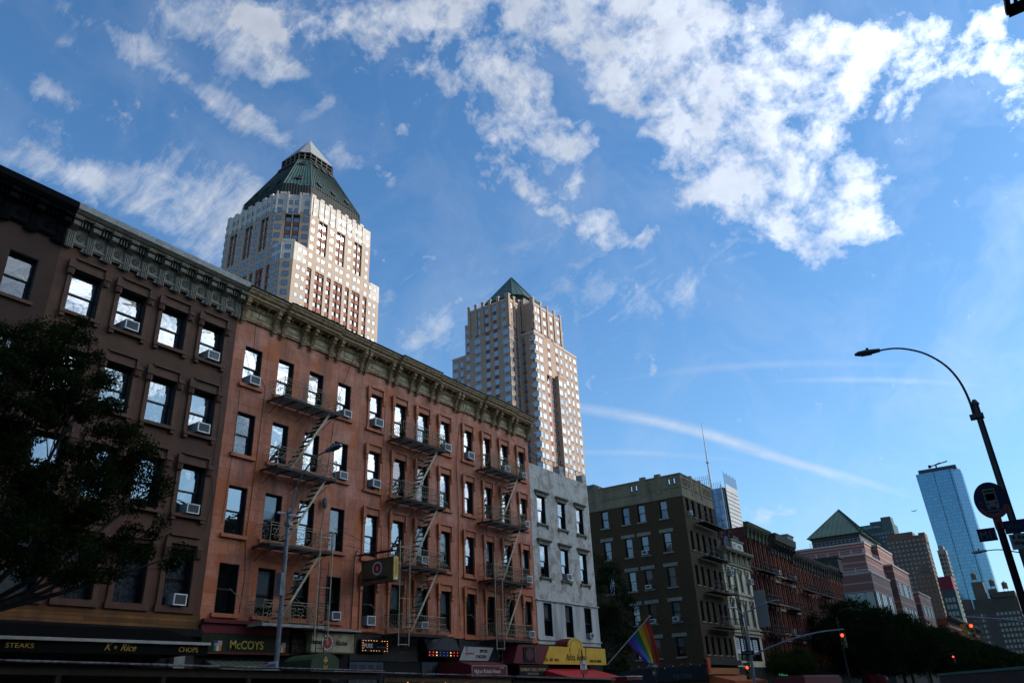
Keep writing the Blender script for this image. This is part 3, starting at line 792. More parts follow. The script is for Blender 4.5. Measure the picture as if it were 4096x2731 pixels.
for i, (a, b) in enumerate(wcols):
    for j, (c, d) in enumerate(wrows):
        window(WB, FR, a, b, c, d, .15, split=.5, blind=(.5, .0, .45)[(i + j) % 3], bcol=m_blind if j < 2 else None, glass=m_glass if j < 2 else m_glass2, n=0 if j < 2 else .03)
        if j < 2:
            l = MB(); l.fbox(FR, a - .16, b + .16, d + .003, d + .18, -.02, .07); l.extr(FR, a - .28, b + .28, [(0, d + .183), (.12, d + .183), (.2, d + .26), (.2, d + .31), (0, d + .34)])
            l.build('lintel', m_stone_lint, WB)
            l = MB(); l.fbox(FR, a - .16, b + .16, c - .11, c - .003, -.02, .13)
            for s0 in (a - .14, b + .04): l.fbox(FR, s0, s0 + .1, c - .26, c - .112, -.02, .08)
            l.build('window_sill', m_stone_lint, WB)
mb = MB(); mb.fbox(FR, 39.004, 46.5, 6.802, 6.86, .0, .12); mb.fbox(FR, 39.004, 46.5, 4.62, 4.7, .032, .1); mb.build('string_course', m_wpanel, WB)
mb = MB()
for z_ in (15.5, 15.85):
    mb.tube([FR.P(39.2, z_, -.15), FR.P(46.3, z_, -.15)], .018, 4)
for i in range(8): mb.tube([FR.P(39.2 + i * 1.01, 15.05, -.15), FR.P(39.2 + i * 1.01, 15.87, -.15)], .018, 4)
single(mb, 'roof_railing', m_iron_dk, (XF, 39.2, 15.05), 'thin dark metal railing along the roof edge of the whitish building', 'railing')

# ---- air conditioners of the near row ----
def acrow(key, cols, rows, lst, what, names=('leftmost', 'second', 'third', 'rightmost'), **kw):
    for j, i, st in lst:
        a, b = cols[i]; c, d = rows[j]
        fl = FLO[j] + ' row of windows' if j else 'top row of windows'
        ac_unit(FR, (a + b) / 2 + .04, c + .03, 'white air conditioner, %s row from top, %s window of the %s' % (ORD[j], names[i], what), style=st)
acrow('B1', cols1, rows1, [(0, 1, 0), (0, 3, 2), (1, 1, 0), (1, 3, 0), (2, 3, 0), (3, 3, 0)], 'dark brown building')
acrow('O1', OS[0][3], OS[0][4], [(0, 0, 1), (0, 3, 0), (1, 3, 2), (3, 3, 1)], 'first orange building')
acrow('O2', OS[1][3], OS[1][4], [(0, 0, 1), (0, 3, 0), (1, 0, 1), (2, 2, 2), (3, 0, 2), (3, 2, 2)], 'middle orange building')
acrow('O3', OS[2][3], OS[2][4], [(0, 0, 1), (0, 2, 2), (0, 3, 2), (1, 3, 2), (2, 3, 2), (3, 3, 2)], 'last of the orange buildings')
acrow('W', wcols, wrows, [(1, 1, 1), (2, 2, 1)], 'whitish building', ('left', 'middle', 'right'))
# ================================================================= ground
m_asph = plain('asphalt', (.05, .05, .052), .9, c2=(.035, .035, .037), scale=2, bmp=.4)
m_pave = brickmat('concrete paving flags', (.22, .21, .20), (.18, .175, .165), (.08, .08, .08), 1.5, 1.5, .012, .4, bmp=.2)
m_kerb = plain('granite kerb', (.28, .27, .26), .8, scale=6)
m_line = plain('white road paint', (.7, .7, .68), .7, c2=(.4, .4, .4), scale=8)
def struct(mb, name, mats, org=(0, 0, 0)):
    o = mb.build(name, mats); o['kind'] = 'structure'; return o
mb = MB(); mb.face([(-4000, -4000, -.03), (4000, -4000, -.03), (4000, 4000, -.03), (-4000, 4000, -.03)]); struct(mb, 'ground', m_asph)
mb = MB(); mb.face([(-19.5, -80, -.026), (-.5, -80, -.026), (-.5, 900, -.026), (-19.5, 900, -.026)])
for y0 in (46.5, 140.0): mb.face([(-120, y0 + 3, -.022), (60, y0 + 3, -.022), (60, y0 + 14.8, -.022), (-120, y0 + 14.8, -.022)])
struct(mb, 'road', m_asph)
mb = MB()
for x_ in (-16.5, -13.2, -9.9, -6.6, -3.3):
    y_ = -20
    while y_ < 220:
        if not (44 < y_ < 64): mb.face([(x_ - .06, y_, -.018), (x_ + .06, y_, -.018), (x_ + .06, y_ + 3, -.018), (x_ - .06, y_ + 3, -.018)])
        y_ += 9
for y0 in (46.0, 62.0):
    for i in range(15): mb.face([(-18.9 + i * 1.22, y0, -.018), (-18.3 + i * 1.22, y0, -.018), (-18.3 + i * 1.22, y0 + 2.6, -.018), (-18.9 + i * 1.22, y0 + 2.6, -.018)])
struct(mb, 'road_markings', m_line)
mb = MB(); kb = MB()
for x0, x1, kx in ((-25, -19.6, -19.6), (-.4, 12, -.5)):
    for y0, y1 in ((-80, 46.5), (64.3, 140), (158, 900)):
        if x0 < -20: mb.box(x0, x1, y0, y1, -.2, .12); kb.box(-19.6, -19.45, y0, y1, -.2, .118)
        else: mb.box(x0, x1, y0, y1, -.2, .12); kb.box(-.55, -.4, y0, y1, -.2, .118)
struct(mb, 'pavement', m_pave); struct(kb, 'kerb', m_kerb)

# ================================================================= camera side of the avenue (behind and beside the viewer)
m_wr = [brickmat('red brick west', (.20, .06, .035), (.14, .045, .03), (.10, .09, .08)), brickmat('tan brick west', (.30, .22, .14), (.24, .17, .11), (.12, .11, .1)), plain('grey stucco west', (.26, .25, .24), .8, scale=1), brickmat('dark brick west', (.10, .06, .045), (.07, .045, .035), (.06, .055, .05))]
WX = FW(4.0); WX2 = FW(6.5)
wl = ['red brick building on the camera side, farthest up the avenue behind the viewer', 'tan brick building on the camera side, behind and left of the viewer', 'grey stuccoed building directly beside the viewer on the camera side',
      'red brick building on the camera side carrying the black fire escape', 'dark brick building on the camera side, last before the cross street', 'tan brick building on the camera side beyond the cross street', 'red brick building on the camera side, two blocks down the avenue']
ys = [(-60, -34, 15, 0), (-34, -10, 14.2, 1), (-10, 9, 15.4, 2), (9.5, 17.3, 17.6, 0), (17.4, 46, 16.4, 3), (64.5, 100, 16, 1), (100, 140, 17, 0)]
for k, (a, b, h, mi) in enumerate(ys):
    WXk, WX = (WX, WX2) if k == 4 else (WX, WX)
    o = root('west_building', (4, a, 0), wl[k], 'building', 'buildings on the camera side')
    n_ = int((b - a) / 2.3); cs = [(a + (b - a) * (i + .5) / n_ - .5, a + (b - a) * (i + .5) / n_ + .5) for i in range(n_)]
    rs_ = [(z, z + 1.7) for z in (4.9, 7.9, 10.9) if z + 2.6 < h] + ([(13.9, 15.6)] if h > 16.5 else [])
    mb = MB(); ops = [(c0, c1, z0, z1) for c0, c1 in cs for z0, z1 in rs_]
    wall_open(mb, WX, a + .004, b - .004, 0, h, ops, .2, .3); shell(mb, WX, a + .004, b - .004, 0, h, 60 if k in (4, 5) else 12, 0, 2)
    mb.build('wall', [m_wr[mi], m_room, m_tar], o)
    mb = MB(); mb.extr(WX, a + .01, b - .01, [(0.003, h - .7), (.2, h - .6), (.5, h - .15), (.6, h), (.6, h + .12), (.003, h + .15)]); mb.build('cornice', [m_gc, m_bc, m_oc, m_gc][mi], o)
    if k in (2, 3, 4):
        for c0, c1, z0, z1 in ops: window(o, WX, c0, c1, z0, z1, .2, liner=False, glass=m_glass2)
    else:
        mb = MB()
        for c0, c1, z0, z1 in ops: mb.face([WX.P(c0, z0, -.15), WX.P(c1, z0, -.15), WX.P(c1, z1, -.15), WX.P(c0, z1, -.15)])
        g = mb.build('window', m_glass2, o)
    WX = WXk

# unseen cloud sheet added and shaped to keep sun off this stretch of avenue
def shading_cloud():
    H = 620.0; k = H / math.tan(R(SUN_EL)); ox, oy = k * math.sin(R(SUN_AZ)), k * math.cos(R(SUN_AZ))
    m, nt, bs = newmat('shading cloud sheet'); out = nt.nodes['Material Output']
    d = N(nt, 'ShaderNodeBsdfDiffuse'); t = N(nt, 'ShaderNodeBsdfTranslucent'); mx = N(nt, 'ShaderNodeMixShader'); mx.inputs[0].default_value = .65
    d.inputs[0].default_value = (.95, .95, .95, 1); t.inputs[0].default_value = (.95, .95, .95, 1)
    nt.links.new(d.outputs[0], mx.inputs[1]); nt.links.new(t.outputs[0], mx.inputs[2]); nt.links.new(mx.outputs[0], out.inputs['Surface'])
    rs = random.Random(3); mb = MB()
    def inside(x, y):
        if -150 < y < 128: return -78 < x < 330
        if 128 <= y < 520: return -31 < x < 330
        return False
    st = 26; nx, ny = 17, 28
    X0, Y0 = -78, -160
    top = {}; 
    for i in range(nx + 1):
        for j in range(ny + 1):
            x = X0 + i * st; y = Y0 + j * st
            if y > 128 and x < -31: x = -31
            e = min(i, nx - i, j, ny - j)
            h = (4 if e == 0 else 22 + rs.uniform(-9, 9) if e > 1 else 13 + rs.uniform(-5, 5))
            jx, jy = (rs.uniform(-5, 5), rs.uniform(-5, 5)) if e and x > -31 else (0, 0)
            top[i, j] = ((x + ox + jx, y + oy + jy, H + h), (x + ox + jx, y + oy + jy, H - h * .45))
    for s_ in (0, 1):
        for i in range(nx):
            for j in range(ny):
                q = [top[i, j][s_], top[i + 1, j][s_], top[i + 1, j + 1][s_], top[i, j + 1][s_]]
                mb.face(q if s_ == 0 else q[::-1])
    for i in range(nx):
        for j in (0, ny): mb.face([top[i, j][0], top[i + 1, j][0], top[i + 1, j][1], top[i, j][1]])
    for j in range(ny):
        for i in (0, nx): mb.face([top[i, j][0], top[i, j + 1][0], top[i, j + 1][1], top[i, j][1]])
    c = single(mb, 'cloud', m, (ox, oy, H), 'added unseen cloud sheet, shaped to shade this stretch of the avenue from the sun', 'cloud', kind='structure', smooth=True)
shading_cloud()

# ================================================================= the big office tower with the copper roof
def panelmat(name, c1, c2, mortar, bw, bh, grime=.25, stain=(.2, .15, .12), rough=.6):
    return brickmat(name, c1, c2, mortar, bw, bh, .03, grime, rough, .1, stain, off=0)
m_t1 = panelmat('beige tower brick', (.43, .31, .225), (.40, .285, .205), (.33, .21, .155), 2.3, 1.94)
m_t1w = panelmat('pale crown stone', (.60, .52, .43), (.54, .47, .39), (.38, .34, .3), 1.2, 1.94)
m_t1r = plain('red brown spandrel', (.27, .085, .05), .7, scale=.3)
m_t1d = plain('dark frame and slot back', (.045, .035, .03), .5)
m_cu = plain('green copper', (.016, .040, .034), .6, c2=(.010, .027, .022), scale=.25, spec=.4)
m_cul = plain('pale green copper', (.045, .10, .08), .5, c2=(.028, .065, .05), scale=.25, spec=.4)
m_cud = plain('dark copper louvre', (.03, .035, .032), .6)
m_tg = glassmat('tower window glass', (.95, .98, 1), .30, .001, rough=.04, base=(.012, .02, .03), through=False, wscale=.2)
m_tgb = glassmat('blue tower glass', (.75, .88, 1), .5, .004, rough=.05, base=(.015, .03, .05), through=False, wscale=.2)

class TowerWindows:
    """first 100 windows are separate parts, the rest one part"""
    def __init__(s, parent, mats): s.p = parent; s.m = mats; s.l = []
    def add(s, F, uc, zc, w_, h_, n=0.0): s.l.append((F, uc, zc, w_, h_, n))
    def geo(s, mb, F, uc, zc, w_, h_, n):
        t = .09
        a, b, c, d = uc - w_ / 2, uc + w_ / 2, zc - h_ / 2, zc + h_ / 2
        for q in ((a - t, a, c - t, d + t), (b, b + t, c - t, d + t), (a, b, c - t, c), (a, b, d, d + t)): mb.fbox(F, q[0], q[1], q[2], q[3], n - .02, n + .06, 0)
        mb.face([F.P(a, c, n + .012), F.P(b, c, n + .012), F.P(b, d, n + .012), F.P(a, d, n + .012)], 1)
    def finish(s, prio=None, limit=100):
        l = s.l if prio is None else sorted(s.l, key=prio)
        for it in l[:limit]:
            F, uc, zc, w_, h_, n = it; k = ('tw', F.key(), w_, h_, s.m[1].name, s.m[0].name)
            if k not in CACHE:
                mb = MB(); s.geo(mb, Frame((0, 0, 0), F.u, F.n), 0, 0, w_, h_, 0); CACHE[k] = mb.mesh('window', s.m)
            child('window', CACHE[k], s.p, F.P(uc, zc, n))
        if len(l) > limit:
            mb = MB()
            for it in l[limit:]: s.geo(mb, *it)
            o = mb.build('window', s.m, s.p); o['kind'] = 'stuff'; o['label'] = 'remaining small windows of the tower'

def office_tower():
    T = root('office_tower', (-225, 179, 0), 'tall beige office tower with green copper roof and white pyramid tip', 'skyscraper')
    cx, cy = -225.0, 179.0
    def octo(hx, hy, c, z):
        return [(cx + hx, cy - hy + c, z), (cx + hx, cy + hy - c, z), (cx + hx - c, cy + hy, z), (cx - hx + c, cy + hy, z), (cx - hx, cy + hy - c, z), (cx - hx, cy - hy + c, z), (cx - hx + c, cy - hy, z), (cx + hx - c, cy - hy, z)]
    core = MB(); core.prism(octo(24.3, 25.3, 9.6, 0), octo(24.3, 25.3, 9.6, 186.3)); core.prism(octo(24.2, 25.2, 3.2, 0), octo(24.2, 25.2, 3.2, 161.4)); core.build('core', m_t1d, T)  # dark core colour stands in for shadow in the recessed slots
    FXt = FX(cx + 25); FYt = FY(cy - 26)
    s2 = math.sqrt(.5)
    cc = Vector((cx + 25 - 4.8, cy - 26 + 4.8, 0)); Fc = Frame(cc, (s2, s2, 0), (s2, -s2, 0))
    cl = Vector((cx + 25 - 1.6, cy - 26 + 1.6, 0)); Fl = Frame(cl, (s2, s2, 0), (s2, -s2, 0))
    TW = TowerWindows(T, [m_t1d, m_tg])
    zr = [182.5 - 3.883 * i for i in range(21)]
    colp = [-14.8, -10.8, -8.5, -4.9, -1.15, 1.15, 4.9, 8.5, 10.8, 14.8]
    walls = MB(); reds = MB()
    for F, c0, U0, U1, L0, L1 in ((FXt, cy, cy - 16.4, cy + 16.4, cy - 22.8, cy + 22.8), (FYt, cx, cx - 15.4, cx + 15.4, cx - 21.8, cx + 21.8)):
        q = [(c0 - 11.9, c0 - 7.4), (c0 - 2.25, c0 + 2.25), (c0 + 7.4, c0 + 11.9)]
        slot = [(a, b, 161.9, 176.9) for a, b in q]
        bays = [(c0 - 15.9, c0 - 13.7)] + [q[0]] + [(c0 - 6, c0 - 3.8)] + [q[1]] + [(c0 + 3.8, c0 + 6)] + [q[2]] + [(c0 + 13.7, c0 + 15.9)]
        low = [(a, b, 100, 153.6) for a, b in bays]
        wall_open(walls, F, U0, U1, 178.4, 186.3, [], .7, 0, mi=1); wall_open(walls, F, U0, U1, 161.6, 178.4, slot, .7, 0)
        wall_open(walls, F, L0, L1, 0, 161.6, low, .7, 0)
        for a, b in ((L0, U0 - 1.2), (U1 + 1.2, L1)): walls.fbox(F, a, b, 153.9, 161.8, -.5, .06, 1)
        # stepped parapet teeth
        n_ = int((U1 - U0) / 2.2)
        for i in range(n_): 
            if i % 2 == 0: walls.fbox(F, U0 + i * 2.2 + .1, U0 + i * 2.2 + 2.0, 186.3, 187.3, -.8, .1, 1)
        for a in range(int(U1 - U0) // 3): walls.fbox(F, U0 + a * 3 + .9, U0 + a * 3 + 1.25, 178, 186.3, .0, .25, 1)
        for a, b in q:      # red spandrels set back in the slots
            for z in zr[2:6]: reds.fbox(F, a + .1, b - .1, z - 2.9, z - 1.1, -.69, -.45)
        for a, b in bays:
            for z in zr[7:]: reds.fbox(F, a + .12, b - .12, z - 2.9, z - 1.1, -.69, -.35)
            if b - a > 3: reds.fbox(F, (a + b) / 2 - .22, (a + b) / 2 + .22, 100, 153.4, -.692, -.1)
        for a, b in q: walls.fbox(F, (a + b) / 2 - .2, (a + b) / 2 + .2, 162, 176.8, -.692, -.2)
        for i, z in enumerate(zr):
            for c in colp:
                rec = (2 <= i <= 5 and (abs(c) in (1.15, 8.5, 10.8))) or i >= 8
                TW.add(F, c0 + c, z, 1.5, 1.7, -.68 if rec else 0)
            if i >= 6:
                for c in (-20.3, -17.6, 17.6, 20.3): TW.add(F, c0 + c, z, 1.5, 1.7, 0.065 if i < 8 else 0)
    # chamfers
    hw = 9.6 * math.sqrt(2) / 2
    wall_open(walls, Fc, -hw, hw, 178.4, 186.3, [], .7, 0, mi=1); wall_open(walls, Fc, -hw, hw, 161.4, 178.4, [(-2.8, 2.8, 163.5, 176.9)], .7, 0)
    for z in zr[2:5]: reds.fbox(Fc, -2.6, 2.6, z - 2.9, z - 1.1, -.69, -.4)
    walls.fbox(Fc, -.25, .25, 163.6, 176.8, -.692, -.1)
    for i, z in enumerate(zr[:6]):
        for c in (-5.2, -1.5, 1.5, 5.2): TW.add(Fc, c, z, 1.9, 1.9, -.68 if i > 1 and abs(c) < 2 else 0)
    for a in (-hw, -2.6, 2.0, hw - .6): walls.fbox(Fc, a, a + .6, 177, 187.4, 0, .4, 1)
    for a in (-5.5, 3.0): walls.fbox(Fc, a, a + 2.4, 186.3, 187.4, -.8, .1, 1)
    hl = 3.2 * math.sqrt(2) / 2
    wall_open(walls, Fl, -hl, hl, 0, 154, [], .7, 0); wall_open(walls, Fl, -hl, hl, 154, 162.3, [], .7, 0, mi=1)
    walls.fbox(Fl, -hl, hl, 161.6, 162.6, -.6, .05, 1)
    for z in zr[6:]: TW.add(Fl, 0, z, 1.9, 1.9, 0.0)
    # cover of the ledge
    led = octo(24.9, 25.9, 3.2, 161.5); walls.face(led, 1)
    walls.face(octo(24.9, 25.9, 9.6, 186.32), 1)
    # far sides
    far = [octo(25, 26, 9.6, 0), octo(25, 26, 9.6, 186.3)]
    for i in (1, 2, 3, 4, 5):
        walls.face([octo(25, 26, 3.2, 0)[i], octo(25, 26, 3.2, 0)[i + 1], octo(25, 26, 3.2, 161.5)[i + 1], octo(25, 26, 3.2, 161.5)[i]])
        walls.face([far[0][i], far[0][i + 1], far[1][i + 1], far[1][i]])
    walls.v += [] ; b_ = len(walls.v); walls.v.extend(reds.v); walls.f.extend([[i + b_ for i in f_] for f_ in reds.f]); walls.m.extend([2] * len(reds.f))
    walls.build('wall', [m_t1, m_t1w, m_t1r], T)
    TW.finish(prio=lambda t: (-t[2], 0))
    # roof
    lo = MB(); lo.prism(octo(21, 22, 7.8, 186.3), octo(20.1, 21.1, 7.6, 195.4)); lo.build('louvre_band', m_cud, T)
    fins = MB(); A = octo(21.3, 22.3, 7.9, 186.4); B = octo(20.4, 21.4, 7.75, 195.7)
    for i in (0, 5, 6, 7):
        a0, a1 = Vector(A[i]), Vector(A[(i + 1) % 8]); b0, b1 = Vector(B[i]), Vector(B[(i + 1) % 8]); n_ = int((a1 - a0).length / 1.1)
        for j in range(n_ + 1): fins.tube([a0.lerp(a1, j / n_), b0.lerp(b1, j / n_)], .14, 4)
    fins.build('fins', m_cud, T)
    R0, R1 = octo(20.3, 21.3, 7.7, 195.5), octo(8.9, 9.5, 3.5, 218.8)
    for i in range(8):
        mb = MB(); a0, a1, b0, b1 = Vector(R0[i]), Vector(R0[(i + 1) % 8]), Vector(R1[i]), Vector(R1[(i + 1) % 8])
        mb.face([a0, a1, b1, b0])
        n_ = max(3, int((a1 - a0).length / 1.25)); nn = (a1 - a0).cross(b0 - a0).normalized() * .12
        for j in range(n_ + 1): mb.tube([a0.lerp(a1, j / n_) + nn, b0.lerp(b1, j / n_) + nn], .13, 4)
        o = mb.build('roof', m_cul if i == 7 else m_cu, T)  # chamfer face painted paler, imitating brighter light on it
        if i in (0, 6, 7):
            e1 = (a1 - a0).normalized(); e2 = ((b0 + b1) / 2 - (a0 + a1) / 2).normalized(); nn = e1.cross(e2).normalized()
            spots = [(.5, .22), (.5, .8)] if i == 7 else [(.18, .18), (.5, .18), (.82, .18), (.2, .86), (.5, .86), (.8, .86)]
            for s_, t_ in spots:
                c = a0.lerp(a1, s_).lerp(b0.lerp(b1, s_), t_) + nn * .5
                mb = MB(); mb.ring(c, 1.25, .3, e1, e2, 12, 5); mb.tube([c - nn * .4, c + nn * .05], 1.1, 12); mb.build('roundel', m_cud, T)
    lan = MB(); La, Lb = octo(9.1, 9.7, 3.5, 218.8), octo(9.1, 9.7, 3.5, 222.4)
    for i in range(8):
        a0, a1, b0, b1 = Vector(La[i]), Vector(La[(i + 1) % 8]), Vector(Lb[i]), Vector(Lb[(i + 1) % 8]); n_ = 4 if i in (0, 2, 4, 6) else 2
        for j in range(n_ + 1):
            lan.tube([a0.lerp(a1, j / n_), b0.lerp(b1, j / n_)], .26, 4)
        for t_ in (.04, .5, .96): lan.tube([a0.lerp(b0, t_), a1.lerp(b1, t_)], .2, 4)
    lan.build('lantern_gallery', plain('grey lantern metal', (.16, .15, .13), .6), T)
    ci = MB(); ci.prism(octo(6.2, 6.6, 2.4, 218.6), octo(6.2, 6.6, 2.4, 222.3)); ci.build('lantern_core', m_cud, T)
    mp = plain('white glass tip', (.27, .27, .26), .55, c2=(.2, .205, .205), scale=1.5, spec=.5)
    tip = MB(); A = octo(9.3, 9.9, 3.5, 222.5); apex = (cx, cy, 238.2)
    for i in range(8): tip.face([A[i], A[(i + 1) % 8], apex])
    tip.build('pyramid_tip', mp, T)
    tl = MB()
    for t_ in (.15, .3, .45, .6, .75):
        for i in range(8): tl.tube([Vector(A[i]).lerp(Vector(apex), t_), Vector(A[(i + 1) % 8]).lerp(Vector(apex), t_)], .07, 3)
    tl.build('tip_ribs', plain('tip rib', (.35, .36, .36), .5), T)
office_tower()

# ================================================================= the apartment tower
def apartment_tower():
    T = root('apartment_tower', (-118, 180, 0), 'pinkish brick apartment tower with corner windows and small green pyramid roof', 'skyscraper')
    m_w = brickmat('pinkish tower brick', (.42, .28, .195), (.38, .25, .17), (.34, .22, .17), 1.2, .6, .02, .25, .7, .1, (.25, .16, .12))
    m_r = plain('red spandrel', (.22, .06, .045), .7)
    m_cap = plain('pale coping', (.52, .42, .35), .7)
    m_fr = plain('silver window frame', (.42, .42, .41), .4)
    W_ = MB(); RD = MB(); CP = MB(); G = []
    TW = TowerWindows(T, [m_fr, m_tg]); TB = []
    H = 2.96
    def block(x0, x1, y0, y1, zt, z0=0):
        W_.box(x0, x1, y0, y1, z0, zt)
        CP.box(x0 - .05, x1 + .12, y0 - .12, y1 + .05, zt - .5, zt + .15)
    A = (-113.0, -105.0, 170.0, 195.2, 99.5)
    block(-119, -105, 170.4, 176.3, 99.5); block(-119, -105.7, 176.31, 181.49, 99.5); block(-119, -105, 181.5, 195.2, 99.5)
    W_.box(-105.7, -105.001, 176.3, 181.5, 87.5, 99.45)
    W_.box(-105, -104.2, 181.6, 186.4, 0, 88.3); CP.box(-105, -104.1, 181.5, 186.5, 88.3, 88.6)
    block(-113, -105.3, 171.0, 187.5, 109.6, 99)
    block(-124.4, -109.7, 164.5, 196, 109.6); block(-126.6, -124.41, 165.4, 196, 105.8); block(-132.3, -126.61, 166.2, 195, 96.4)
    # parapet piers
    for F, us, zt in ((FY(164.5), (-124.2, -121.6, -119.0, -116.4, -113.4, -110.2), 109.6), (FX(-105.3), (171.4, 175.5, 179.3, 183.3, 187.0), 109.6), (FX(-109.7), (164.8, 167.5, 170.2), 109.6), (FY(171.0), (-108.7, -105.7), 109.6)):
        for u_ in us: W_.fbox(F, u_ - .45, u_ + .45, zt - 9, zt + 1.3, .0, .28); CP.fbox(F, u_ - .55, u_ + .55, zt + 1.3, zt + 1.6, -.3, .36)
    # window grid
    def grid(F, cols, zt, zb, skip=None, off=0):
        z = zt
        k = 0
        while z > zb:
            for c, w_, red in cols:
                TW.add(F, c, z, w_, 1.55, off)
                if red: RD.fbox(F, c - w_ / 2 - .05, c + w_ / 2 + .05, z - 2.1, z - .95, off, off + .04)
                else: RD.fbox(F, c - .4, c + .4, z - 1.45, z - 1.1, off, off + .03, 1)
            z -= H; k += 1
    ztop = 107.6
    grid(FX(-105.3), [(172.2, 1.8, 0), (174.2, 1.0, 0), (177.4, 1.3, 1), (181.3, 1.3, 1), (185.7, 2.4, 0)], ztop, 99.8)
    grid(FY(171.0), [(-105.7, 1.6, 0), (-109.0, 1.0, 1)], ztop, 99.8)
    zs = 97.4
    grid(FX(-105), [(171.4, 1.9, 0), (173.9, 1.9, 0), (188.6, 1.5, 0), (191.2, 1.2, 0), (193.9, 1.9, 0)], zs, 45)
    grid(FX(-105), [(183.0, 1.5, 1), (185.5, 1.2, 0)], zs, 89.5)
    grid(FX(-104.2), [(182.7, 2.0, 0), (185.2, 1.3, 0)], 86.3, 45)
    grid(FX(-105.7), [(177.8, 1.5, 1), (180.2, 1.5, 1)], 86, 45); grid(FX(-105), [(178.4, 1.5, 1)], zs, 88)
    grid(FY(170.4), [(-105.7, 2.3, 0), (-108.7, .9, 1)], zs, 45)
    grid(FY(181.5), [(-106.1, 1.7, 0)], 85.5, 45)
    grid(FX(-109.7), [(165.6, 1.8, 0), (168.3, 1.2, 1)], ztop, 45)
    grid(FY(164.5), [(-111.0, 2.0, 0), (-114.6, 1.3, 1), (-117.6, 1.3, 1), (-121.3, 2.2, 0)], ztop, 45)
    grid(FY(165.4), [(-125.5, 1.6, 0)], 103.6, 45); grid(FY(166.2), [(-128.6, 1.0, 0), (-131.1, 2.0, 0)], 93.8, 45)
    b_ = len(W_.v); W_.v.extend(RD.v); W_.f.extend([[i + b_ for i in f_] for f_ in RD.f]); W_.m.extend([1 + k_ for k_ in RD.m])
    W_.build('wall', [m_w, m_r, plain('vent grille', (.12, .09, .08), .6)], T); CP.build('coping', m_cap, T)
    TW.finish(prio=lambda t: (0 if t[0].n.x > .5 else 1, -t[2]))
    # green pyramid
    cx, cy, h = -116.7, 177.5, 7.8; c = 2.6
    def o8(s_, k, z): return [(cx + s_, cy - s_ + k, z), (cx + s_, cy + s_ - k, z), (cx + s_ - k, cy + s_, z), (cx - s_ + k, cy + s_, z), (cx - s_, cy + s_ - k, z), (cx - s_, cy - s_ + k, z), (cx - s_ + k, cy - s_, z), (cx + s_ - k, cy - s_, z)]
    b = MB(); b.prism(o8(h - .6, c, 109.6), o8(h - .6, c, 114)); b.build('drum', m_cud, T)
    p = MB(); A8 = o8(h, c, 113.8); ap = (cx, cy, 125.2)
    for i in range(8):
        p.face([A8[i], A8[(i + 1) % 8], ap]); a0, a1 = Vector(A8[i]), Vector(A8[(i + 1) % 8]); n_ = 6 if i % 2 == 0 else 2
        for j in range(n_ + 1): p.tube([a0.lerp(a1, j / n_), a0.lerp(a1, j / n_).lerp(Vector(ap), .97)], .1, 3)
    p.face(A8[::-1]); p.build('roof', m_cul, T)
apartment_tower()
# ================================================================= olive brick corner building across the side street
m_olive = brickmat('olive brown brick', (.08, .043, .014), (.048, .027, .010), (.045, .034, .02), .22, .075, .01, .55, stain=(.035, .028, .016))
m_band = plain('weathered concrete band', (.23, .175, .105), .85, c2=(.12, .09, .055), scale=1.4, streak=True, bmp=.2)
m_sill = plain('pale stone sill', (.24, .215, .165), .8, c2=(.13, .115, .09), scale=5)
FOL = FY(64.25)
OL = root('corner_tenement', (XF, 64.25, 0), 'olive brown brick corner building with concrete parapet and fire escapes on its avenue front', 'building', 'buildings beyond the side street')
lcols = [(-33.35, -32.6), (-31.15, -30.4), (-29.55, -28.8), (-27.35, -26.6)]
orow = [(15.75, 17.35), (12.8, 14.5), (9.85, 11.55), (7.0, 8.65), (4.25, 5.8)]
lops = [(a, b, c, d) for i, (a, b) in enumerate(lcols) for j, (c, d) in enumerate(orow) if not (i == 0 and j > 2)]
mb = MB(); wall_open(mb, FOL, -38, -25, 0, 17.45, lops, .2)
fcols = [(64.85, 65.5), (66.2, 66.85), (67.65, 68.3), (69.25, 69.9), (70.6, 71.2)]
fops = [(a, b, c, d) for a, b in fcols for c, d in [(15.85, 17.4), (12.8, 14.5), (9.85, 11.55), (6.9, 8.6), (4.3, 5.75)]]
wall_open(mb, FR, 64.25, 71.95, 0, 17.45, fops, .22)
mb.face([(-38, 64.25, 0), (-38, 72, 0), (-38, 72, 19), (-38, 64.25, 19)]); mb.face([(-25, 72, 0), (-25, 72, 19), (-38, 72, 19), (-38, 72, 0)])
mb.face([(-38, 64.3, 18.7), (-25.1, 64.3, 18.7), (-25.1, 71.9, 18.7), (-38, 71.9, 18.7)], 2)
mb.build('wall', [m_olive, m_room, m_tar], OL)
# concrete band, parapet with slots, piers
mb = MB()
def slots(F, spans, a, b, zl, zh, th=.25):
    ops = [(x, x + .18, zl, zh) for x in spans]
    wall_open(mb, F, a, b, 17.45, 19.45, ops, th, 0, n=.03)
slots(FOL, [-30.0, -29.5, -29.0, -26.2, -25.7], -38, -24.97, 18.55, 19.2); slots(FR, [64.5, 64.85, 65.2, 65.55, 65.9, 66.25, 69.6, 69.95, 70.3, 70.65, 71.0, 71.35], 64.22, 71.95, 18.5, 19.2)
mb.face([FOL.P(-38, 17.45, -.22), FOL.P(-24.97, 17.45, -.22), FOL.P(-24.97, 18.5, -.22), FOL.P(-38, 18.5, -.22)])
for F, a, b in ((FOL, -38, -24.95), (FR, 64.2, 71.95)): mb.fbox(F, a, b, 19.45, 19.55, -.3, .09); mb.fbox(F, a, b, 18.3, 18.36, .032, .08)
for u_ in (-33.6, -28.7, -27.2): mb.fbox(FOL, u_ - .28, u_ + .28, 18.0, 19.8, -.25, .07)
for u_ in (66.9, 69.1): mb.fbox(FR, u_ - .2, u_ + .2, 17.9, 19.75, -.25, .07)
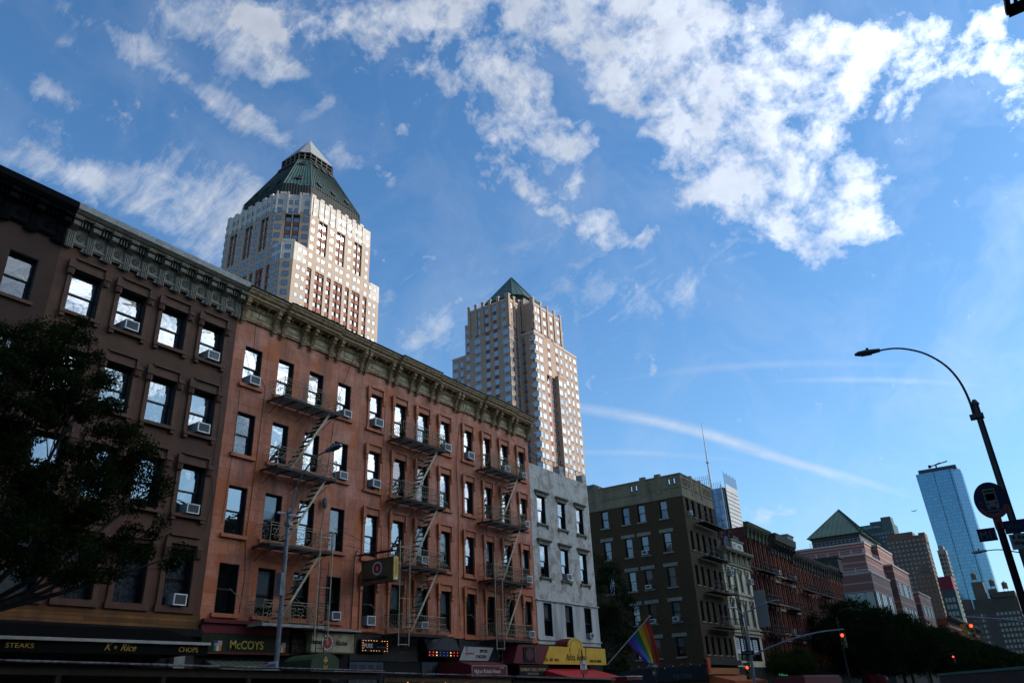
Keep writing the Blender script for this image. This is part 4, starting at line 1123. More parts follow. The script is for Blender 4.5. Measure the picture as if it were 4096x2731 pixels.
for a, b in ((-32.9, -30.9), (-28.2, -27.7)):
    for q in ((a, b, 18.5, 18.54), (a, b, 19.15, 19.19), (a, a + .04, 18.54, 19.15), (b - .04, b, 18.54, 19.15)): mb.fbox(FOL, q[0], q[1], q[2], q[3], .032, .06)
for q in ((67.3, 68.7, 18.5, 18.54), (67.3, 68.7, 19.1, 19.14), (67.3, 67.34, 18.54, 19.1), (68.66, 68.7, 18.54, 19.1)): mb.fbox(FR, q[0], q[1], q[2], q[3], .032, .06)
mb.build('parapet', m_band, OL)
mb = MB(); mb.box(-37, -34.7, 66, 70, 18.7, 20.6); mb.build('stair_bulkhead', plain('grey bulkhead', (.12, .115, .10), .8, c2=(.05, .05, .045)), OL)
for i, (a, b) in enumerate(lcols):
    for j, (c, d) in enumerate(orow):
        if i == 0 and j > 2: continue
        window(OL, FOL, a, b, c, d, .2, blind=(1, .45, .5, 1, .6, 0, .5)[(i * 5 + j * 3) % 7], glass=m_glass2)
        s_ = MB(); s_.fbox(FOL, a - .12, b + .12, c - .14, c - .003, -.02, .1); s_.build('window_sill', m_sill, OL)
        if j: s_ = MB(); s_.fbox(FOL, a - .3, b + .3, d + .003, d + .3, -.02, .03); s_.build('lintel', m_sill, OL)
for a, b, c, d in fops:
    window(OL, FR, a, b, c, d, .22, glass=m_glass2, blind=random.choice([0, .4]))
    s_ = MB(); s_.fbox(FR, a - .08, b + .08, c - .1, c - .003, -.02, .08); s_.build('window_sill', m_sill, OL)
for i, j, nm in ((2, 1, 'second row from top, third column'), (2, 2, 'third row from top, third column'), (3, 3, 'fourth row from top, corner column'), (2, 3, 'fourth row from top, third column')):
    ac_unit(FOL, (lcols[i][0] + lcols[i][1]) / 2, orow[j][0] + .02, 'air conditioner on the olive side wall, ' + nm, size=(.5, .34), proj=.3)
ac_unit(FR, 65.2, 15.88, 'air conditioner in the top corner window of the olive building front', size=(.46, .34), proj=.28)
ac_unit(FR, 70.9, 6.93, 'air conditioner low at the far end of the olive building front', size=(.46, .34), proj=.28)

# ---- cream building ----
m_cream = plain('cream painted facade', (.66, .56, .37), .7, c2=(.48, .40, .26), scale=1.4, streak=True)
m_cream_d = plain('dirty cream cornice', (.26, .21, .12), .75, c2=(.10, .08, .05), scale=3, bmp=.2)
CR = root('cream_building', (XF, 72, 0), 'narrow cream building with EST plaque on its parapet, beside the olive one', 'building', 'buildings beyond the side street')
ccol = [(72.65, 73.3), (74.5, 75.15), (76.15, 76.8), (78.15, 78.8)]; crow = [(10.1, 12.0), (7.0, 9.1)]
mb = MB(); ops = [(a, b, c, d) for a, b in ccol for c, d in crow] + [(72.3, 79.2, 3.9, 6.0)]
wall_open(mb, FR, 71.96, 79.85, 3.4, 13.2, ops, .22); shell(mb, FR, 71.96, 79.85, 0, 13.2, 12, 0, 2); mb.face([FR.P(71.96, 0, 0), FR.P(79.85, 0, 0), FR.P(79.85, 3.4, 0), FR.P(71.96, 3.4, 0)], 3)
mb.build('wall', [m_cream, m_room, m_tar, m_black], CR)
mb = MB(); mb.fbox(FR, 71.96, 79.85, 12.55, 13.6, .003, .1); mb.extr(FR, 71.9, 79.95, [(.0, 13.6), (.5, 13.65), (.62, 13.8), (.65, 13.95), (0, 14.0)])
mb.fbox(FR, 71.96, 79.85, 12.45, 12.6, .003, .2)
for i in range(6): mb.fbox(FR, 72.3 + i * 1.27, 73.2 + i * 1.27, 12.75, 13.4, .102, .16); mb.extr(FR, 72.0 + i * 1.52, 72.2 + i * 1.52, [(.1, 12.7), (.2, 12.8), (.35, 13.4), (.5, 13.6), (.1, 13.6)])
mb.fbox(FR, 74.4, 77.9, 13.95, 14.85, .1, .35); mb.fbox(FR, 74.3, 78.0, 14.85, 14.98, .05, .45); mb.build('cornice', m_cream_d, CR)
mb = MB(); mb.fbox(FR, 74.65, 77.65, 14.05, 14.75, .352, .38); pl = mb.build('plaque', plain('pale plaque', (.55, .52, .45), .7), CR)
text('EST. 1888', .5, FR, 74.85, 14.2, .381, m_black, CR, 'plaque_lettering', sx=1.15)
mb = MB()
for j, (c, d) in enumerate(crow):
    for a, b in ccol:
        for q in ((a - .12, a - .003), (b + .003, b + .12)): mb.fbox(FR, q[0], q[1], c - .1, d + .1, .002, .07)
        mb.fbox(FR, a - .25, b + .25, d + .18, d + .3, .002, .18)
        for s0 in (a - .2, b + .05): mb.fbox(FR, s0, s0 + .15, d - .25, d + .178, .072, .14)
    mb.fbox(FR, 71.96, 79.9, c - .35, c - .18, .002, .15)
for u_ in (75.0, 76.4, 78.3): mb.fbox(FR, u_ - .35, u_ + .35, 9.25 + .35, 9.7, .002, .03)
mb.fbox(FR, 71.96, 79.9, 6.3, 6.45, .002, .2); mb.fbox(FR, 71.96, 79.9, 6.05, 6.2, .002, .12)
mb.build('mouldings', plain('cream moulding', (.5, .42, .28), .7, c2=(.2, .17, .11), scale=5), CR)
for a, b in ccol:
    for c, d in crow: window(CR, FR, a, b, c, d, .22, glass=m_glass2)
window(CR, FR, 72.3, 79.2, 3.9, 6.0, .2, style='grid4', glass=m_glass2)
m_poster = plain('white window poster', (.58, .60, .62), .5, c2=(.5, .52, .55))
for i, t_ in enumerate(('FILM\nSTAGE\nROOM', 'SALON', 'HAIR\nNAIL\nSPA', 'STUDIO')):
    mb = MB(); a = 72.55 + i * 1.7; mb.fbox(FR, a, a + 1.25, 4.55, 5.85, -.2, -.17); p = mb.build('window_poster', m_poster, CR)
    mm = MB()
    for k in range(4): mm.fbox(FR, a + .45, a + .85, 4.95 + k * .19, 5.05 + k * .19, -.168, -.164)
    mm.build('poster_print', m_black, CR)
ac_unit(FR, 73.0, 11.3, 'air conditioner above the cream building top left window', size=(.6, .5), proj=.5)
ac_unit(FR, 78.5, 11.0, 'air conditioner at the cream building top right window', size=(.6, .5), proj=.5)

# ---- red brick row down the avenue ----
m_red = brickmat('soot stained red brick', (.30, .075, .035), (.22, .055, .028), (.07, .03, .02), .22, .075, .01, .6, stain=(.04, .018, .012))
m_red2 = brickmat('dark red brick', (.19, .05, .028), (.14, .038, .022), (.05, .025, .02), .22, .075, .01, .7, stain=(.025, .012, .01))
m_moss = plain('green black iron cornice', (.075, .07, .025), .8, c2=(.02, .02, .012), scale=4, bmp=.3)
m_dkc = plain('sooty cornice', (.06, .048, .034), .8, c2=(.02, .017, .014), scale=3, bmp=.3)
m_lst = plain('limestone trim', (.36, .28, .2), .8, c2=(.16, .12, .08), scale=3)
def red_building(u0, u1, zt, label, mat, cmat, cols, rows, arch, ctop, crownw=.55, stone=False):
    o = root('red_tenement', (XF, u0, 0), label, 'building', 'red brick tenements down the avenue')
    n_ = cols; st = (u1 - u0) / n_; cw = st * .42
    cs = [(u0 + st * (i + .5) - cw / 2, u0 + st * (i + .5) + cw / 2) for i in range(n_)]
    ops = [(a, b, c, d) for a, b in cs for c, d in rows]
    mb = MB(); wall_open(mb, FR, u0, u1 - .004, 3.6, zt, ops, .25); shell(mb, FR, u0, u1 - .004, 0, zt, 12, 0, 2); mb.face([FR.P(u0, 0, 0), FR.P(u1 - .004, 0, 0), FR.P(u1 - .004, 3.6, 0), FR.P(u0, 3.6, 0)], 3)
    for i in range(n_ + 1):       # piers
        x = u0 + st * i; mb.fbox(FR, max(u0, x - .16), min(u1 - .006, x + .16), 3.6, zt, .002, .1)
    mb.build('wall', [mat, m_room, m_tar, m_black], o)
    for j, (c, d) in enumerate(rows):
        for a, b in cs: window(o, FR, a, b, c, d, .25, glass=m_glass2, liner=False, blind=random.choice([0, 0, 0, .4]))
    mb = MB()
    for j, (c, d) in enumerate(rows):
        mb.fbox(FR, u0 + .01, u1 - .01, c - .14, c - .003, .102, .16)
        if stone: mb.fbox(FR, u0 + .1, u1 - .1, d + .05, d + .28, .102, .15)
    mb.build('string_courses', m_lst if stone else m_dkc, o)
    if arch:
        mb = MB(); c, d = rows[0]
        for a, b in cs: mb.ring(FR.P((a + b) / 2, d, .1), cw * .62, .07, (0, 1, 0), (0, 0, 1), 10, 4, 0, 0, math.pi); mb.ring(FR.P((a + b) / 2, d, .1), cw * .9, .06, (0, 1, 0), (0, 0, 1), 10, 4, 0, 0, math.pi)
        mb.build('arch_hoods', mat, o)
    cb = MB(); z = zt
    cb.fbox(FR, u0, u1 - .01, z - 1.0, z - .1, .102, .2)
    cb.extr(FR, u0 - .02, u1 - .01, [(.1, z - .12), (crownw * .7, z - .08), (crownw, z + .15), (crownw + .1, z + ctop), (.1, z + ctop + .04)])
    k = int((u1 - u0) / 1.15)
    for i in range(k + 1):
        x = u0 + .12 + (u1 - u0 - .34) * i / k; cb.extr(FR, x, x + .2, [(.2, z - 1.3), (.3, z - 1.2), (.34, z - .7), (crownw * .9, z - .3), (crownw * .9, z - .121), (.2, z - .121)])
    kk = int((u1 - u0) / .3)
    for i in range(kk): cb.fbox(FR, u0 + .1 + i * .3, u0 + .25 + i * .3, z - .35, z - .13, .202, .32)
    cb.build('cornice', cmat, o)
    return o
rr = [(13.0, 15.6), (9.8, 12.2), (6.8, 9.0), (4.2, 5.9)]
red_building(79.95, 87.9, 17.0, 'dark brick tenement with mossy cornice and graffiti on its side wall', m_red2, m_moss, 5, rr, True, .45)
red_building(87.9, 96.0, 16.4, 'bright red brick tenement with arched top windows and a grey sloping cornice', m_red, m_dkc, 5, [(12.9, 15.2), (9.8, 12.0), (6.8, 9.0), (4.2, 5.9)], True, .9, 1.0, True)
red_building(96.0, 104.5, 15.9, 'red brick tenement third from the cream building, with roof hatch above', m_red, m_dkc, 5, [(12.4, 14.5), (9.4, 11.6), (6.6, 8.7), (4.1, 5.8)], False, .4)
red_building(104.5, 113.0, 15.9, 'red brick tenement fourth from the cream building, dark bracketed cornice', m_red2, m_dkc, 5, [(12.4, 14.5), (9.4, 11.6), (6.6, 8.7), (4.1, 5.8)], False, .4)
red_building(113.0, 121.5, 16.1, 'red brick tenement last in its row before the striped pink building', m_red, m_dkc, 5, [(12.4, 14.5), (9.4, 11.6), (6.6, 8.7), (4.1, 5.8)], False, .45)
mb = MB(); mb.box(-29.5, -25.3, 98.0, 100.6, 15.9, 18.6); mb.box(-29.6, -25.2, 97.9, 100.7, 18.6, 18.75)
single(mb, 'roof_bulkhead', plain('weathered bulkhead', (.22, .22, .22), .7, c2=(.08, .08, .08), scale=1.5), (-27.4, 99.3, 15.9), 'grey painted roof stair hatch standing on the red brick row', 'roof hatch')
mb = MB(); mb.box(-27.5, -24.3, 119.0, 121.4, 16.1, 18.1); mb.box(-27.6, -24.1, 118.9, 121.5, 18.1, 18.35)
single(mb, 'chimney_block', m_dkc, (-26, 120.2, 16.1), 'dark blocky parapet pier on the far end of the red row', 'parapet pier')
# graffiti on the side wall of the first red building (above the cream one)
g = MB(); FG = FY(79.95)
m_gr = plain('pale graffiti paint', (.30, .31, .34), .7, c2=(.14, .15, .17), scale=3)
rs = random.Random(5)
for i in range(6):
    x = -31.2 + i * .98; pts = [(x, 15.2), (x + .15, 15.9 + rs.uniform(0, .4)), (x + .45, 16.2 + rs.uniform(-.2, .2)), (x + .7, 15.9), (x + .6, 15.4), (x + .3, 15.15)]
    g.slab(FG, pts, .004, .014)
for x in (-28.6, -27.4, -26.6): g.tube([FG.P(x, 16.2, .02), FG.P(x + .1, 16.8, .02), FG.P(x + .35, 16.5, .02)], .05, 4)
single(g, 'graffiti', m_gr, (-28, 79.93, 15.2), 'pale bubble graffiti on the dark wall above the cream building', 'graffiti')

# small fire escapes of the farther buildings
def far_escape(name_label, u0, u1, levels, x_out, rail=.85, ladder=True):
    o = root('fire_escape', (XF, u0, levels[-1]), name_label, 'fire escape', 'fire escapes on the avenue fronts')
    for k, z in enumerate(levels):
        mb = MB(); mb.fbox(FR, u0, u1, z - .05, z, .14, x_out); 
        mb.build('platform', m_iron_dk, o); mb = MB()
        for zz in (z + rail, z + rail * .5):
            mb.tube([FR.P(u0, zz, .12), FR.P(u0, zz, x_out), FR.P(u1, zz, x_out), FR.P(u1, zz, .12)], .018, 4)
        n_ = int((u1 - u0) / .22)
        for i in range(n_ + 1): mb.tube([FR.P(u0 + (u1 - u0) * i / n_, z, x_out), FR.P(u0 + (u1 - u0) * i / n_, z + rail, x_out)], .012, 3)
        mb.build('railing', m_iron_dk, o)
        if k < len(levels) - 1:
            z2 = levels[k + 1]; mb = MB(); a, b = u1 - .7, u0 + 1.2
            for nn in (x_out - .65, x_out - .15): mb.tube([FR.P(a, z, nn), FR.P(b, z2, nn)], .03, 4)
            for i in range(1, 11): mb.fbox(FR, a + (b - a) * i / 11 - .08, a + (b - a) * i / 11 + .08, z + (z2 - z) * i / 11 - .01, z + (z2 - z) * i / 11 + .01, x_out - .64, x_out - .16)
            mb.build('stair', m_iron_dk, o)
    return o
far_escape('dark fire escape on the avenue front of the olive corner building', 66.1, 71.3, [15.3, 12.3, 9.35, 6.45], 1.1)
far_escape('dark fire escape on the first red building past the cream one', 81.3, 86.5, [12.6, 9.4, 6.4], 1.0)
far_escape('dark fire escape on the bright red building with arched windows', 90.0, 94.5, [12.5, 9.3, 6.3], 1.0)
far_escape('dark fire escape on the third red building from the cream one', 97.8, 102.5, [11.9, 8.9, 6.1], 1.0)
far_escape('dark fire escape on the fourth red building from the cream one', 106.3, 111.0, [11.9, 8.9, 6.1], 1.0)
far_escape('dark fire escape on the last red building of the row', 114.8, 119.6, [11.9, 8.9, 6.1], 1.0)
for k, (u_, z_) in enumerate(((89.2, 12.95), (95.2, 12.95), (91.0, 6.85), (97.2, 6.65), (83.6, 4.25))):
    ac_unit(FR, u_, z_, ['air conditioner at the first top window of the bright red building', 'air conditioner at the last top window of the bright red building', 'air conditioner in the third row of the bright red building', 'air conditioner in the third row of the red building with roof hatch', 'air conditioner low on the dark brick building past the cream one'][k], size=(.6, .45), proj=.45)
# blue-grey banner
mb = MB(); FB = FY(79.3); mb.fbox(FB, -24.85, -23.7, 7.0, 10.45, -.03, .03); b = single(mb, 'hanging_banner', plain('pale blue banner cloth', (.17, .19, .24), .7, c2=(.20, .20, .14), scale=.8), (-24.8, 79.3, 7), 'long pale blue grey banner hanging beside the cream building', 'banner')

# ================================================================= striped pink building with green pyramid roof
def stripes():
    m, nt, bs = newmat('pink brick with pale stripes'); setv(bs, Roughness=.75)
    tc = N(nt, 'ShaderNodeTexCoord'); sp = N(nt, 'ShaderNodeSeparateXYZ'); nt.links.new(tc.outputs['Object'], sp.inputs[0])
    mm = N(nt, 'ShaderNodeMath', operation='MODULO'); mm.inputs[1].default_value = 1.55; nt.links.new(sp.outputs[2], mm.inputs[0])
    r_ = N(nt, 'ShaderNodeValToRGB'); r_.color_ramp.interpolation = 'CONSTANT'; e = r_.color_ramp.elements
    e[0].color = (.15, .055, .042, 1); e[1].position = .85; e[1].color = (.27, .17, .14, 1)
    dv = N(nt, 'ShaderNodeMath', operation='DIVIDE'); dv.inputs[1].default_value = 1.55; nt.links.new(mm.outputs[0], dv.inputs[0]); nt.links.new(dv.outputs[0], r_.inputs[0])
    nt.links.new(r_.outputs[0], bs.inputs['Base Color']); return m
m_pk = stripes()
PK = root('pink_building', (-27, 158, 0), 'stepped pink building with pale stripes and a big green pyramid roof', 'building')
BX = [(-60, -30, 175.5, 200, 28.2), (-60, -28.8, 183, 200, 28.3), (-60, -28.5, 165, 182, 24.4), (-60, -27, 158, 176.5, 20.1), (-60, -27.05, 185, 205, 24.2), (-60, -27, 213.7, 233, 20.8), (-60, -29.5, 176, 236, 18.0)]
mb = MB()
for x0, x1, y0, y1, z in BX: mb.box(x0, x1, y0, y1, 0, z)
mb.build('wall', m_pk, PK)
mb = MB()
for x0, x1, y0, y1, z in BX[:6]: mb.box(x0, x1 + .15, y0 - .15, y1 + .1, z - .02, z + .35)
mb.build('coping', plain('pale coping stone', (.36, .28, .25), .7), PK)
mb = MB(); mb.box(-55, -26.9, 157.9, 236.1, 0, 7.5); mb.build('base', plain('dark foot box', (.03, .022, .02), .7), PK)  # dark box added so the street-level foot reads as dark
m_pg = glassmat('bronze glass', (.8, .85, .85), .12, .002, base=(.02, .025, .025), through=False)
PWn = MB()
for (F, a, b, c, d) in ((FY(158), -33.5, -27.2, 13.4, 16.9), (FX(-27), 158.2, 161.5, 13.4, 16.9), (FX(-27), 163.5, 168.5, 13.4, 16.9), (FX(-27), 170.5, 174, 13.4, 16.9), (FX(-27.05), 187, 191, 18.2, 21.2), (FX(-27.05), 193, 198, 18.2, 21.2), (FX(-27.05), 200, 203, 18.2, 21.2),
        (FX(-27.05), 187, 191, 12.5, 16), (FX(-27.05), 193, 195, 12.5, 16), (FX(-27.05), 196, 198, 12.5, 16), (FX(-27.05), 200, 203, 12.5, 16), (FX(-27), 216, 220, 15.5, 18.2), (FX(-27), 222, 226, 15.5, 18.2), (FX(-27), 228, 231, 15.5, 18.2), (FX(-27), 216, 220, 10, 13.5), (FX(-27), 222, 224, 10, 13.5), (FX(-27), 225, 227, 10, 13.5), (FX(-27), 229, 231, 10, 13.5),
        (FX(-27), 163.5, 168.5, 8, 11.5), (FY(185), -30.5, -27.3, 18.2, 21.2), (FY(213.7), -31, -27.3, 15.5, 18.2)):
    mb = MB(); t = .12
    for q in ((a, a + t, c, d), (b - t, b, c, d), (a + t, b - t, c, c + t), (a + t, b - t, d - t, d)): mb.fbox(F, q[0], q[1], q[2], q[3], -.02, .08)
    k = int((b - a) / 1.3)
    for i in range(1, k): mb.fbox(F, a + (b - a) * i / k - .05, a + (b - a) * i / k + .05, c + t, d - t, .01, .07)
    wv = mb.build('window', m_frame_dk, PK)
    mb = MB(); mb.face([F.P(a + .05, c + .05, .03), F.P(b - .05, c + .05, .03), F.P(b - .05, d - .05, .03), F.P(a + .05, d - .05, .03)]); mb.build('pane', m_pg, wv)
mb = MB()
for x0, x1, y0, y1, z in ((-41, -30.2, 175.8, 198, 28.5), (-58, -28.7, 165.3, 182, 24.7), (-58, -27.2, 158.3, 176, 20.4)):
    for zz in (z + .5, z + .95): mb.tube([(x0, y0, zz), (x1, y0, zz), (x1, y1, zz)], .035, 4)
    for i in range(14): mb.tube([(x0 + (x1 - x0) * i / 13, y0, z - .1), (x0 + (x1 - x0) * i / 13, y0, z + .95)], .03, 4)
mb.build('terrace_railing', m_steel, PK)
mb = MB(); mb.box(-40.5, -30.6, 176, 197.4, 28.2, 30.5); mb.build('clerestory', m_cud, PK)
mb = MB(); E = [(-41.2, 175.3, 30.5), (-30, 175.3, 30.5), (-30, 198.2, 30.5), (-41.2, 198.2, 30.5)]; ap = Vector((-35.6, 187, 38.0))
for i in range(4):
    mb.face([E[i], E[(i + 1) % 4], ap]); a0, a1 = Vector(E[i]), Vector(E[(i + 1) % 4])
    nn = (a1 - a0).cross(ap - a0).normalized() * .06
    n_ = 11 if i % 2 == 0 else 16
    for j in range(n_ + 1):      # standing seams run straight up the slope
        s_ = j / n_; base = a0.lerp(a1, s_); mid = (a0 + a1) / 2; up = ap - mid; t_ = 1 - abs(2 * s_ - 1)
        if t_ > .02: mb.tube([base + nn * .5, base + up * t_ + nn * .5], .03, 3, 1)
    mb.tube([a0, ap], .14, 4, 1)
mb.face(E[::-1]); mb.build('roof', [plain('green copper roof', (.028, .08, .052), .5, c2=(.018, .052, .036), scale=.3), plain('roof seam', (.012, .035, .022), .7, spec=.05)], PK)

# ---- hanging-garden brown tower, green-blue tower, etc. ----
def MBbox(o, b, name, mat):
    mb = MB(); mb.box(*b); return mb.build(name, mat, o)
def slab_tower(name, loc, label, boxes, wallm, glassm, wins, extra=None, cat='skyscraper', frame=None):
    o = root(name, loc, label, cat)
    mb = MB()
    for b in boxes: mb.box(*b)
    mb.build('wall', wallm, o)
    tw = TowerWindows(o, [frame or m_t1d, glassm])
    for F, us, zs, w_, h_ in wins:
        for z in zs:
            for u_ in us: tw.add(F, u_, z, w_, h_)
    tw.finish(prio=lambda t: -t[2])
    if extra: extra(o)
    return o
m_bt = plain('brown tower brick', (.14, .085, .055), .75, scale=.1)
m_btg = glassmat('dull tower glass', (.7, .75, .8), .12, .001, base=(.012, .015, .02), through=False)
frange = lambda a, b, s_: [a + s_ * i for i in range(int((b - a) / s_) + 1)]
slab_tower('brown_tower', (-75, 600, 0), 'brown brick tower with a sunlit edge behind the pink building', [(-88, -63, 600, 617, 0, 93), (-86, -70, 601, 616, 93, 96), (-66.5, -62.5, 601, 614, 88, 94.5)], m_bt, m_btg,
    [(FY(600), frange(-86.5, -64.5, 2.75), frange(38, 91, 3.05), 1.5, 1.4), (FX(-63), frange(602, 616, 2.8), frange(38, 91, 3.05), 1.3, 1.4)], None)
def mg_extra(o):
    mb = MB(); mb.box(-127.5, -108.4, 801, 815, 136, 141); mb.box(-117, -108.2, 799.5, 815, 130, 143.8); mb.build('crown', plain('blue green terracotta', (.06, .10, .10), .6, scale=.2), o)
    text("McGRAW-HILL", 3.4, FY(800), -139.2, 134.8, .4, plain('pale sign letters', (.4, .42, .42), .6), o, 'sign_letters', ext=.1, sx=.95)
slab_tower('green_slab_tower', (-122, 800, 0), 'dark blue green slab tower with rooftop letters behind the pink building', [(-141, -108, 800, 830, 0, 138.5)], plain('blue green slab', (.035, .07, .075), .6, c2=(.02, .045, .05), scale=.1), m_btg,
    [(FY(800), frange(-139, -110, 2.9), frange(70, 132, 3.7), 2.0, 1.7)], mg_extra)
slab_tower('balcony_tower', (-60, 650, 0), 'slim pale tower with balconies standing in front of the blue glass tower', [(-62.5, -57, 650, 662, 0, 88), (-61.5, -58, 651, 660, 88, 91)], plain('pale concrete', (.26, .24, .20), .8, c2=(.14, .13, .11), scale=.2), m_btg,
    [(FY(650), (-61.2, -58.6), frange(45, 86, 3), 1.7, 1.6), (FX(-57), frange(652, 661, 3), frange(45, 86, 3), 1.7, 1.6)], None)
# dark masonry block far down the avenue
def dk_extra(o):
    mb = MB()
    mb.box(-52, -44, 720, 735, 50, 70); mb.box(-63, -56, 720, 730, 49, 58); mb.box(-42, -36, 722, 735, 58, 64)
    mb.build('roof_sheds', plain('brown roof shed', (.10, .075, .055), .8, scale=.3), o)
    mb = MB()
    for x_, y_, z_ in ((-49, 722, 71), (-38, 724, 65), (-30, 722, 62)):
        mb.tube([(x_, y_ + 3, z_ + 1.5), (x_, y_ + 3, z_ + 5.5)], 2.0, 10); mb.tube([(x_, y_ + 3, z_ + 5.5), (x_, y_ + 3, z_ + 7.2)], 2.2, 10, r1=.1)
        for dx in (-1.3, 1.3): mb.tube([(x_ + dx, y_ + 2, z_ - 3), (x_ + dx, y_ + 2, z_ + 1.5)], .2, 4)
    mb.build('water_tank', plain('weathered tank', (.12, .10, .085), .8, scale=1), o)
slab_tower('dark_loft_building', (-45, 716, 0), 'wide dark masonry building under the blue glass tower', [(-66, -24, 716, 760, 0, 50), (-54, -24, 718, 760, 50, 57), (-40, -24.5, 716.5, 760, 57, 61)], plain('dark masonry', (.045, .04, .033), .8, c2=(.06, .055, .045), scale=.15), m_btg,
    [(FY(716), frange(-64, -26, 2.7), frange(14, 47, 3.9), 1.7, 2.1), (FX(-24), frange(719, 758, 3), frange(14, 47, 3.9), 1.7, 2.1)], dk_extra, 'building')
# red building past the trees
rb2 = red_building(238, 318, 16.2, 'long red brick block past the trees, cream striped windows', m_red, m_dkc, 26, [(11.8, 14.0), (8.2, 10.4), (4.8, 7.0)], False, .5, 1.2, True)
mb = MB(); mb.box(-60, -25.2, 236, 237.9, 0, 14.5); single(mb, 'party_wall', m_red2, (-40, 236, 0), 'dark blank brick wall left of the long red block past the trees', 'wall')
slab_tower('crimson_topped_block', (-45, 560, 0), 'dark teal building with a crimson top beside the balcony tower', [(-58, -50, 560, 575, 0, 52)], plain('dark teal panel', (.03, .06, .06), .7), m_btg, [(FY(560), (-56, -54, -52), frange(30, 48, 4), 1.5, 2.5)], lambda o: MBbox(o, (-58, -50.3, 560.3, 575, 52.01, 60), 'crimson_top', plain('crimson panel', (.16, .012, .02), .7)), 'building')  # crimson is the top panel's own colour

# ================================================================= distant glass towers
def gridglass(name, c, line, bw, bh, ms, refl, base, vert=1.0):
    m = glassmat(name, c, refl, .002, rough=.06, base=base, through=False, wscale=.1)
    nt = m.node_tree; gl = [n for n in nt.nodes if n.type == 'BSDF_GLOSSY'][0]; bs = nt.nodes['Principled BSDF']
    b = N(nt, 'ShaderNodeTexBrick'); b.offset = 0; setv(b, Scale=1.0, Color1=col4(c), Color2=col4(tuple(x * .5 for x in c)), Mortar=col4(line)); b.inputs['Mortar Size'].default_value = ms; b.inputs['Brick Width'].default_value = bw; b.inputs['Row Height'].default_value = bh; b.inputs['Mortar Smooth'].default_value = .3
    nt.links.new(wallco(nt), b.inputs['Vector']); nt.links.new(b.outputs['Color'], gl.inputs['Color'])
    return m
m_bg = gridglass('blue curtain wall', (.38, .66, .82), (.12, .27, .38), 1.6, 5.2, .7, .62, (.01, .04, .09))
m_bg2 = gridglass('lit side curtain wall', (.8, .9, .95), (.4, .5, .55), 1.6, 5.2, .5, .7, (.1, .13, .15))
def glass_tower():
    o = root('blue_glass_tower', (-100, 1350, 0), 'tall blue glass tower with roof crane, far down the avenue', 'skyscraper')
    b0 = [(-122, 1350), (-79, 1350), (-67, 1363), (-67, 1400), (-122, 1400)]; t0 = [(-130.5, 1350), (-79, 1350), (-68, 1362), (-68, 1400), (-130.5, 1400)]
    mb = MB(); Z = 299.5
    bb = [Vector((x, y, 0)) for x, y in b0]; tt = [Vector((x, y, Z)) for x, y in t0]
    for i in range(5): mb.face([bb[i], bb[(i + 1) % 5], tt[(i + 1) % 5], tt[i]], 1 if i == 2 else 0)  # street-side face in a paler glass copy, as if brightly lit
    mb.face(tt, 2); mb.build('curtain_wall', [m_bg, m_bg2, m_tar], o)
    mb = MB()
    for x_ in (-105, -82): mb.tube([(x_, 1349.8, 40), (x_, 1349.8, Z)], .5, 4)
    mb.build('mullion', m_frame_dk, o)
    mb = MB(); mb.box(-126, -72, 1353, 1390, Z, Z + 6.5); mb.build('crown', plain('dark crown', (.05, .06, .07), .7), o)
    mb = MB(); mb.tube([(-99, 1355, Z + 6), (-99, 1355, Z + 12)], 1.2, 6); mb.tube([(-108, 1355, Z + 10), (-82, 1355, Z + 14)], .9, 5); mb.box(-110, -106, 1353, 1357, Z + 8, Z + 12); mb.tube([(-99, 1355, Z + 12), (-92, 1355, Z + 14)], .5, 4); mb.tube([(-83, 1355, Z + 12), (-83, 1355, Z + 16)], .3, 4)
    mb.build('roof_crane', m_black, o)
glass_tower()
m_sg = gridglass('grey blue glass', (.5, .62, .78), (.2, .28, .38), 6, 8.2, .9, .28, (.02, .05, .1))
m_scr = plain('white ceramic screen', (.34, .35, .36), .6, c2=(.28, .29, .3), scale=.05)
def screen_tower():
    o = root('mast_tower', (-320, 930, 0), 'grey screened glass tower with a tall white mast on its roof', 'skyscraper')
    mb = MB(); mb.box(-345, -300.5, 913, 960, 0, 228); mb.build('glass_body', m_sg, o)
    Fs = FX(-299); mb = MB(); mb.fbox(Fs, 914, 958, 0, 232, 0, .8)
    mb.build('screen', m_scr, o); mb = MB()
    for z in frange(150, 224, 5.2): mb.fbox(Fs, 915, 957, z, z + .9, .82, 1.0)
    mb.build('screen_slots', m_frame_dk, o)
    mb = MB()
    for i in range(12): mb.tube([Fs.P(914 + i * 4, 232, .4), Fs.P(914 + i * 4, 246 + (2 if i % 3 == 0 else 0), .4)], .35, 3)
    for z in (236, 240, 244): mb.tube([Fs.P(914, z, .4), Fs.P(958, z, .4)], .2, 3)
    Fy = FY(911)
    for i in range(11): mb.tube([Fy.P(-344 + i * 2.6, 222, 0), Fy.P(-344 + i * 2.6, 246, 0)], .35, 3)
    for z in (226, 231, 236, 241): mb.tube([Fy.P(-344, z, 0), Fy.P(-317, z, 0)], .2, 3)
    for i in range(6): mb.tube([Fy.P(-314 + i * 2.2, 225, 0), Fy.P(-314 + i * 2.2, 234 + (i % 2) * 2, 0)], .3, 3)
    mb.build('roof_rods', plain('pale rods', (.35, .4, .45), .5), o)
    mb = MB()
    for x_ in (-318.5, -303.5): mb.fbox(Fy, x_, x_ + 1.4, 0, 231, .1, 1.2)
    mb.build('corner_truss', m_scr, o)
    mb = MB(); b = (-321, 928); mb.tube([(b[0], b[1], 228), (b[0], b[1], 268), (b[0], b[1], 322)], 1.6, 8, r1=.25); mb.tube([(b[0], b[1], 266), (b[0], b[1], 267.5)], 2.2, 8); mb.build('mast', plain('white mast', (.6, .6, .6), .5), o)
screen_tower()
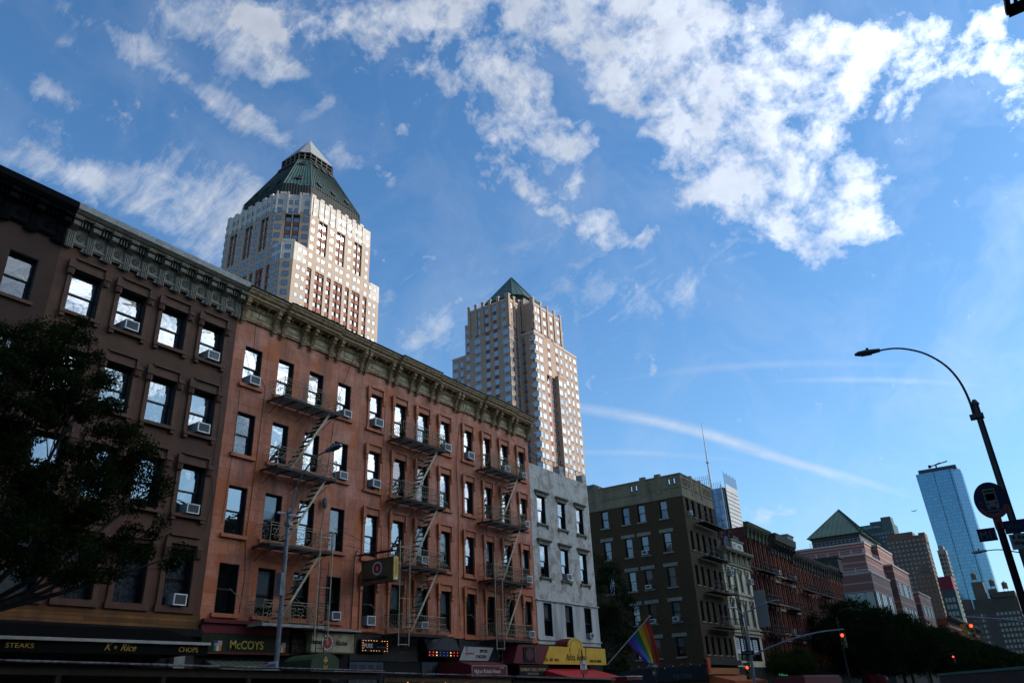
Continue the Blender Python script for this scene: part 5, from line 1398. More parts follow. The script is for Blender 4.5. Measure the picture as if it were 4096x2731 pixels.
# ================================================================= fire escapes of the orange tenements
def near_escape(label, y0, y1, levels, bow, lad, st=(1.38, .35)):
    """levels: platform heights from the top; bow: belly bars instead of scroll panels"""
    o = root('fire_escape', (XF, y0, levels[-1]), label, 'fire escape', 'fire escapes on the avenue fronts')
    X = 1.0; H = .80
    for k, z in enumerate(levels):
        mb = MB()       # platform: slats on a frame
        for i in range(11): mb.fbox(FR, y0, y1, z - .02, z, .06 + i * .09, .06 + i * .09 + .045)
        for i in range(5):
            u_ = y0 + (y1 - y0) * i / 4; mb.fbox(FR, u_ - .02, u_ + .02, z - .06, z - .021, .0, X + .03)
        mb.fbox(FR, y0 - .02, y1 + .02, z - .09, z + .01, X + .0, X + .035); mb.fbox(FR, y0 - .03, y0 + .01, z - .09, z + .01, 0, X); mb.fbox(FR, y1 - .01, y1 + .03, z - .09, z + .01, 0, X)
        mb.build('platform', m_iron_dk if not (k == 3 and not bow) else m_gc_light, o)
        for u_ in (y0 + .1, (y0 + y1) / 2, y1 - .1): br = MB(); br.tube([FR.P(u_, z - .06, X - .1), FR.P(u_, z - .55, .03)], .014, 4); br.build('brace', m_iron_dk, o)
        rb = MB()
        if bow:
            top = [FR.P(y0, z + H, .02), FR.P(y0, z + H, X), FR.P(y1, z + H, X), FR.P(y1, z + H, .02)]
            rb.tube(top, .016, 4)
            for zz, n_ in ((z + H * .62, X + .02), (z + H * .3, X + .13)): rb.tube([FR.P(y0 - .02, zz, .02), FR.P(y0 - .02, zz, n_), FR.P(y1 + .02, zz, n_), FR.P(y1 + .02, zz, .02)], .011, 4)
            prof = [(0, H), (.01, H * .8), (-.02, H * .6), (.02, H * .45), (.12, H * .3), (.17, H * .17), (.13, H * .05), (0, 0)]
            n_ = int((y1 - y0) / .125)
            for i in range(n_ + 1):
                u_ = y0 + (y1 - y0) * i / n_; rb.tube([FR.P(u_, z + b, X + a) for a, b in prof], .012, 3, cap=False)
            for i in range(1, 8):
                for u_, s_ in ((y0, -1), (y1, 1)): rb.tube([FR.P(u_ + s_ * a, z + b, X * i / 8) for a, b in prof], .012, 3, cap=False)
        else:
            for zz in (z + H, z + H - .1, z + .08): rb.tube([FR.P(y0, zz, .02), FR.P(y0, zz, X), FR.P(y1, zz, X), FR.P(y1, zz, .02)], .013, 4)
            for u_ in (y0, y0 + (y1 - y0) * .38, y0 + (y1 - y0) * .72, y1): rb.tube([FR.P(u_, z, X), FR.P(u_, z + H + .04, X)], .018, 4)
            def scroll(o_, e1, c, w_, h_):      # c-scrolls and roundels in an upright panel
                z0 = c
                for sx in (-1, 1):
                    for zc, r_ in ((.24, .16), (.5, .15)):
                        pts = []
                        for q in range(13):
                            t_ = q / 12; an = (1.1 - 3.9 * t_) * sx if zc < .4 else (-1.1 + 3.9 * t_) * sx
                            rr = r_ * w_ * 1.6 * (1 - .72 * t_); pts.append(o_ + e1 * (sx * w_ * .26 + rr * math.sin(an)) + Vector((0, 0, z0 + zc * h_ / .7 + rr * math.cos(an))))
                        rb.tube(pts, .016, 3, cap=False)
                rb.ring(o_ + Vector((0, 0, z0 + .36 * h_ / .7)), w_ * .17, .009, e1, (0, 0, 1), 8, 3)
                rb.tube([o_ + Vector((0, 0, z0 + .02)), o_ + Vector((0, 0, z0 + .16))], .009, 3)
            e = Vector((0, 1, 0))
            for u_ in (.26, .72, 1.35, 1.75, 2.45, 2.85):
                scroll(FR.P(y0 + u_, z, X), e, .06, .40, .62)
            for u_ in (.25, .7): scroll(FR.P(y0, z, u_), Vector((1, 0, 0)), .06, .40, .62); scroll(FR.P(y1, z, u_), Vector((1, 0, 0)), .06, .40, .62)
            for i in range(6):
                for b in (1.0, 2.05): rb.tube([FR.P(y0 + b + i * .045, z + .08, X), FR.P(y0 + b + i * .045, z + H - .1, X)], .011, 3)
        rb.build('railing', m_iron, o)
        if k < len(levels) - 1:
            z2 = levels[k + 1]; a, b = y1 - st[1], y1 - st[1] - st[0] * 1.38
            s1 = MB(); s2 = MB()
            for nn, q in ((.30, s2), (.80, s1)):
                d = .055
                q.hexa([FR.P(a - .0, z - .08, nn), FR.P(a + .0, z - .08, nn + .025), FR.P(b, z2 - .02, nn + .025), FR.P(b, z2 - .02, nn), FR.P(a - .02, z + .06, nn), FR.P(a - .02, z + .06, nn + .025), FR.P(b - .02, z2 + .12, nn + .025), FR.P(b - .02, z2 + .12, nn)])
            s1.build('stringer', m_iron_tan, o); s2.build('stringer', m_iron, o)
            tr = MB()
            for i in range(1, 12):
                t_ = i / 12; u_ = a + (b - a) * t_; zz = z + (z2 - z) * t_; tr.fbox(FR, u_ - .085, u_ + .085, zz + .01, zz + .03, .33, .80)
            tr.build('treads', m_iron_dk, o)
            hr = MB(); hr.tube([FR.P(a - .1, z + .5, .31), FR.P(b - .1, z2 + .6, .31)], .012, 4)
            for t_ in (.25, .6): hr.tube([FR.P(a + (b - a) * t_, z + (z2 - z) * t_, .31), FR.P(a + (b - a) * t_ - .1, z + (z2 - z) * t_ + .5, .31)], .01, 4)
            hr.build('handrail', m_iron, o)
    # guides and drop ladder at the front
    l0, l1, zt, zb = lad
    g = MB()
    for u_ in (l0, l1): g.tube([FR.P(u_, zb, X + .08), FR.P(u_, zt, X + .08)], .024, 5)
    for zz in (zb + .06, levels[-1] + 1.45, zt - .28): g.tube([FR.P(l0, zz, X + .08), FR.P(l1, zz, X + .08)], .014, 4)
    g.build('ladder_guide', m_iron_tan, o)
    g = MB(); a, b = l0 + .14, l1 - .12
    for u_ in (a, b): g.tube([FR.P(u_, zb - .75, X + .03), FR.P(u_, zt - 1.2, X + .03)], .018, 4)
    zz = zb - .6
    while zz < zt - 1.25: g.tube([FR.P(a, zz, X + .03), FR.P(b, zz, X + .03)], .011, 4); zz += .33
    g.build('drop_ladder', m_iron_dk, o)
    for u_ in (y0 - .1, y1 - .3): dr = MB(); dr.tube([FR.P(u_ - .75, levels[-1] + 1.25, .02), FR.P(u_ + .15, levels[-1], X)], .012, 4); dr.build('stay_rod', m_iron, o)
    return o
near_escape('fire escape with scrolled railings on the first orange building, above the pub', 18.93, 22.05, [13.38, 10.40, 7.36, 4.5], False, (21.38, 22.05, 8.18, 3.96))
near_escape('bow-barred fire escape on the middle orange building', 26.26, 29.48, [13.40, 10.42, 7.36, 4.42], True, (26.13, 26.8, 8.38, 3.9))
near_escape('bow-barred fire escape nearest the whitish building', 33.5, 36.85, [13.42, 10.44, 7.36, 4.40], True, (33.46, 34.12, 8.38, 3.9))

# ================================================================= shopfronts, signs and awnings
m_green = plain('dark green fascia', (.022, .030, .014), .7, spec=.15, c2=(.012, .017, .009), scale=4)
m_gold = plain('gold lettering', (.50, .33, .05), .45, c2=(.38, .24, .03))
m_cream_l = plain('cream lettering', (.60, .57, .50), .6)
m_redp = plain('red awning cloth', (.48, .016, .014), .7, c2=(.36, .010, .010), scale=1.5)
m_dred = plain('dark red cloth', (.13, .012, .014), .7)
m_yel = plain('yellow sign board', (.66, .38, .025), .5, c2=(.55, .31, .02), scale=2)
m_wood = plain('weathered timber', (.16, .09, .04), .8, c2=(.07, .04, .02), scale=5, streak=False)
m_dwood = plain('dark timber', (.04, .026, .016), .8, c2=(.02, .013, .009), scale=5)
m_teal = plain('blue painted shopfront', (.03, .07, .10), .55, c2=(.02, .045, .07), scale=3)
m_shopg = glassmat('shop glass', (.6, .62, .65), .12, .002, base=(.006, .006, .007), through=False)
m_corr = plain('corrugated roofing', (.26, .25, .25), .5, c2=(.12, .05, .045), scale=1.2, metal=.2, lo=.45, hi=.6)

def board(name, F, u0, u1, z0, z1, n0, n1, mat, label, cat='sign', extra=None, loc=None):
    o = root(name, loc or tuple(F.P(u0, z0, n0)), label, cat)
    mb = MB(); mb.fbox(F, u0, u1, z0, z1, n0, n1); mb.build('board', mat, o)
    if extra: extra(o)
    return o
def awning(name, F, u0, u1, zt, zf, nf, drop, mats, label, zb=None, stripes=None, ribs=0, cap=False):
    """sloping cloth from the wall to a front bar, with a hanging front edge"""
    o = root(name, tuple(F.P(u0, zf, 0)), label, 'awning')
    mb = MB(); k = 1 if not stripes else stripes
    for i in range(k):
        a = u0 + (u1 - u0) * i / k; b = u0 + (u1 - u0) * (i + 1) / k
        mb.hexa([F.P(a, zt - .03, .03), F.P(b, zt - .03, .03), F.P(b, zf - .03, nf), F.P(a, zf - .03, nf), F.P(a, zt, .03), F.P(b, zt, .03), F.P(b, zf, nf), F.P(a, zf, nf)], i % 2 if stripes else 0)
    for u_ in (u0, u1 - .02):
        mb.slab(Frame(F.P(u_, 0, 0), F.n, F.u), [(.03, zt - .03), (nf, zf - .03), (nf, zf - drop * .8), (.03, zf - drop * .8)], 0, .02)
    if ribs:
        for i in range(ribs): mb.tube([F.P(u0 + (u1 - u0) * i / ribs, zt + .006, .03), F.P(u0 + (u1 - u0) * i / ribs, zf + .006, nf)], .006, 3, 1)
    mb.build('canopy', mats[:2], o)
    mb = MB(); mb.fbox(F, u0, u1, zf - drop, zf - .035, nf - .03, nf + .0); mb.build('valance', mats[0], o)
    if cap: mb = MB(); mb.fbox(F, u0 - .03, u1 + .03, zf - .035, zf + .045, nf - .02, nf + .08); mb.build('front_bar', m_gc_light if cap is True else cap, o)
    return o
# black steakhouse awning under the brown building
m_blk = plain('black awning cloth', (.0035, .0035, .0035), .8, c2=(.005, .005, .005), spec=.1); m_rib = plain('awning rib', (.012, .010, .005), .8, spec=.1)
a1 = awning('awning', FR, 4.5, 15.75, 4.24, 3.58, 2.5, .33, [m_blk, m_rib], 'long black awning lettered STEAKS and CHOPS under the brown building', ribs=120, cap=plain('cream bar', (.48, .44, .38), .5))
text('STEAKS', .17, FR, 9.78, 3.345, 2.51, m_gold, a1, sx=1.25); text('CHOPS', .2, FR, 14.72, 3.34, 2.51, m_gold, a1, sx=1.05)
text('K', .30, FR, 12.38, 3.33, 2.51, m_gold, a1, shear=.35); text('Rice', .27, FR, 12.86, 3.33, 2.51, m_gold, a1, shear=.35)
mb = MB(); mb.slab(FR, [(12.72 + (.06 if i % 2 == 0 else .025) * math.cos(math.pi / 2 + i * math.pi / 5), 3.42 + (.06 if i % 2 == 0 else .025) * math.sin(math.pi / 2 + i * math.pi / 5)) for i in range(10)], 2.505, 2.515); mb.build('star', m_gold, a1)
mb = MB(); mb.fbox(FR, 9.76, 17.0, 4.0, 4.248, .01, .3); mb.fbox(FR, 16.05, 16.45, 0, 4.0, .02, .3, 1); single(mb, 'restaurant_front', [m_black, plain('pale pilaster', (.30, .29, .25), .7)], (XF, 9.8, 0), 'dark restaurant front with a pale pilaster under the black awning', 'shop front')
# pub fascia
def mc(o):
    mb = MB(); mb.fbox(FR, 17.03, 22.2, 4.5, 4.62, .06, .26); mb.fbox(FR, 17.03, 21.0, 4.16, 4.5, .06, .16); mb.fbox(FR, 17.05, 20.95, 3.48, 3.54, .2, .26); mb.build('ledge', m_dred, o)
    text('McCOYS', .40, FR, 18.2, 3.66, .222, m_gold, o, sx=.98, off=.004, ext=.02)
    for (u_, z_) in ((17.58, 3.76), (20.42, 3.76)):
        mb = MB(); mb.fbox(FR, u_, u_ + .32, z_, z_ + .16, .201, .215, 0)
        for i in range(4): mb.fbox(FR, u_, u_ + .32, z_ + .02 + i * .04, z_ + .035 + i * .04, .2155, .218, 1)
        mb.fbox(FR, u_, u_ + .13, z_ + .075, z_ + .16, .2185, .221, 2); mb.build('striped_flag_panel', [m_cream_l, plain('flag red', (.4, .03, .03)), plain('flag blue', (.03, .04, .2))], o)
        mb = MB()
        for i in range(3): mb.fbox(FR, u_ + i * .105, u_ + (i + 1) * .105, z_ - .18, z_ - .01, .201, .215, i)
        mb.build('tricolour_panel', [plain('flag green', (.02, .25, .08)), m_cream_l, plain('flag orange', (.65, .17, .02))], o)
board('pub_sign', FR, 17.05, 20.93, 3.54, 4.14, .06, .2, m_green, 'dark green pub fascia with large gold letters and small flags', extra=mc)
def irish(o): text('IRISH', .24, FR, 21.02, 3.9, .262, m_dgold, o, sx=1.05); text('PUB', .32, FR, 21.02, 3.62, .262, m_dgold, o, sx=1.25)
m_dgold = plain('dull gold lettering', (.10, .055, .012), .6)
board('pub_name_board', FR, 20.97, 21.68, 3.5, 4.3, .06, .25, m_black, 'black panel reading IRISH PUB in dull gold beside the green fascia', extra=irish)
# kitchen sign
m_coll = plain('collage sign face', (.34, .31, .18), .6, c2=(.24, .15, .07), scale=1.6, lo=.45, hi=.56)
def kit(o, F=FR, u0=21.74, u1=24.05, z0=3.62, z1=4.34, n=.52):
    mb = MB()
    for q in ((u0, u1, z0 - .05, z0), (u0, u1, z1, z1 + .05), (u1, u1 + .05, z0 - .05, z1 + .05)): mb.fbox(F, q[0], q[1], q[2], q[3], .1, n + .03)
    mb.fbox(F, u0 - .1, u1 + .2, z1 + .06, z1 + .14, .05, n + .2, 1); mb.build('sign_frame', [m_wood, m_gc_light], o)
    disc(o, F, 22.58, 3.97, .33, n)
    text('Hummus', .25, F, 21.72, 3.90, n + .004, m_black, o, shear=.3, sx=.62, off=.004); text('Kitchen', .25, F, 23.02, 3.88, n + .004, m_black, o, shear=.3, sx=.8, off=.004)
def disc(o, F, uc, zc, r_, n):
    for k, (rr, m_, nn) in enumerate(((1.0, m_black, .004), (.93, m_cream_l, .007), (.70, m_black, .010), (.66, m_logo_red, .013))):
        mb = MB(); mb.slab(F, [(uc + r_ * rr * math.cos(i * math.pi / 16), zc + r_ * rr * math.sin(i * math.pi / 16)) for i in range(32)], n + nn - .003, n + nn); mb.build('roundel', m_, o)
    mb = MB()
    for i in range(14):
        an = i * 2 * math.pi / 14; mb.ball(F.P(uc + r_ * .82 * math.cos(an), zc + r_ * .82 * math.sin(an), n + .012), r_ * .05, r_ * .07, r_ * .05, 6, 4)
    mb.slab(F, [(uc + r_ * .2 * math.cos(i * math.pi / 8), zc - r_ * .02 + r_ * .3 * math.sin(i * math.pi / 8)) for i in range(16)], n + .012, n + .016, 1); mb.build('roundel_pattern', [m_black, m_coll], o)
m_logo_red = plain('logo red', (.30, .02, .02), .6)
board('kitchen_sign', FR, 21.74, 24.05, 3.62, 4.34, .1, .52, m_coll, 'collage patterned restaurant sign with a round red emblem, right of the pub', extra=kit)
# projecting sign on the middle orange building
FP = FY(28.0)
m_ambr = plain('amber sign edge', (.60, .36, .06), .5)
o = root('projecting_sign', (-25.7, 28.2, 7.0), 'projecting sign box with round emblem and amber edge between two orange buildings', 'sign')
mb = MB(); mb.box(-28.05 + 2.6, -23.35, 28.0, 28.28, 6.98, 8.02); mb.build('box', plain('dim sign face', (.10, .075, .04), .6, c2=(.07, .05, .03), scale=2), o)
mb = MB()
for q in ((-25.5, -23.34, 8.022, 8.09), (-25.5, -23.34, 6.91, 6.978)): mb.box(q[0], q[1], 27.98, 28.3, q[2], q[3])
mb.box(-25.55, -25.452, 27.98, 28.3, 6.91, 8.09); mb.build('sign_frame', plain('brown frame', (.16, .07, .03), .6), o)
mb = MB(); mb.box(-23.348, -23.30, 27.97, 28.31, 6.95, 8.08); mb.box(-23.298, -23.29, 28.05, 28.23, 6.99, 7.07, 1); mb.box(-23.298, -23.292, 28.12, 28.15, 7.2, 7.95, 2); mb.build('edge_panel', [m_ambr, m_white, m_logo_red], o)
disc(o, FP, -24.45, 7.62, .36, .0)
text('Hummus Kitchen', .24, FP, -25.4, 7.06, .006, m_black, o, shear=.25, sx=.98, off=.004)
mb = MB()
for dy in (.02, .26): mb.tube([(-25.9, 28.0 + dy - .12, 8.42), (-23.3, 28.0 + dy - .12, 8.38)], .035, 5)
mb.tube([(-23.32, 28.1, 8.4), (-23.34, 28.1, 8.08)], .02, 4)
for (a, b) in (((-25.9, 26.3, 9.6), (-23.9, 28.1, 8.36)), ((-25.9, 26.3, 8.9), (-24.4, 28.1, 8.36))): mb.tube([a, b], .012, 3)
mb.build('hanger', m_iron_dk, o); o.location = (-24.81, 24.67, 6.42); o.scale = (.857, .857, .857)
# green awning 768
m_aw = plain('green awning cloth', (.05, .065, .04), .7); m_aw2 = plain('olive awning stripe', (.10, .115, .075), .7)
o = awning('striped_awning', FR, 17.4, 19.9, 3.28, 2.72, 1.6, .5, [m_aw, m_aw2], 'dark green striped awning over the pub windows', stripes=16)
o = root('entrance_canopy', (XF, 20.1, 2.6), 'dark green arched entrance canopy with a gold shamrock and number 768', 'canopy')
mb = MB(); arch = [(20.05, 2.5), (20.05, 3.2), (20.25, 3.33), (20.5, 3.40), (20.72, 3.42), (20.95, 3.40), (21.2, 3.33), (21.38, 3.2), (21.38, 2.5)]
mb.slab(FR, arch, 1.0, 2.5); mb.build('canopy', plain('green canopy front', (.045, .065, .03), .8), o)
mb = MB()
for dx, dz in ((-.055, 0), (.055, 0), (0, .085)): mb.slab(FR, [(20.72 + dx + .05 * math.cos(i * .7854), 3.17 + dz + .05 * math.sin(i * .7854)) for i in range(8)], 2.501, 2.506)
mb.fbox(FR, 20.71, 20.735, 3.04, 3.16, 2.501, 2.506); mb.build('shamrock', m_gold, o)
text('768', .17, FR, 20.6, 2.88, 2.502, m_gold, o, sx=.9, off=.003)
text('McCOYS', .24, FR, 18.3, 2.5, 1.602, plain('faded lettering', (.16, .13, .05), .7), o, 'valance_lettering')
# PURE sign with bulbs
m_bulb = emis('warm bulb', (1, .45, .16), 3.0); m_bulbr = emis('red bulb', (1, .06, .03), 1.6); m_bulbb = emis('blue bulb', (.1, .2, 1), .5)
def pure(o):
    text('PURE', .23, FR, 24.93, 3.86, .222, m_cream_l, o, sx=.98, off=.004); text('Thai Cook house', .085, FR, 25.70, 3.87, .222, plain('dim lettering', (.2, .2, .19)), o, sx=.95)
    for i in range(10):
        for z_ in (4.14, 3.74):
            if (i, z_) in ((6, 4.14), (2, 3.74), (7, 3.74)): continue
            mb = MB(); mb.ball(FR.P(24.84 + i * .166, z_, .25), .011, .011, .015, 6, 4); mb.build('bulb', m_bulb, o)
    for u_ in (24.84, 26.34):
        for z_ in (3.84, 3.94, 4.04): mb = MB(); mb.ball(FR.P(u_, z_, .25), .011, .011, .015, 6, 4); mb.build('bulb', m_bulb, o)
board('bulb_sign', FR, 24.75, 26.42, 3.7, 4.18, .05, .22, m_black, 'black sign with white letters ringed by small glowing bulbs', extra=pure)
board('shop_fascia', FR, 24.3, 28.6, 3.35, 4.42, .0, .04, plain('sooty fascia', (.018, .014, .012), .7, c2=(.03, .02, .014), scale=3, streak=True), 'sooty dark fascia behind the bulb-ringed sign', 'fascia')
def blue_front(o, u0, u1):
    mb = MB(); n_ = 4
    for i in range(n_):
        a = u0 + (u1 - u0) * i / n_ + .05; b = u0 + (u1 - u0) * (i + 1) / n_ - .05; mb.face([FR.P(a, .6, .062), FR.P(b, .6, .062), FR.P(b, 2.75, .062), FR.P(a, 2.75, .062)]); mb.face([FR.P(a, 2.85, .062), FR.P(b, 2.85, .062), FR.P(b, 3.2, .062), FR.P(a, 3.2, .062)])
    mb.build('panes', m_shopg, o)
board('blue_shop_front', FR, 24.3, 26.3, .1, 3.3, .0, .06, m_teal, 'dark blue shop front with small panes under the bulb-ringed sign', 'shop front', extra=lambda o: blue_front(o, 24.3, 26.3))
board('teal_shop_front', FR, 28.9, 31.3, .1, 3.35, .0, .06, m_teal, 'dark teal shop front under the strip of coloured bulbs', 'shop front', extra=lambda o: blue_front(o, 28.9, 31.3))
o = root('charcoal_canopy', (XF, 28.8, 3.8), 'charcoal cloth canopy with a strip of red and white bulbs along its edge', 'canopy')
mb = MB(); mb.extr(FR, 28.85, 31.25, [(0, 4.43), (.1, 4.43), (.45, 3.87), (.45, 3.82), (0, 3.82)]); mb.build('canopy', plain('charcoal cloth', (.022, .021, .026), .8), o)
mb = MB(); mb.fbox(FR, 28.9, 31.2, 3.55, 3.815, .3, .4); mb.build('light_strip', m_black, o)
for i in range(9):
    for z_ in (3.62, 3.75):
        mb = MB(); mb.ball(FR.P(29.0 + i * .26, z_, .42), .022, .022, .026, 6, 4); mb.build('bulb', m_bulbr if i in (0, 1, 7, 8) else m_bulb if i in (2, 6) else m_bulbb, o)
# spiced chicken sign (leaning board) and kebab awning
FT = FX(-24.35)
def spiced(o):
    text('SPICED', .2, FT, 32.5, 3.78, .052, m_black, o, sx=1.0, off=.006, shear=.15); text('CHICKEN', .2, FT, 32.15, 3.52, .052, m_black, o, sx=1.0, off=.006, shear=.15); text('Afghanistan', .17, FT, 31.3, 3.68, .052, plain('red script', (.4, .06, .05)), o, shear=.35, sx=.95)
    mb = MB(); mb.ring(FT.P(31.45, 3.93, .055), .08, .012, (0, 1, 0), (0, 0, 1), 10, 4); mb.build('crest', m_black, o)
o = root('spiced_chicken_sign', (-24.35, 31, 3.4), 'slanted pale sign reading SPICED CHICKEN above the dark red awning', 'sign')
mb = MB(); mb.slab(FT, [(30.85, 3.40), (33.2, 3.40), (33.7, 4.03), (31.25, 4.03)], 0, .05); mb.build('board', plain('pale sign face', (.34, .33, .30), .6, c2=(.26, .25, .23)), o)
mb = MB(); 
for p, q in (((30.85, 3.40), (33.2, 3.40)), ((33.2, 3.40), (33.7, 4.03)), ((33.7, 4.03), (31.25, 4.03)), ((31.25, 4.03), (30.85, 3.40))): mb.tube([FT.P(p[0], p[1], .03), FT.P(q[0], q[1], .03)], .03, 4)
mb.build('sign_frame', m_iron_dk, o); spiced(o)
o = root('kebab_awning', (XF, 29.2, 2.7), 'boxy dark red awning lettered in white, below the slanted pale sign', 'awning')
mb = MB(); mb.extr(FR, 30.07, 33.0, [(.02, 3.33), (1.3, 3.30), (2.0, 3.12), (2.0, 2.5), (.02, 2.5)]); mb.build('canopy', m_dred, o)
mb = MB()
for q in ((30.14, 32.94, 3.08, 3.095), (30.14, 30.155, 2.55, 3.08), (32.925, 32.94, 2.55, 3.08)): mb.fbox(FR, q[0], q[1], q[2], q[3], 2.001, 2.006)
mb.build('border_line', m_cream_l, o)
text('Afghan Kebab House', .24, FR, 30.28, 2.78, 2.003, m_cream_l, o, sx=1.04); text('Est 1987', .09, FR, 32.35, 2.98, 2.003, m_cream_l, o)
# Bombay and its red panel
FB_ = FX(-24.0)
def bom(o): text('BOMBAY GRILL HOUSE', .22, FB_, 35.55, 2.92, .052, m_og, o, sx=1.08, off=.003); text('INDIAN CUISINE', .12, FB_, 36.2, 2.75, .052, m_og, o, sx=1.2)
m_og = plain('tan orange lettering', (.50, .27, .12), .6)
board('grill_sign', FB_, 35.45, 38.3, 2.6, 3.22, 0, .05, m_black, 'black sign board with tan GRILL HOUSE lettering, left of the red awning', extra=bom)
o = root('red_sign_box', (-24.2, 35.2, 3.3), 'dark red slanting sign box with a black square panel, left of the yellow sign', 'sign')
mb = MB(); mb.slab(FB_, [(35.0, 3.30), (37.8, 3.27), (38.55, 4.24), (35.5, 4.2)], -.9, 0); mb.build('board', m_dred, o)
mb = MB(); mb.fbox(FB_, 35.95, 37.0, 3.38, 4.1, .003, .04); mb.fbox(FB_, 37.0, 37.12, 3.38, 4.12, .003, .05, 1); mb.build('panel', [m_black, m_frame_dk], o)
mb = MB(); mb.slab(FB_, [(36.5 + .38 * math.cos(i * math.pi / 12), 3.74 + .3 * math.sin(i * math.pi / 12)) for i in range(24)], .041, .05); mb.build('emblem', plain('dull red emblem', (.07, .008, .01), .6), o)
# yellow sign
o = root('yellow_sign', (-24, 38, 3.28), 'bright yellow sign board with an arched top on the whitish building', 'sign')
mb = MB(); pts = [(37.85, 3.28), (45.12, 3.28), (45.1, 4.21), (42.35, 4.21)] + [(41.5 + .86 * math.cos(a), 4.21 + .53 * math.sin(a)) for a in [math.pi * i / 12 for i in range(1, 12)]] + [(40.65, 4.21), (38.62, 4.21)]
mb.slab(FB_, pts, -.06, .02); mb.build('board', m_yel, o)
mb = MB(); mb.slab(FB_, [(41.5 + .86 * math.cos(a), 4.2 + .53 * math.sin(a)) for a in [math.pi * i / 12 for i in range(13)]], -.85, -.065); mb.fbox(FB_, 37.9, 45.1, 3.3, 4.18, -.85, -.065); mb.build('sign_return', plain('dark red return', (.14, .015, .015), .6), o)
mb = MB(); mb.ring(FB_.P(41.5, 4.14, .024), .68, .012, (0, 1, 0), (0, 0, .72), 20, 4, 0, -.2, math.pi + .2)
mb.tube([FB_.P(42.18, 4.1, .024), FB_.P(42.2, 3.6, .024)], .012, 4); mb.tube([FB_.P(40.82, 4.1, .024), FB_.P(40.78, 3.7, .024)], .012, 4); mb.build('arch_line', m_black, o)
text('Anita Anita', .5, FB_, 40.3, 3.5, .022, m_black, o, shear=.12, sx=.98, off=.004)
mb = MB()
for u_, z_ in ((40.5, 3.45), (41.6, 3.48)): mb.tube([FB_.P(u_, z_, .026), FB_.P(u_ + .28, z_ + .7, .026), FB_.P(u_ + .33, z_ + .1, .026)], .014, 4)
mb.tube([FB_.P(42.65, 4.3, .026), FB_.P(42.62, 3.5, .026)], .02, 4); mb.build('script_stroke', m_black, o)
text('212 - 489 - 0810', .23, FB_, 38.0, 3.42, .022, m_black, o, sx=.95, off=.004); text('MEXICAN CUISINE', .2, FB_, 43.05, 3.42, .022, m_black, o, sx=.86, off=.004)
a2 = awning('red_awning', FR, 37.9, 43.9, 3.24, 2.44, 3.0, .22, [m_redp, m_redp], 'bright red cloth awning under the yellow sign')
mb = MB(); mb.box(-22.2, -21.2, 42.2, 44.2, 2.33, 2.5); mb.box(-22.2, -21.19, 42.15, 44.25, 2.502, 2.54, 1); single(mb, 'awning_edge_panel', [m_dred, m_cream_l], (-21.7, 43.2, 2.33), 'low dark red panel with a white top at the end of the red awning', 'panel')
# fascias above shopfronts of O3
board('black_fascia', FR, 31.7, 35.4, 3.3, 4.45, .0, .05, plain('black grimy fascia', (.012, .010, .009), .7, c2=(.025, .018, .013), scale=3), 'grimy black fascia above the slanted pale sign', 'fascia')

# ================================================================= dining sheds along the kerb
def shed(name, label, y0, y1, z0, z1, x0, x1, rim, posts, roofm, corr=False, lights=()):
    o = root(name, (x1, y0, 0), label, 'dining shed')
    mb = MB()
    n_ = int((y1 - y0) / .09) if corr else 1
    if corr:
        P_ = []
        for i in range(n_ + 1):
            y = y0 + (y1 - y0) * i / n_; z = z0 + (z1 - z0) * i / n_ + (.018 if i % 2 else 0); P_.append((y, z))
        for i in range(n_):
            (ya, za), (yb, zb) = P_[i], P_[i + 1]; mb.face([(x0, ya, za + .15), (x0, yb, zb + .15), (x1 + .12, yb, zb), (x1 + .12, ya, za)]); mb.face([(x0, ya, za + .13), (x0, yb, zb + .13), (x1 + .12, yb, zb - .02), (x1 + .12, ya, za - .02)])
            mb.face([(x1 + .12, ya, za - .02), (x1 + .12, yb, zb - .02), (x1 + .12, yb, zb), (x1 + .12, ya, za)])
    else: mb.hexa([(x0, y0, z0), (x1 + .15, y0, z0 - .06), (x1 + .15, y1, z1 - .06), (x0, y1, z1), (x0, y0, z0 + .06), (x1 + .15, y0, z0), (x1 + .15, y1, z1), (x0, y1, z1 + .06)])
    mb.build('roof', roofm, o)
    mb = MB(); mb.hexa([(x1 - .08, y0, z0 - .24), (x1, y0, z0 - .24), (x1, y1, z1 - .24), (x1 - .08, y1, z1 - .24), (x1 - .08, y0, z0 - .06), (x1, y0, z0 - .06), (x1, y1, z1 - .06), (x1 - .08, y1, z1 - .06)]); mb.build('beam', rim, o)
    k = int((y1 - y0) / posts)
    for i in range(k + 1):
        y = y0 + .06 + (y1 - y0 - .12) * i / k; zz = z0 + (z1 - z0) * i / k - .24
        mb = MB(); mb.box(x1 - .09, x1 - .005, y - .05, y + .05, 0, zz); mb.build('post', rim, o)
    mb = MB(); mb.box(x1 - .1, x1 - .02, y0, y1, -.02, 1.05); mb.box(x0, x0 + .06, y0, y1, 0, z0 - .2); mb.build('side_wall', m_dwood, o)
    for l in lights:
        mb = MB(); mb.ball(l, .05 if len(lights) > 3 and name == 'x' else .022, .022, .022, 6, 4); mb.build('bulb', m_bulb, o)
    return o
lamp_w = emis('white ceiling lamp', (1, .97, .9), 2.2)
s1 = shed('dining_shed', 'long dark dining shed with a rusty corrugated roof under the black awning', 1.5, 17.9, 2.78, 2.52, -19.2, -17.0, m_dwood, 2.3, m_corr, True)
for y_, w_ in ((8.2, .12), (9.4, .16), (10.55, .14), (11.45, .28), (12.5, .2)):
    mb = MB(); mb.box(-18.2, -17.9, y_, y_ + w_, 2.20, 2.215); mb.build('ceiling_lamp', lamp_w, s1)
bl_ = [(-17.3, 19.0 + i * .37, 2.17 + .06 * math.sin(i * 2.1)) for i in range(14)]
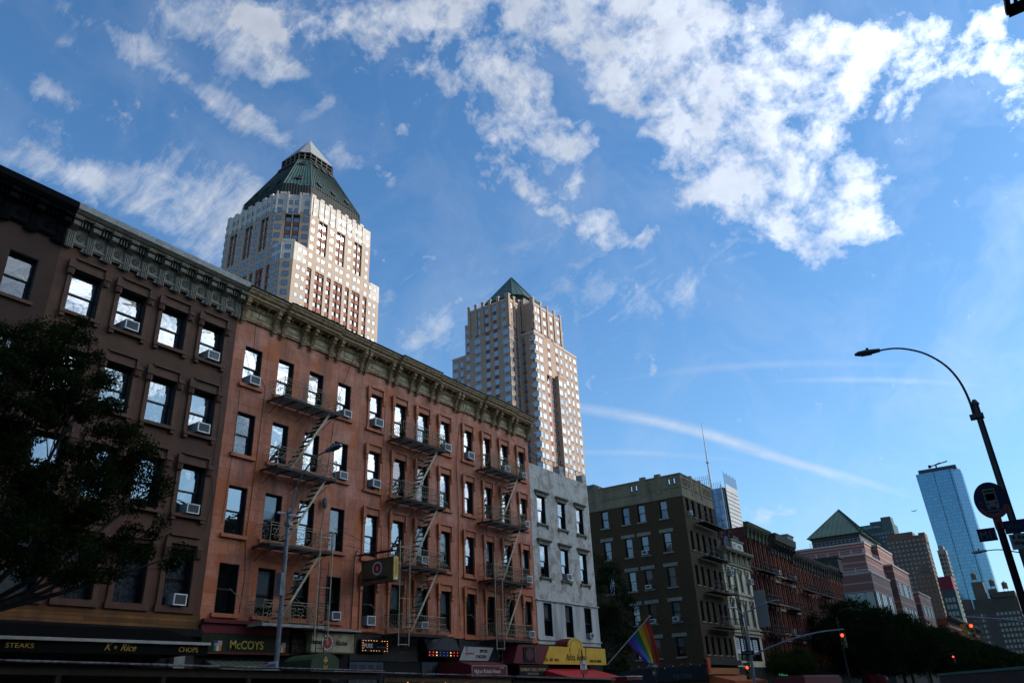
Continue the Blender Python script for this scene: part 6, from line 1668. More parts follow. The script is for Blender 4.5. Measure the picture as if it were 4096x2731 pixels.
shed('timber_dining_shed', 'brown timber dining shed with warm string lights, in front of the bulb-ringed sign', 18.0, 24.6, 2.47, 2.36, -19.2, -17.0, m_wood, 1.6, m_corr, True, bl_)
shed('flat_dining_shed', 'flat grey roofed dining shed below the yellow sign', 24.75, 32.4, 2.38, 2.24, -19.2, -17.0, m_dwood, 1.5, plain('grey felt roof', (.12, .12, .12), .8), False)
mb = MB(); mb.prism([(-16.4 + .9 * math.cos(i * 1.0472), 12.0 + .9 * math.sin(i * 1.0472), 1.92) for i in range(6)], [(-16.4 + .03 * math.cos(i * 1.0472), 12.0 + .03 * math.sin(i * 1.0472), 2.2) for i in range(6)]); mb.tube([(-16.4, 12, 0), (-16.4, 12, 1.95)], .025, 5)
single(mb, 'umbrella', m_yel, (-16.4, 12, 0), 'yellow umbrella top at the bottom edge beside the dark shed', 'umbrella')
# loose cables on the facades
def cable(label, pts, r_=.012):
    mb = MB(); mb.tube([FR.P(*p) for p in pts], r_, 3); single(mb, 'cable', m_wire, tuple(FR.P(*pts[0])), label, 'cable', 'black cables hanging down the facades')
cable('thin black cable from the cornice to the left of the top scrolled balcony', [(17.62, 17.2, .75), (17.7, 16.2, .3), (17.95, 15.2, .04), (18.3, 14.4, .03), (18.72, 13.9, .03), (18.7, 12.6, .03), (18.66, 11.0, .03), (18.6, 9.0, .03), (18.55, 7.6, .03), (18.7, 6.2, .03), (18.6, 4.7, .03)])
cable('thin black cable dropping past the first orange column of windows', [(17.5, 13.6, .04), (17.52, 12.4, .04), (17.5, 10.6, .04), (17.45, 9.4, .04), (17.4, 8.0, .04)], .009)
cable('thin black cable above the right end of the top scrolled balcony', [(23.3, 17.3, .75), (23.2, 16.3, .3), (23.0, 15.2, .04), (22.7, 14.2, .04), (22.55, 12.4, .04), (22.4, 10.9, .04)])
cable('black cable hanging between the first and middle orange buildings', [(25.9, 16.8, .3), (25.95, 15.5, .04), (25.9, 13.0, .04), (25.85, 10.5, .04), (26.0, 8.0, .04)], .010)
cable('black cable between the middle and third orange buildings', [(32.1, 16.9, .5), (31.9, 15.5, .04), (31.6, 13.4, .04), (31.75, 11.0, .04), (31.7, 7.0, .04), (31.8, 4.8, .04)], .014)
cable('pipe-like cable beside the third column bottom of the orange fronts', [(24.5, 7.9, .04), (24.35, 7.7, .05), (24.3, 7.3, .05), (24.28, 4.6, .05)], .022)
cable('loose cable hanging at the right end of the last ochre cornice', [(36.3, 16.5, .5), (36.8, 16.0, .3), (37.6, 15.7, .2), (38.3, 16.0, .4)], .014)
cable('thin cable running down the right edge of the brown building', [(16.6, 13.8, .04), (16.75, 12.0, .04), (16.7, 10.0, .04), (16.9, 8.8, .04), (16.7, 7.6, .04)], .009)
mb = MB(); mb.ball((-24.85, 22.3, 9.6), .09, .13, .26, 7, 6); mb.tube([(-24.85, 22.3, 9.85), (-24.9, 22.25, 10.9)], .01, 3); mb.tube([(-24.85, 22.3, 9.35), (-24.88, 22.2, 8.6), (-24.85, 22.1, 8.2)], .012, 3)
single(mb, 'hanging_bag', plain('dark plastic bag', (.03, .045, .05), .35, c2=(.09, .1, .1), scale=9), (-24.85, 22.3, 9.3), 'small dark plastic bundle hanging on a cord on the orange wall', 'bag')
# ================================================================= trees
def leafmat(name, c, c2):
    m, nt, bs = newmat(name); setv(bs, Roughness=.9); bs.inputs['Specular IOR Level'].default_value = .04
    g = N(nt, 'ShaderNodeObjectInfo'); n_ = noise(nt, objco(nt), 1.3, 4)
    nt.links.new(ramp(nt, n_, .35, .65, c, c2), bs.inputs['Base Color'])
    out = nt.nodes['Material Output']; t = N(nt, 'ShaderNodeBsdfTranslucent'); t.inputs[0].default_value = col4(c2); mx = N(nt, 'ShaderNodeMixShader'); mx.inputs[0].default_value = .25
    nt.links.new(bs.outputs[0], mx.inputs[1]); nt.links.new(t.outputs[0], mx.inputs[2]); nt.links.new(mx.outputs[0], out.inputs['Surface']); return m
m_leaf = leafmat('locust leaves', (.009, .016, .004), (.017, .027, .006))
m_leaf2 = leafmat('dark street leaves', (.013, .026, .007), (.008, .016, .005))
m_leaf3 = leafmat('yellow green leaves', (.03, .045, .007), (.018, .03, .006))
m_bark = plain('bark', (.035, .028, .02), .9, c2=(.018, .015, .011), scale=8, bmp=.5)
def make_tree(label, loc, blobs, trunk_r, fork, nclump, nleaf, ls, lm, seed, lean=(0, 0), clump=.4, droop=.3, group='street trees'):
    """blobs: (x, y, z, rx, ry, rz) relative to the foot of the tree"""
    rs = random.Random(seed); o = root('street_tree', loc, label, 'tree', group); L0 = Vector(loc)
    tb = MB(); fk = Vector((lean[0], lean[1], fork))
    tb.tube([L0 + Vector((0, 0, -.1)), L0 + fk * .5 + Vector((.05, .04, 0)), L0 + fk], trunk_r, 8, r1=trunk_r * .75)
    mains = []
    for b in blobs:
        c = Vector(b[:3]); mid = fk.lerp(c, .5) + Vector((rs.uniform(-.2, .2), rs.uniform(-.2, .2), -.15 * c.z * .2))
        tb.tube([L0 + fk, L0 + mid, L0 + c], trunk_r * .45, 6, r1=trunk_r * .12); mains.append((mid, c))
    cents = []; vol = [b[3] * b[4] * b[5] for b in blobs]; tot = sum(vol)
    for b, v, (mid, c) in zip(blobs, vol, mains):
        k = max(4, int(nclump * v / tot))
        for i in range(k):
            d = Vector((rs.gauss(0, 1), rs.gauss(0, 1), rs.gauss(0, 1))).normalized(); q = rs.uniform(.25, 1) ** .45 * rs.uniform(.8, 1.08)
            p = c + Vector((d.x * b[3], d.y * b[4], d.z * b[5])) * q; cents.append(p)
            if i % 3 == 0:
                s_ = mid.lerp(c, rs.uniform(.2, 1)); m_ = s_.lerp(p, .55) + Vector((rs.uniform(-.1, .1), rs.uniform(-.1, .1), rs.uniform(.0, .2)))
                tb.tube([L0 + s_, L0 + m_, L0 + p], trunk_r * .11, 4, r1=trunk_r * .03, cap=False)
    tb.build('trunk', m_bark, o)
    per = max(3, nleaf // len(cents)); C_ = np.array([tuple(p) for p in cents]); r_ = np.random.RandomState(seed)
    idx = np.repeat(np.arange(len(C_)), per); n = len(idx)
    sz = clump * r_.uniform(.6, 1.25, len(C_))[idx]
    off = r_.normal(0, 1, (n, 3)); off /= np.linalg.norm(off, axis=1)[:, None]; off *= (r_.uniform(0, 1, n) ** .5)[:, None] * sz[:, None]; off[:, 2] = off[:, 2] * .7 - droop * np.abs(off[:, 0] * off[:, 1]) / clump
    P_ = C_[idx] + off
    a = r_.normal(0, 1, (n, 3)); a[:, 2] -= .5; a /= np.linalg.norm(a, axis=1)[:, None]
    b = np.cross(a, r_.normal(0, 1, (n, 3))); b /= np.linalg.norm(b, axis=1)[:, None]
    s1 = (ls * r_.uniform(.7, 1.3, n))[:, None]; s2 = s1 * .38
    V = np.stack([P_ - a * s1, P_ - b * s2, P_ + a * s1, P_ + b * s2], 1).reshape(-1, 3)
    me = bpy.data.meshes.new('crown'); me.vertices.add(len(V)); me.vertices.foreach_set('co', V.ravel()); me.loops.add(len(V)); me.loops.foreach_set('vertex_index', np.arange(len(V)))
    me.polygons.add(n); me.polygons.foreach_set('loop_start', np.arange(0, len(V), 4)); me.polygons.foreach_set('loop_total', np.full(n, 4)); me.materials.append(lm); me.update(); me.validate()
    c = bpy.data.objects.new('crown', me); COL.objects.link(c); c.parent = o; ORG[c.name] = L0
    return o
T0 = (-19.0, 7.3, 0)
make_tree('large dark feathery tree covering the lower left windows of the brown building', T0,
    [(0, -.2, 8.6, 1.5, 1.3, 1.9), (.1, 1.35, 9.1, 1.2, .95, 1.1), (0, .7, 10.2, .9, .75, .8), (-.1, 2.6, 7.9, 1.2, 1.05, 1.0), (0, 3.5, 6.9, .8, .6, .75), (.2, 3.6, 5.8, .7, .7, .5), (0, 1.6, 6.6, 1.4, 1.3, 1.3), (.1, -.2, 6.0, 1.6, 1.2, 1.7), (.3, 1.6, 4.9, 1.2, 1.2, .65), (0, 2.9, 5.2, .9, .9, .55), (.4, 4.3, 5.3, .4, .4, .3), (0, -1.2, 7.5, 1.3, 1.0, 2.0)],
    .16, 3.6, 540, 96000, .05, m_leaf, 11, clump=.35, droop=.5)
base_blobs = lambda h, r: [(0, 0, h * .72, r, r, h * .24), (.2, .1, h * .34, r * .8, r * .9, h * .13), (r * .5, r * .3, h * .58, r * .7, r * .8, h * .18), (-r * .5, -r * .4, h * .6, r * .7, r * .7, h * .18), (.1, -r * .6, h * .52, r * .7, r * .7, h * .15), (-.2, r * .7, h * .5, r * .7, r * .7, h * .14), (r * .1, 0, h * .86, r * .6, r * .6, h * .13)]
make_tree('bushy green tree in the side street beside the whitish building', (-29.5, 55.5, 0), base_blobs(12.2, 2.3), .15, 4.2, 260, 26000, .075, m_leaf2, 21, clump=.55)
make_tree('small yellowish green tree in front of the ATM sign', (-20.4, 73, 0), [(0, 0, 3.6, 2.2, 3.2, 1.2), (.3, -2, 3.2, 1.6, 2.2, .9), (0, 2.2, 3.4, 1.6, 2.4, 1.0)], .10, 1.9, 240, 20000, .07, m_leaf3, 23, clump=.5)
big = make_tree('big dark tree hiding the foot of the striped pink building, nearest one', (-20.5, 100, 0), base_blobs(10.9, 5.0), .25, 4, 420, 36000, .13, m_leaf2, 25, clump=.9)
small = make_tree('dark tree on the far pavement beyond the pink building', (-20.5, 168, 0), base_blobs(10.5, 4.2), .2, 3.6, 260, 20000, .17, m_leaf2, 27, clump=.9)
tl = [((-21, 112, 0), 'big dark tree second in the clump below the pink building', 1.2), ((-20, 124, 0), 'big dark tree third in the clump below the pink building', 2.3), ((-21, 137, 0), 'big dark tree fourth in the clump below the pink building', 3.5), ((-20.5, 151, 0), 'big dark tree at the far end of the clump below the pink building', 4.4)]
for p, l, rz in tl: dup_tree(big, p, l, rotz=rz)
sl_ = [(-20.5, 183), (-20.5, 199), (-21, 216), (-20, 235), (-21, 256), (-20.5, 280), (-20, 306), (-21, 336), (-20, 370), (-20, 410), (.6, 330), (.8, 372), (.5, 420), (-20, 460), (.5, 480)]
for i, (x_, y_) in enumerate(sl_): dup_tree(small, (x_, y_, 0), 'dark far avenue tree in the low green row running to the vanishing point', rotz=i * 1.3)

# ================================================================= street lamps
m_lamp = plain('weathered lamp metal', (.24, .245, .25), .45, metal=.4, c2=(.11, .12, .13), scale=5)
m_ldark = plain('dark lamp metal', (.035, .038, .042), .45, metal=.2, c2=(.02, .022, .025), scale=5)
def arc(pts, n_=4):     # smooth a polyline (Catmull-Rom)
    P_ = [Vector(p) for p in pts]; out = []
    for i in range(len(P_) - 1):
        p0, p1, p2, p3 = P_[max(i - 1, 0)], P_[i], P_[i + 1], P_[min(i + 2, len(P_) - 1)]
        for j in range(n_):
            t = j / n_; out.append(.5 * ((2 * p1) + (p2 - p0) * t + (2 * p0 - 5 * p1 + 4 * p2 - p3) * t * t + (3 * p1 - p0 - 3 * p2 + p3) * t ** 3))
    out.append(P_[-1]); return out
def lamp_head(o, tip, d, mat, L_=.62, sensor=True):
    """flat cobra-head: tip = where the arm ends, d = outward direction"""
    mb = MB(); d = Vector(d).normalized(); s_ = d.cross(Vector((0, 0, 1))).normalized(); up = s_.cross(d); tip = Vector(tip)
    sec = [(-.05, .045, .05, -.04), (.1, .075, .055, -.05), (.35, .13, .06, -.055), (.55, .12, .05, -.05), (L_ + .05, .05, .015, -.03)]
    rings = []
    for t_, w_, a, b in sec:
        c = tip + d * t_; rings.append([c + s_ * w_ + up * b * .4, c + s_ * w_ * .8 + up * a, c - s_ * w_ * .8 + up * a, c - s_ * w_ + up * b * .4, c - s_ * w_ * .7 + up * b, c + s_ * w_ * .7 + up * b])
    for i in range(len(rings) - 1): mb.prism(rings[i], rings[i + 1], 0, cap=(i in (0, len(rings) - 2)))
    h = mb.build('lamp_head', mat, o)
    if sensor: mb = MB(); mb.tube([tip + d * .3 + up * .05, tip + d * .3 + up * .14], .04, 8); mb.build('photocell', m_black, h)
    mb = MB(); c = tip + d * .36 - up * .062; mb.prism([c + s_ * .08 - d * .16, c + s_ * .08 + d * .14, c - s_ * .08 + d * .14, c - s_ * .08 - d * .16], [p - up * .012 for p in (c + s_ * .08 - d * .16, c + s_ * .08 + d * .14, c - s_ * .08 + d * .14, c - s_ * .08 - d * .16)]); mb.build('lens', m_frame_dk, h)
def street_lamp(label, x, y, ztop, armpts, mat, r0=.09, head=.62, dirx=1, name='street_lamp'):
    o = root(name, (x, y, 0), label, 'street lamp', 'street lamps along the avenue')
    mb = MB(); mb.tube([(x, y, .1), (x, y, ztop * .5), (x, y, ztop)], r0, 8, r1=r0 * .72); mb.tube([(x, y, .1), (x, y, .5)], r0 * 1.9, 8, r1=r0 * 1.2); mb.build('pole', mat, o)
    mb = MB(); mb.tube([(x, y, ztop - .02), (x, y, ztop + .05), (x, y, ztop + .12)], r0 * 1.0, 8, r1=r0 * .4); mb.box(x - r0 * 1.2, x + r0 * 1.6 * dirx if dirx > 0 else x + r0 * 1.2, y - r0, y + r0, ztop - .42, ztop - .3) if dirx > 0 else mb.box(x - r0 * 1.9, x + r0, y - r0, y + r0, ztop - .42, ztop - .3); mb.build('pole_cap', mat, o)
    pts = arc(armpts); mb = MB(); mb.tube(pts, .034, 7, r1=.026); mb.build('arm', mat, o)
    lamp_head(o, pts[-1], pts[-1] - pts[-3], mat, head)
    return o
lampA = street_lamp('slim grey street lamp before the orange buildings, curved arm at second floor height', -19.47, 16.0, 7.3,
    [(-19.42, 16, 7.1), (-19.34, 16, 7.5), (-19.26, 16, 7.95), (-19.05, 16, 8.36), (-18.75, 16, 8.68), (-18.33, 16, 8.94), (-17.9, 16, 9.02)], m_lamp, .085, .6)
mb = MB(); mb.tube([(-19.95, 15.95, 7.38), (-19.55, 15.95, 7.27)], .035, 6); mb.tube([(-19.38, 15.95, 7.2), (-19.0, 15.95, 7.12)], .035, 6); mb.build('led_bar', m_white, lampA)  # LED bars on the pole, plain white without emission
mb = MB(); mb.box(-19.56, -19.32, 15.78, 15.92, 4.75, 5.42); mb.build('control_box', m_lamp, lampA)
def sign_plate(name, label, x, y, w_, z0, z1, plates, mat, extra=None, F=None, pole=None, cat='sign', tilt=0):
    pass
o = root('parking_sign', (-19.55, 15.85, 2.6), 'small NO PARKING sign on the slim grey lamp pole', 'sign')
FN = Frame((0, 15.86, 0), (1, 0, 0), (0, -1, 0))
mb = MB(); mb.fbox(FN, -19.88, -19.27, 2.62, 2.9, -.01, .01); mb.build('plate', m_cream_l, o)
mb = MB(); mb.fbox(FN, -19.87, -19.66, 2.72, 2.89, .0105, .013); mb.fbox(FN, -19.88, -19.27, 2.45, 2.55, -.01, .012); mb.build('red_panel', m_logo_red, o)
text('NO', .13, FN, -19.85, 2.76, .014, m_cream_l, o); text('PARKING', .095, FN, -19.64, 2.77, .011, m_blue, o, sx=.85)

lampB = street_lamp('tall dark street lamp at the right with a long curved arm against the sky', -.36, 23.6, 8.45,
    [(-.47, 23.6, 8.15), (-.47, 23.6, 8.6), (-.55, 23.6, 9.17), (-.76, 23.6, 9.71), (-1.14, 23.6, 10.18), (-1.55, 23.6, 10.46), (-1.94, 23.6, 10.61), (-2.36, 23.6, 10.66)], m_ldark, .115, .62, -1)
street_lamp('farther street lamp whose arm shows behind the bus stop sign', -.55, 46, 7.05, [(-.6, 46, 6.9), (-.8, 46, 7.1), (-1.17, 46, 7.24), (-1.47, 46, 7.34), (-1.85, 46, 7.4), (-2.25, 46, 7.4)], m_lamp, .09, .6, -1)
street_lamp('dark street lamp by the red tenements, rising above the traffic signal arm', -20.0, 91, 8.0, [(-19.95, 91, 7.8), (-19.85, 91, 8.3), (-19.4, 91, 8.8), (-18.7, 91, 8.95), (-18.0, 91, 8.8)], m_ldark, .10, .6)

# ================================================================= bus stop sign
o = root('bus_stop_sign', (-.36, 12.3, 0), 'dark round bus stop sign with red NO STANDING band and M11 route panels', 'sign')
m_navy = plain('navy sign face', (.006, .009, .028), .6, spec=.15); m_sred = plain('red sign band', (.13, .008, .008), .6); m_sgrey = plain('grey reflective print', (.08, .085, .09), .6); m_sgrey2 = plain('pale route panel', (.12, .13, .13), .6)
FBs = FY(12.3)
mb = MB(); mb.tube([(-.36, 12.34, 0), (-.36, 12.34, 3.5)], .05, 8); mb.build('pole', m_black, o)
cx_, cz_ = -.36, 3.80
mb = MB(); mb.slab(FBs, [(cx_ + .205 * math.cos(i * math.pi / 20), cz_ + .25 * math.sin(i * math.pi / 20)) for i in range(40)], -.02, .0); mb.fbox(FBs, cx_ - .05, cx_ + .05, 3.4, 3.58, -.022, -.002); mb.build('disc', m_navy, o)
mb = MB(); n_ = 14; A0, A1 = math.radians(205), math.radians(338)
ring = [(cx_ + .207 * math.cos(A0 + (A1 - A0) * i / n_), cz_ + .252 * math.sin(A0 + (A1 - A0) * i / n_)) for i in range(n_ + 1)] + [(cx_ + .155 * math.cos(A1 - (A1 - A0) * i / n_), cz_ + .19 * math.sin(A1 - (A1 - A0) * i / n_)) for i in range(n_ + 1)]
for i in range(n_):
    a, b, c, d = ring[i], ring[i + 1], ring[2 * n_ - i], ring[2 * n_ + 1 - i]; mb.face([FBs.P(a[0], a[1], .004), FBs.P(b[0], b[1], .004), FBs.P(c[0], c[1], .004), FBs.P(d[0], d[1], .004)])
mb.fbox(FBs, cx_ - .052, cx_ + .052, 3.42, 3.56, -.001, .004); mb.build('red_band', m_sred, o)
for k, ch in enumerate('NO STANDING'):
    if ch == ' ': continue
    an = math.radians(213 + 118 * k / 10); rx, rz = .172, .212; p = FBs.P(cx_ + rx * math.cos(an), cz_ + rz * math.sin(an), .006)
    rt = an + math.pi / 2; Fr = Frame((0, 0, 0), (1, 0, 0), (0, -1, 0)); t = text(ch, .048, Fr, -.014, 0, 0, m_sgrey, o, 'band_letter', ext=.001)
    M_ = Matrix.Translation(p) @ Matrix.Rotation(-rt, 4, 'Y')
    orgv = ORG[o.name]
    for v in t.data.vertices: v.co = (M_ @ (Vector(v.co) + orgv)) - orgv
b = MB()       # bus pictogram
def pf(x0, x1, z0, z1, mi=0): b.fbox(FBs, cx_ + x0, cx_ + x1, cz_ + z0, cz_ + z1, .001, .004, mi)
pf(-.075, .075, -.09, .16); pf(-.055, .055, .0, .09, 1); pf(-.06, .06, .115, .135, 1); pf(-.07, -.035, -.12, -.09); pf(.035, .07, -.12, -.09); pf(-.085, .085, -.15, -.138)
for s_ in (-.05, .05): b.slab(FBs, [(cx_ + s_ + .014 * math.cos(i), cz_ - .045 + .014 * math.sin(i)) for i in range(6)], .0042, .006, 1)
b.build('bus_pictogram', [m_sgrey, m_navy], o)
b = MB(); b.ring(FBs.P(cx_ - .14, cz_ - .04, .004), .022, .004, (1, 0, 0), (0, 0, 1), 10, 3); b.tube([FBs.P(cx_ - .15, cz_ + .03, .004), FBs.P(cx_ - .148, cz_ - .01, .004), FBs.P(cx_ - .115, cz_ - .015, .004)], .004, 3); b.build('wheelchair_pictogram', m_sgrey, o)
mb = MB(); mb.fbox(FBs, -.64, -.42, 3.27, 3.44, -.01, .01); mb.build('route_panel', m_navy, o); text('M11', .14, FBs, -.615, 3.305, .011, m_sgrey, o, sx=.85)
mb = MB(); mb.fbox(FBs, -.31, .35, 3.33, 3.50, -.01, .01); mb.build('route_panel', m_navy, o); text('West Village', .08, FBs, -.28, 3.39, .011, plain('dim print', (.04, .05, .09)), o)
mb = MB(); mb.fbox(FBs, -.29, .35, 3.12, 3.32, -.012, .008); mb.build('stop_panel', m_sgrey2, o); text('9 Avenue\nWest 52 St', .075, FBs, -.26, 3.25, .009, m_black, o, off=.002)

# ================================================================= traffic signals
m_tsy = plain('yellow signal housing', (.36, .20, .02), .5, c2=(.25, .13, .015)); m_tsg = plain('dull olive signal housing', (.09, .075, .02), .5)
m_redl = emis('red signal lens', (1, .05, .02), 5.0); m_offl = plain('dark signal lens', (.015, .02, .015), .3)
def signal_head(label, x, y, zc, mat, s_=1.0, face=(0, -1, 0)):
    """three lenses, red (top) lit, with hooded visors"""
    o = root('traffic_signal', (x, y, zc - .5 * s_), label, 'traffic light', 'traffic lights along the avenue')
    F = Frame((x, y, 0), Vector(face).cross(Vector((0, 0, 1))) * -1, face)
    for i in range(3):
        z = zc + (.34 - .34 * i) * s_
        mb = MB(); mb.fbox(F, -.16 * s_, .16 * s_, z - .165 * s_, z + .165 * s_, -.1, .08)
        v = [F.P(.13 * s_ * math.cos(a), z + .13 * s_ * math.sin(a), .081) for a in [math.pi * (-.15 + 1.3 * k / 8) for k in range(9)]]; w_ = [p + F.n * .2 * s_ - Vector((0, 0, .02)) for p in v]
        for k in range(8): mb.face([v[k], v[k + 1], w_[k + 1], w_[k]])
        h = mb.build('signal_section', mat, o)
        mb = MB(); mb.slab(F, [(.11 * s_ * math.cos(k * math.pi / 6), z + .11 * s_ * math.sin(k * math.pi / 6)) for k in range(12)], .082, .10); mb.build('lens', m_redl if i == 0 else m_offl, h)
    return o
o = root('signal_pole', (-20.38, 62, 0), 'grey corner signal pole with two lamp arms and a long mast arm', 'signal pole')
mb = MB(); mb.tube([(-20.5, 62, 0), (-20.45, 62, 3.5), (-20.38, 62, 7.05)], .13, 8, r1=.09); mb.build('pole', m_lamp, o)
mb = MB(); mb.tube(arc([(-20.38, 62, 6.95), (-19.6, 62, 7.2), (-19.03, 62, 7.4), (-18.2, 62, 7.62)]), .05, 6); mb.build('arm', m_lamp, o); lamp_head(o, (-18.2, 62, 7.62), (1, 0, .05), m_lamp, .6)
mb = MB(); mb.tube(arc([(-20.4, 62, 6.4), (-20.55, 62, 6.85), (-20.8, 62, 7.15), (-21.05, 62, 7.4)]), .045, 6); mb.build('arm', m_lamp, o); lamp_head(o, (-21.05, 62, 7.42), (-1, 0, .15), m_white, .3, False)
mb = MB(); mb.tube(arc([(-20.3, 61.9, 3.84), (-18.94, 61.9, 4.32), (-16.92, 61.9, 4.84), (-15, 61.9, 5.14), (-13.3, 61.9, 5.2)]), .075, 7, r1=.05); mb.build('mast_arm', m_lamp, o)
signal_head('red traffic light on the corner pole before the orange awning', -20.72, 61.7, 2.72, m_tsg)
signal_head('red traffic light hanging from the tip of the long mast arm', -13.4, 61.7, 4.45, m_tsg)
o = root('one_way_sign', (-20.6, 61.8, 4), 'black ONE WAY arrow sign on the corner signal pole', 'sign'); Fo = FY(61.8)
mb = MB(); mb.fbox(Fo, -21.0, -20.1, 3.93, 4.22, -.01, .02); mb.slab(Fo, [(-20.92, 4.03), (-20.35, 4.03), (-20.35, 3.98), (-20.17, 4.075), (-20.35, 4.17), (-20.35, 4.12), (-20.92, 4.12)], .021, .03, 1); mb.build('plate', [m_black, plain('dim white', (.12, .12, .12))], o); text('ONE WAY', .08, Fo, -20.86, 4.045, .031, m_black, o)
o = root('street_name_sign', (-20.9, 61.8, 3.2), 'small green street name sign on the corner signal pole', 'sign')
mb = MB(); mb.fbox(Fo, -21.1, -20.55, 3.2, 3.4, -.01, .02); mb.build('plate', plain('sign green', (.01, .08, .05)), o); text('W 51 ST', .12, Fo, -21.05, 3.25, .021, plain('dim print2', (.1, .16, .14)), o)
o = root('signal_pole', (-.4, 72, 0), 'mast arm entering from the right carrying two yellow signals', 'signal pole')
mb = MB(); mb.tube([(-.4, 72, 0), (-.4, 72, 6)], .12, 8); mb.build('pole', m_ldark, o); mb = MB(); mb.tube(arc([(-.4, 72, 4.7), (-2.47, 72, 5.3), (-4.42, 72, 5.68), (-6.25, 72, 5.95)]), .07, 6); mb.build('mast_arm', m_lamp, o)
signal_head('big yellow traffic light showing red at the right, on the arm', -5.98, 71.7, 4.92, m_tsy, 1.05)
signal_head('yellow traffic light seen from its side, left of the lit one', -6.45, 71.9, 4.98, m_tsy, 1.0, (-1, 0, 0))
o = root('signal_pole', (-20, 145, 0), 'small far mast arm over the dark trees', 'signal pole'); mb = MB(); mb.tube([(-20, 145, 0), (-20, 145, 5)], .12, 6); mb.build('pole', m_ldark, o); mb = MB(); mb.tube([(-20, 145, 4.4), (-18.5, 145, 4.85), (-15.7, 145, 5.3)], .07, 5); mb.build('mast_arm', m_ldark, o)
signal_head('small far red traffic light before the dark trees, right of the tall tree clump', -15.7, 144.7, 4.4, m_tsg, 1.1)
signal_head('lowest far red traffic light near the bottom edge', -21.4, 140, 2.1, m_tsg, 1.1)

# ================================================================= flag and sidewalk signs
o = root('rainbow_flag', (-24, 45.2, 3.3), 'rainbow flag hanging from a slanted white pole at the yellow sign', 'flag')
A_, B_ = Vector((-23.9, 45.1, 3.3)), Vector((-21.5, 46.8, 6.0))
mb = MB(); mb.tube([A_, B_], .03, 6); mb.ball(B_, .06, .06, .06, 6, 5); mb.build('flag_pole', plain('pale pole', (.35, .35, .35), .5), o)
m_rb = [plain('flag ' + n_, c, .7, c2=tuple(x * .85 for x in c)) for n_, c in (('red', (.36, .015, .01)), ('orange', (.42, .11, .008)), ('yellow', (.42, .28, .015)), ('green2', (.008, .12, .04)), ('blue2', (.008, .045, .26)), ('violet', (.06, .02, .18)))]
mb = MB(); nu, nv = 24, 18; h0 = A_.lerp(B_, .97); h1 = A_.lerp(B_, .47); e0 = Vector((-21.9, 48.3, 3.15)); e1 = Vector((-22.1, 47.2, 3.0)); grid = {}
for i in range(nu + 1):          # i across the stripes, j from hoist to fly
    for j in range(nv + 1):
        s_, t_ = i / nu, j / nv; p = h0.lerp(h1, s_).lerp(e0.lerp(e1, s_), t_)
        f_ = math.sin(s_ * 7 + t_ * 3) * .13 * t_ + math.sin(s_ * 15 + 1) * .05 * t_
        p = p + Vector((.75, -.35, 0)) * f_ + Vector((0, -.12, -.25)) * math.sin(math.pi * t_) * (1 - s_) * .5 + Vector((0, .25, 0)) * math.sin(math.pi * t_) * (1 - s_); grid[i, j] = p
for i in range(nu):
    for j in range(nv): mb.face([grid[i, j], grid[i + 1, j], grid[i + 1, j + 1], grid[i, j + 1]], min(5, i * 6 // nu))
mb.build('cloth', m_rb, o, smooth=True)
def post_sign(name, label, x, y, ztop, fn, r_=.035):
    o = root(name, (x, y, 0), label, 'sign'); mb = MB(); mb.tube([(x, y, 0), (x, y, ztop)], r_, 6); mb.build('post', m_ldark, o); fn(o, FX(x + .04)); return o
def s1_(o, F):
    mb = MB(); mb.fbox(F, 34.85, 35.47, 2.78, 3.2, 0, .015); mb.build('plate', m_cream_l, o); mb = MB(); mb.fbox(F, 34.85, 35.1, 3.06, 3.2, .016, .02); mb.fbox(F, 34.86, 35.47, 2.58, 2.77, 0, .015); mb.build('red_panel', m_logo_red, o)
    text('NO', .12, F, 34.87, 3.08, .021, m_cream_l, o); text('STANDING\nANYTIME', .09, F, 34.9, 2.96, .016, plain('red print', (.35, .03, .03)), o)
    mb = MB(); mb.tube([F.P(34.95, 2.82, .02), F.P(35.35, 2.82, .02)], .01, 3); mb.build('arrow', m_black, o)
post_sign('no_standing_sign', 'small white and red NO STANDING sign in front of the yellow sign', -20.0, 35.16, 3.68, s1_)
def s2_(o, F):
    mb = MB(); mb.fbox(F, 42.45, 43.9, 2.86, 3.14, 0, .015); mb.slab(F, [(42.5, 2.95), (43.4, 2.95), (43.4, 2.9), (43.85, 3.0), (43.4, 3.1), (43.4, 3.05), (42.5, 3.05)], .016, .02, 1); mb.build('plate', [m_black, plain('dim white2', (.14, .14, .14))], o); text('ONE WAY', .1, F, 42.6, 2.965, .021, m_black, o)
    mb = MB(); mb.fbox(F, 42.95, 43.55, 2.45, 2.8, 0, .015); mb.fbox(F, 43.0, 43.2, 2.55, 2.7, .016, .02, 1); mb.build('lower_plate', [m_black, m_sgrey2], o); text('9A', .16, F, 43.24, 2.55, .016, m_sgrey2, o)
post_sign('one_way_post', 'black ONE WAY sign on a tall thin post beside the rainbow flag', -20.0, 43.45, 5.6, s2_, .03)

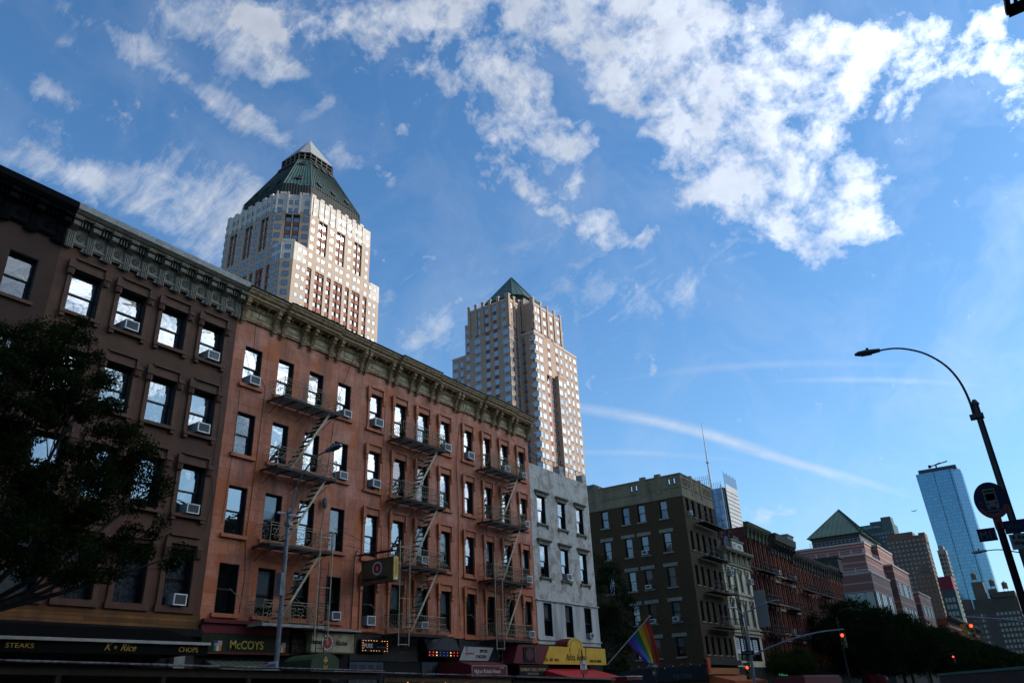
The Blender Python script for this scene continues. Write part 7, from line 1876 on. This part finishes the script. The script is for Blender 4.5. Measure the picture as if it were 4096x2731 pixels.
# corner restaurant of the olive building
o = root('garland_fascia', (-28, 64.2, 2.6), 'dark corner restaurant fascia with dim teal letters and tiny string lights', 'fascia')
mb = MB(); mb.fbox(FOL, -38, -25, 2.4, 3.5, .01, .25); mb.fbox(FR, 64.0, 71.9, 3.5, 3.9, .01, .4); mb.build('board', plain('inky board', (.008, .009, .013), .7), o)
text('veritas', .62, FOL, -27.9, 2.62, .26, plain('dim teal letters', (.05, .08, .085)), o)
m_tiny = emis('tiny amber bulb', (1, .5, .2), 1.2)
for i in range(36):
    mb = MB(); mb.ball(FOL.P(-34 + i * .26, 3.55 + .12 * math.sin(i * 1.7), .3), .015, .015, .015, 5, 4); mb.build('bulb', m_bulbb if i % 3 else m_tiny, o)
a3 = awning('orange_awning', FR, 64.4, 72.6, 2.75, 2.2, 2.2, .25, [plain('orange awning cloth', (.42, .09, .02), .7, c2=(.3, .06, .015)), m_dred], 'orange red cloth awning at the foot of the olive building')
board('orange_fascia', FR, 63.4, 70.6, 2.78, 3.25, .41, .5, plain('orange fascia', (.36, .13, .03), .6, c2=(.25, .08, .02)), 'plain orange fascia above the orange awning', 'fascia')
mb = MB(); mb.fbox(FR, 63.2, 63.75, 3.0, 4.0, .5, .6); single(mb, 'neon_sign', emis('orange red neon', (1, .10, .01), .03), (-24.5, 63.1, 2.9), 'glowing orange red sign panel on the olive building corner', 'sign')
for i in range(3):
    mb = MB(); mb.tube([FR.P(71.0 + i * .4, 3.5, 1.2), FR.P(70.8 + i * .4, 10.0, 1.15)], .05, 4); single(mb, 'drain_pipe', m_iron_dk, tuple(FR.P(71 + i * .4, 3.5, 1.2)), 'thin dark vertical pipe at the joint of olive and cream buildings', 'pipe', 'thin pipes beside the cream building')
def atm(o): text('SMOKE\nLOTTO', .34, FX(-24.3), 80.9, 4.0, .03, m_sgrey, o, sx=1.6, off=.006); text('ATM', .5, FX(-24.3), 80.5, 3.2, .03, m_sgrey2, o, sx=2.2, off=.01)
board('atm_sign', FX(-24.3), 79.9, 84.6, 3.1, 4.45, -.1, .02, m_black, 'black sign reading SMOKE LOTTO ATM at the red tenements', extra=atm)
mb = MB(); mb.fbox(FX(-24.2), 80.9, 83.6, 2.62, 2.82, 0, .04); single(mb, 'open_sign', emis('green neon', (.02, .5, .15), .6), (-24.2, 81, 2.6), 'small green neon strip under the black ATM sign', 'sign')
board('small_pale_sign', FX(-24.2), 86.5, 91.5, 4.1, 4.7, -.1, .02, plain('dim pale sign', (.09, .10, .12), .6), 'dim pale shop sign on the red tenements above the small tree')
# low things at the bottom right
P1_, P2_ = Vector((-5.6, 44, 0)), Vector((.8, 21.5, 0)); dv = (P2_ - P1_).normalized(); nv_ = Vector((dv.y, -dv.x, 0)) * -1
o = root('roadside_hut', tuple(P1_), 'unidentified dark form with a teal top edge, built as a hut, bottom right', 'hut')  # unidentified dark form, given the shape of a plain hut
Fh = Frame(P1_, dv, Vector((-dv.y, dv.x, 0)) * -1)
Lh = (P2_ - P1_).length; mb = MB(); mb.fbox(Fh, 0, Lh, 0, 1.78, -2.0, 0); mb.build('body', plain('near black panel', (.012, .015, .02), .5, c2=(.03, .035, .045), scale=1.2), o)
mb = MB(); mb.fbox(Fh, -.05, Lh + .05, 1.785, 1.87, -2.05, .06); mb.build('roof_edge', plain('teal painted edge', (.02, .16, .13), .5), o)
o = root('parked_bus', (-22, 88, 0), 'dark red vehicle roof line along the bottom edge', 'bus')
mb = MB(); mb.box(-20.2, -17.8, 66, 78, .35, 2.25); mb.build('body', m_dred, o)
mb = MB(); mb.box(-20.1, -17.9, 66.2, 77.8, 2.25, 2.38); mb.build('roof', plain('bus roof', (.10, .02, .02), .5), o)
mb = MB()
for y_ in (68, 75.5): mb.tube([(-20.25, y_, .45), (-17.75, y_, .45)], .45, 12)
mb.build('wheels', m_black, o)
o = root('inflatable_balloon', (-21, 118, 0), 'pink red balloon-like shape in the dark below the trees', 'balloon')
mb = MB(); mb.ball((-21.6, 110, 2.6), 1.0, 1.1, 1.3, 12, 8); mb.ball((-20.6, 110.4, 1.9), .9, .9, .6, 10, 6); mb.build('envelope', plain('pink red vinyl', (.36, .06, .06), .5), o, smooth=True)
# tiny bird
mb = MB(); b0 = Vector((-9.75, 90, 17.75)); 
for s_ in (-1, 1): mb.slab(Frame(b0, (1, 0, 0), (0, -1, 0)), [(0, 0), (s_ * .25, .12), (s_ * .28, .08), (s_ * .06, -.05)], -.01, .02)
mb.ball(b0, .08, .05, .04, 6, 4)
single(mb, 'bird', m_black, tuple(b0), 'small bird gliding left of the blue glass tower', 'bird')

# ================================================================= fire escape on the camera side (top right corner)
o = root('fire_escape', (4, 14, 14.6), 'black slatted fire escape balcony at the top right corner, seen from below', 'fire escape')
def wescape(z, y0, y1):
    mb = MB()
    for i in range(9): mb.fbox(WX, y0, y1, z - .03, z, .05 + i * .135, .05 + i * .135 + .07)
    k = int((y1 - y0) / .3)
    for i in range(k + 1): mb.fbox(WX, y0 + (y1 - y0) * i / k - .03, y0 + (y1 - y0) * i / k + .03, z - .07, z - .031, 0, 1.2)
    mb.fbox(WX, y0 - .1, y1 + .2, z - .12, z + .02, 1.18, 1.25); mb.fbox(WX, y1 + .0, y1 + .3, z - .12, z - .02, 0, 1.2); mb.build('platform', m_black, o)
    mb = MB()
    for zz in (z + .45, z + .9): mb.tube([WX.P(y0, zz, .02), WX.P(y0, zz, 1.22), WX.P(y1 + .1, zz, 1.22), WX.P(y1 + .1, zz, .02)], .02, 4)
    for i in range(30): mb.tube([WX.P(y0 + (y1 - y0) * i / 29, z, 1.22), WX.P(y0 + (y1 - y0) * i / 29, z + .9, 1.22)], .013, 3)
    mb.build('railing', m_black, o)
wescape(15.45, 12.2, 16.9); wescape(12.4, 8.5, 12.0)
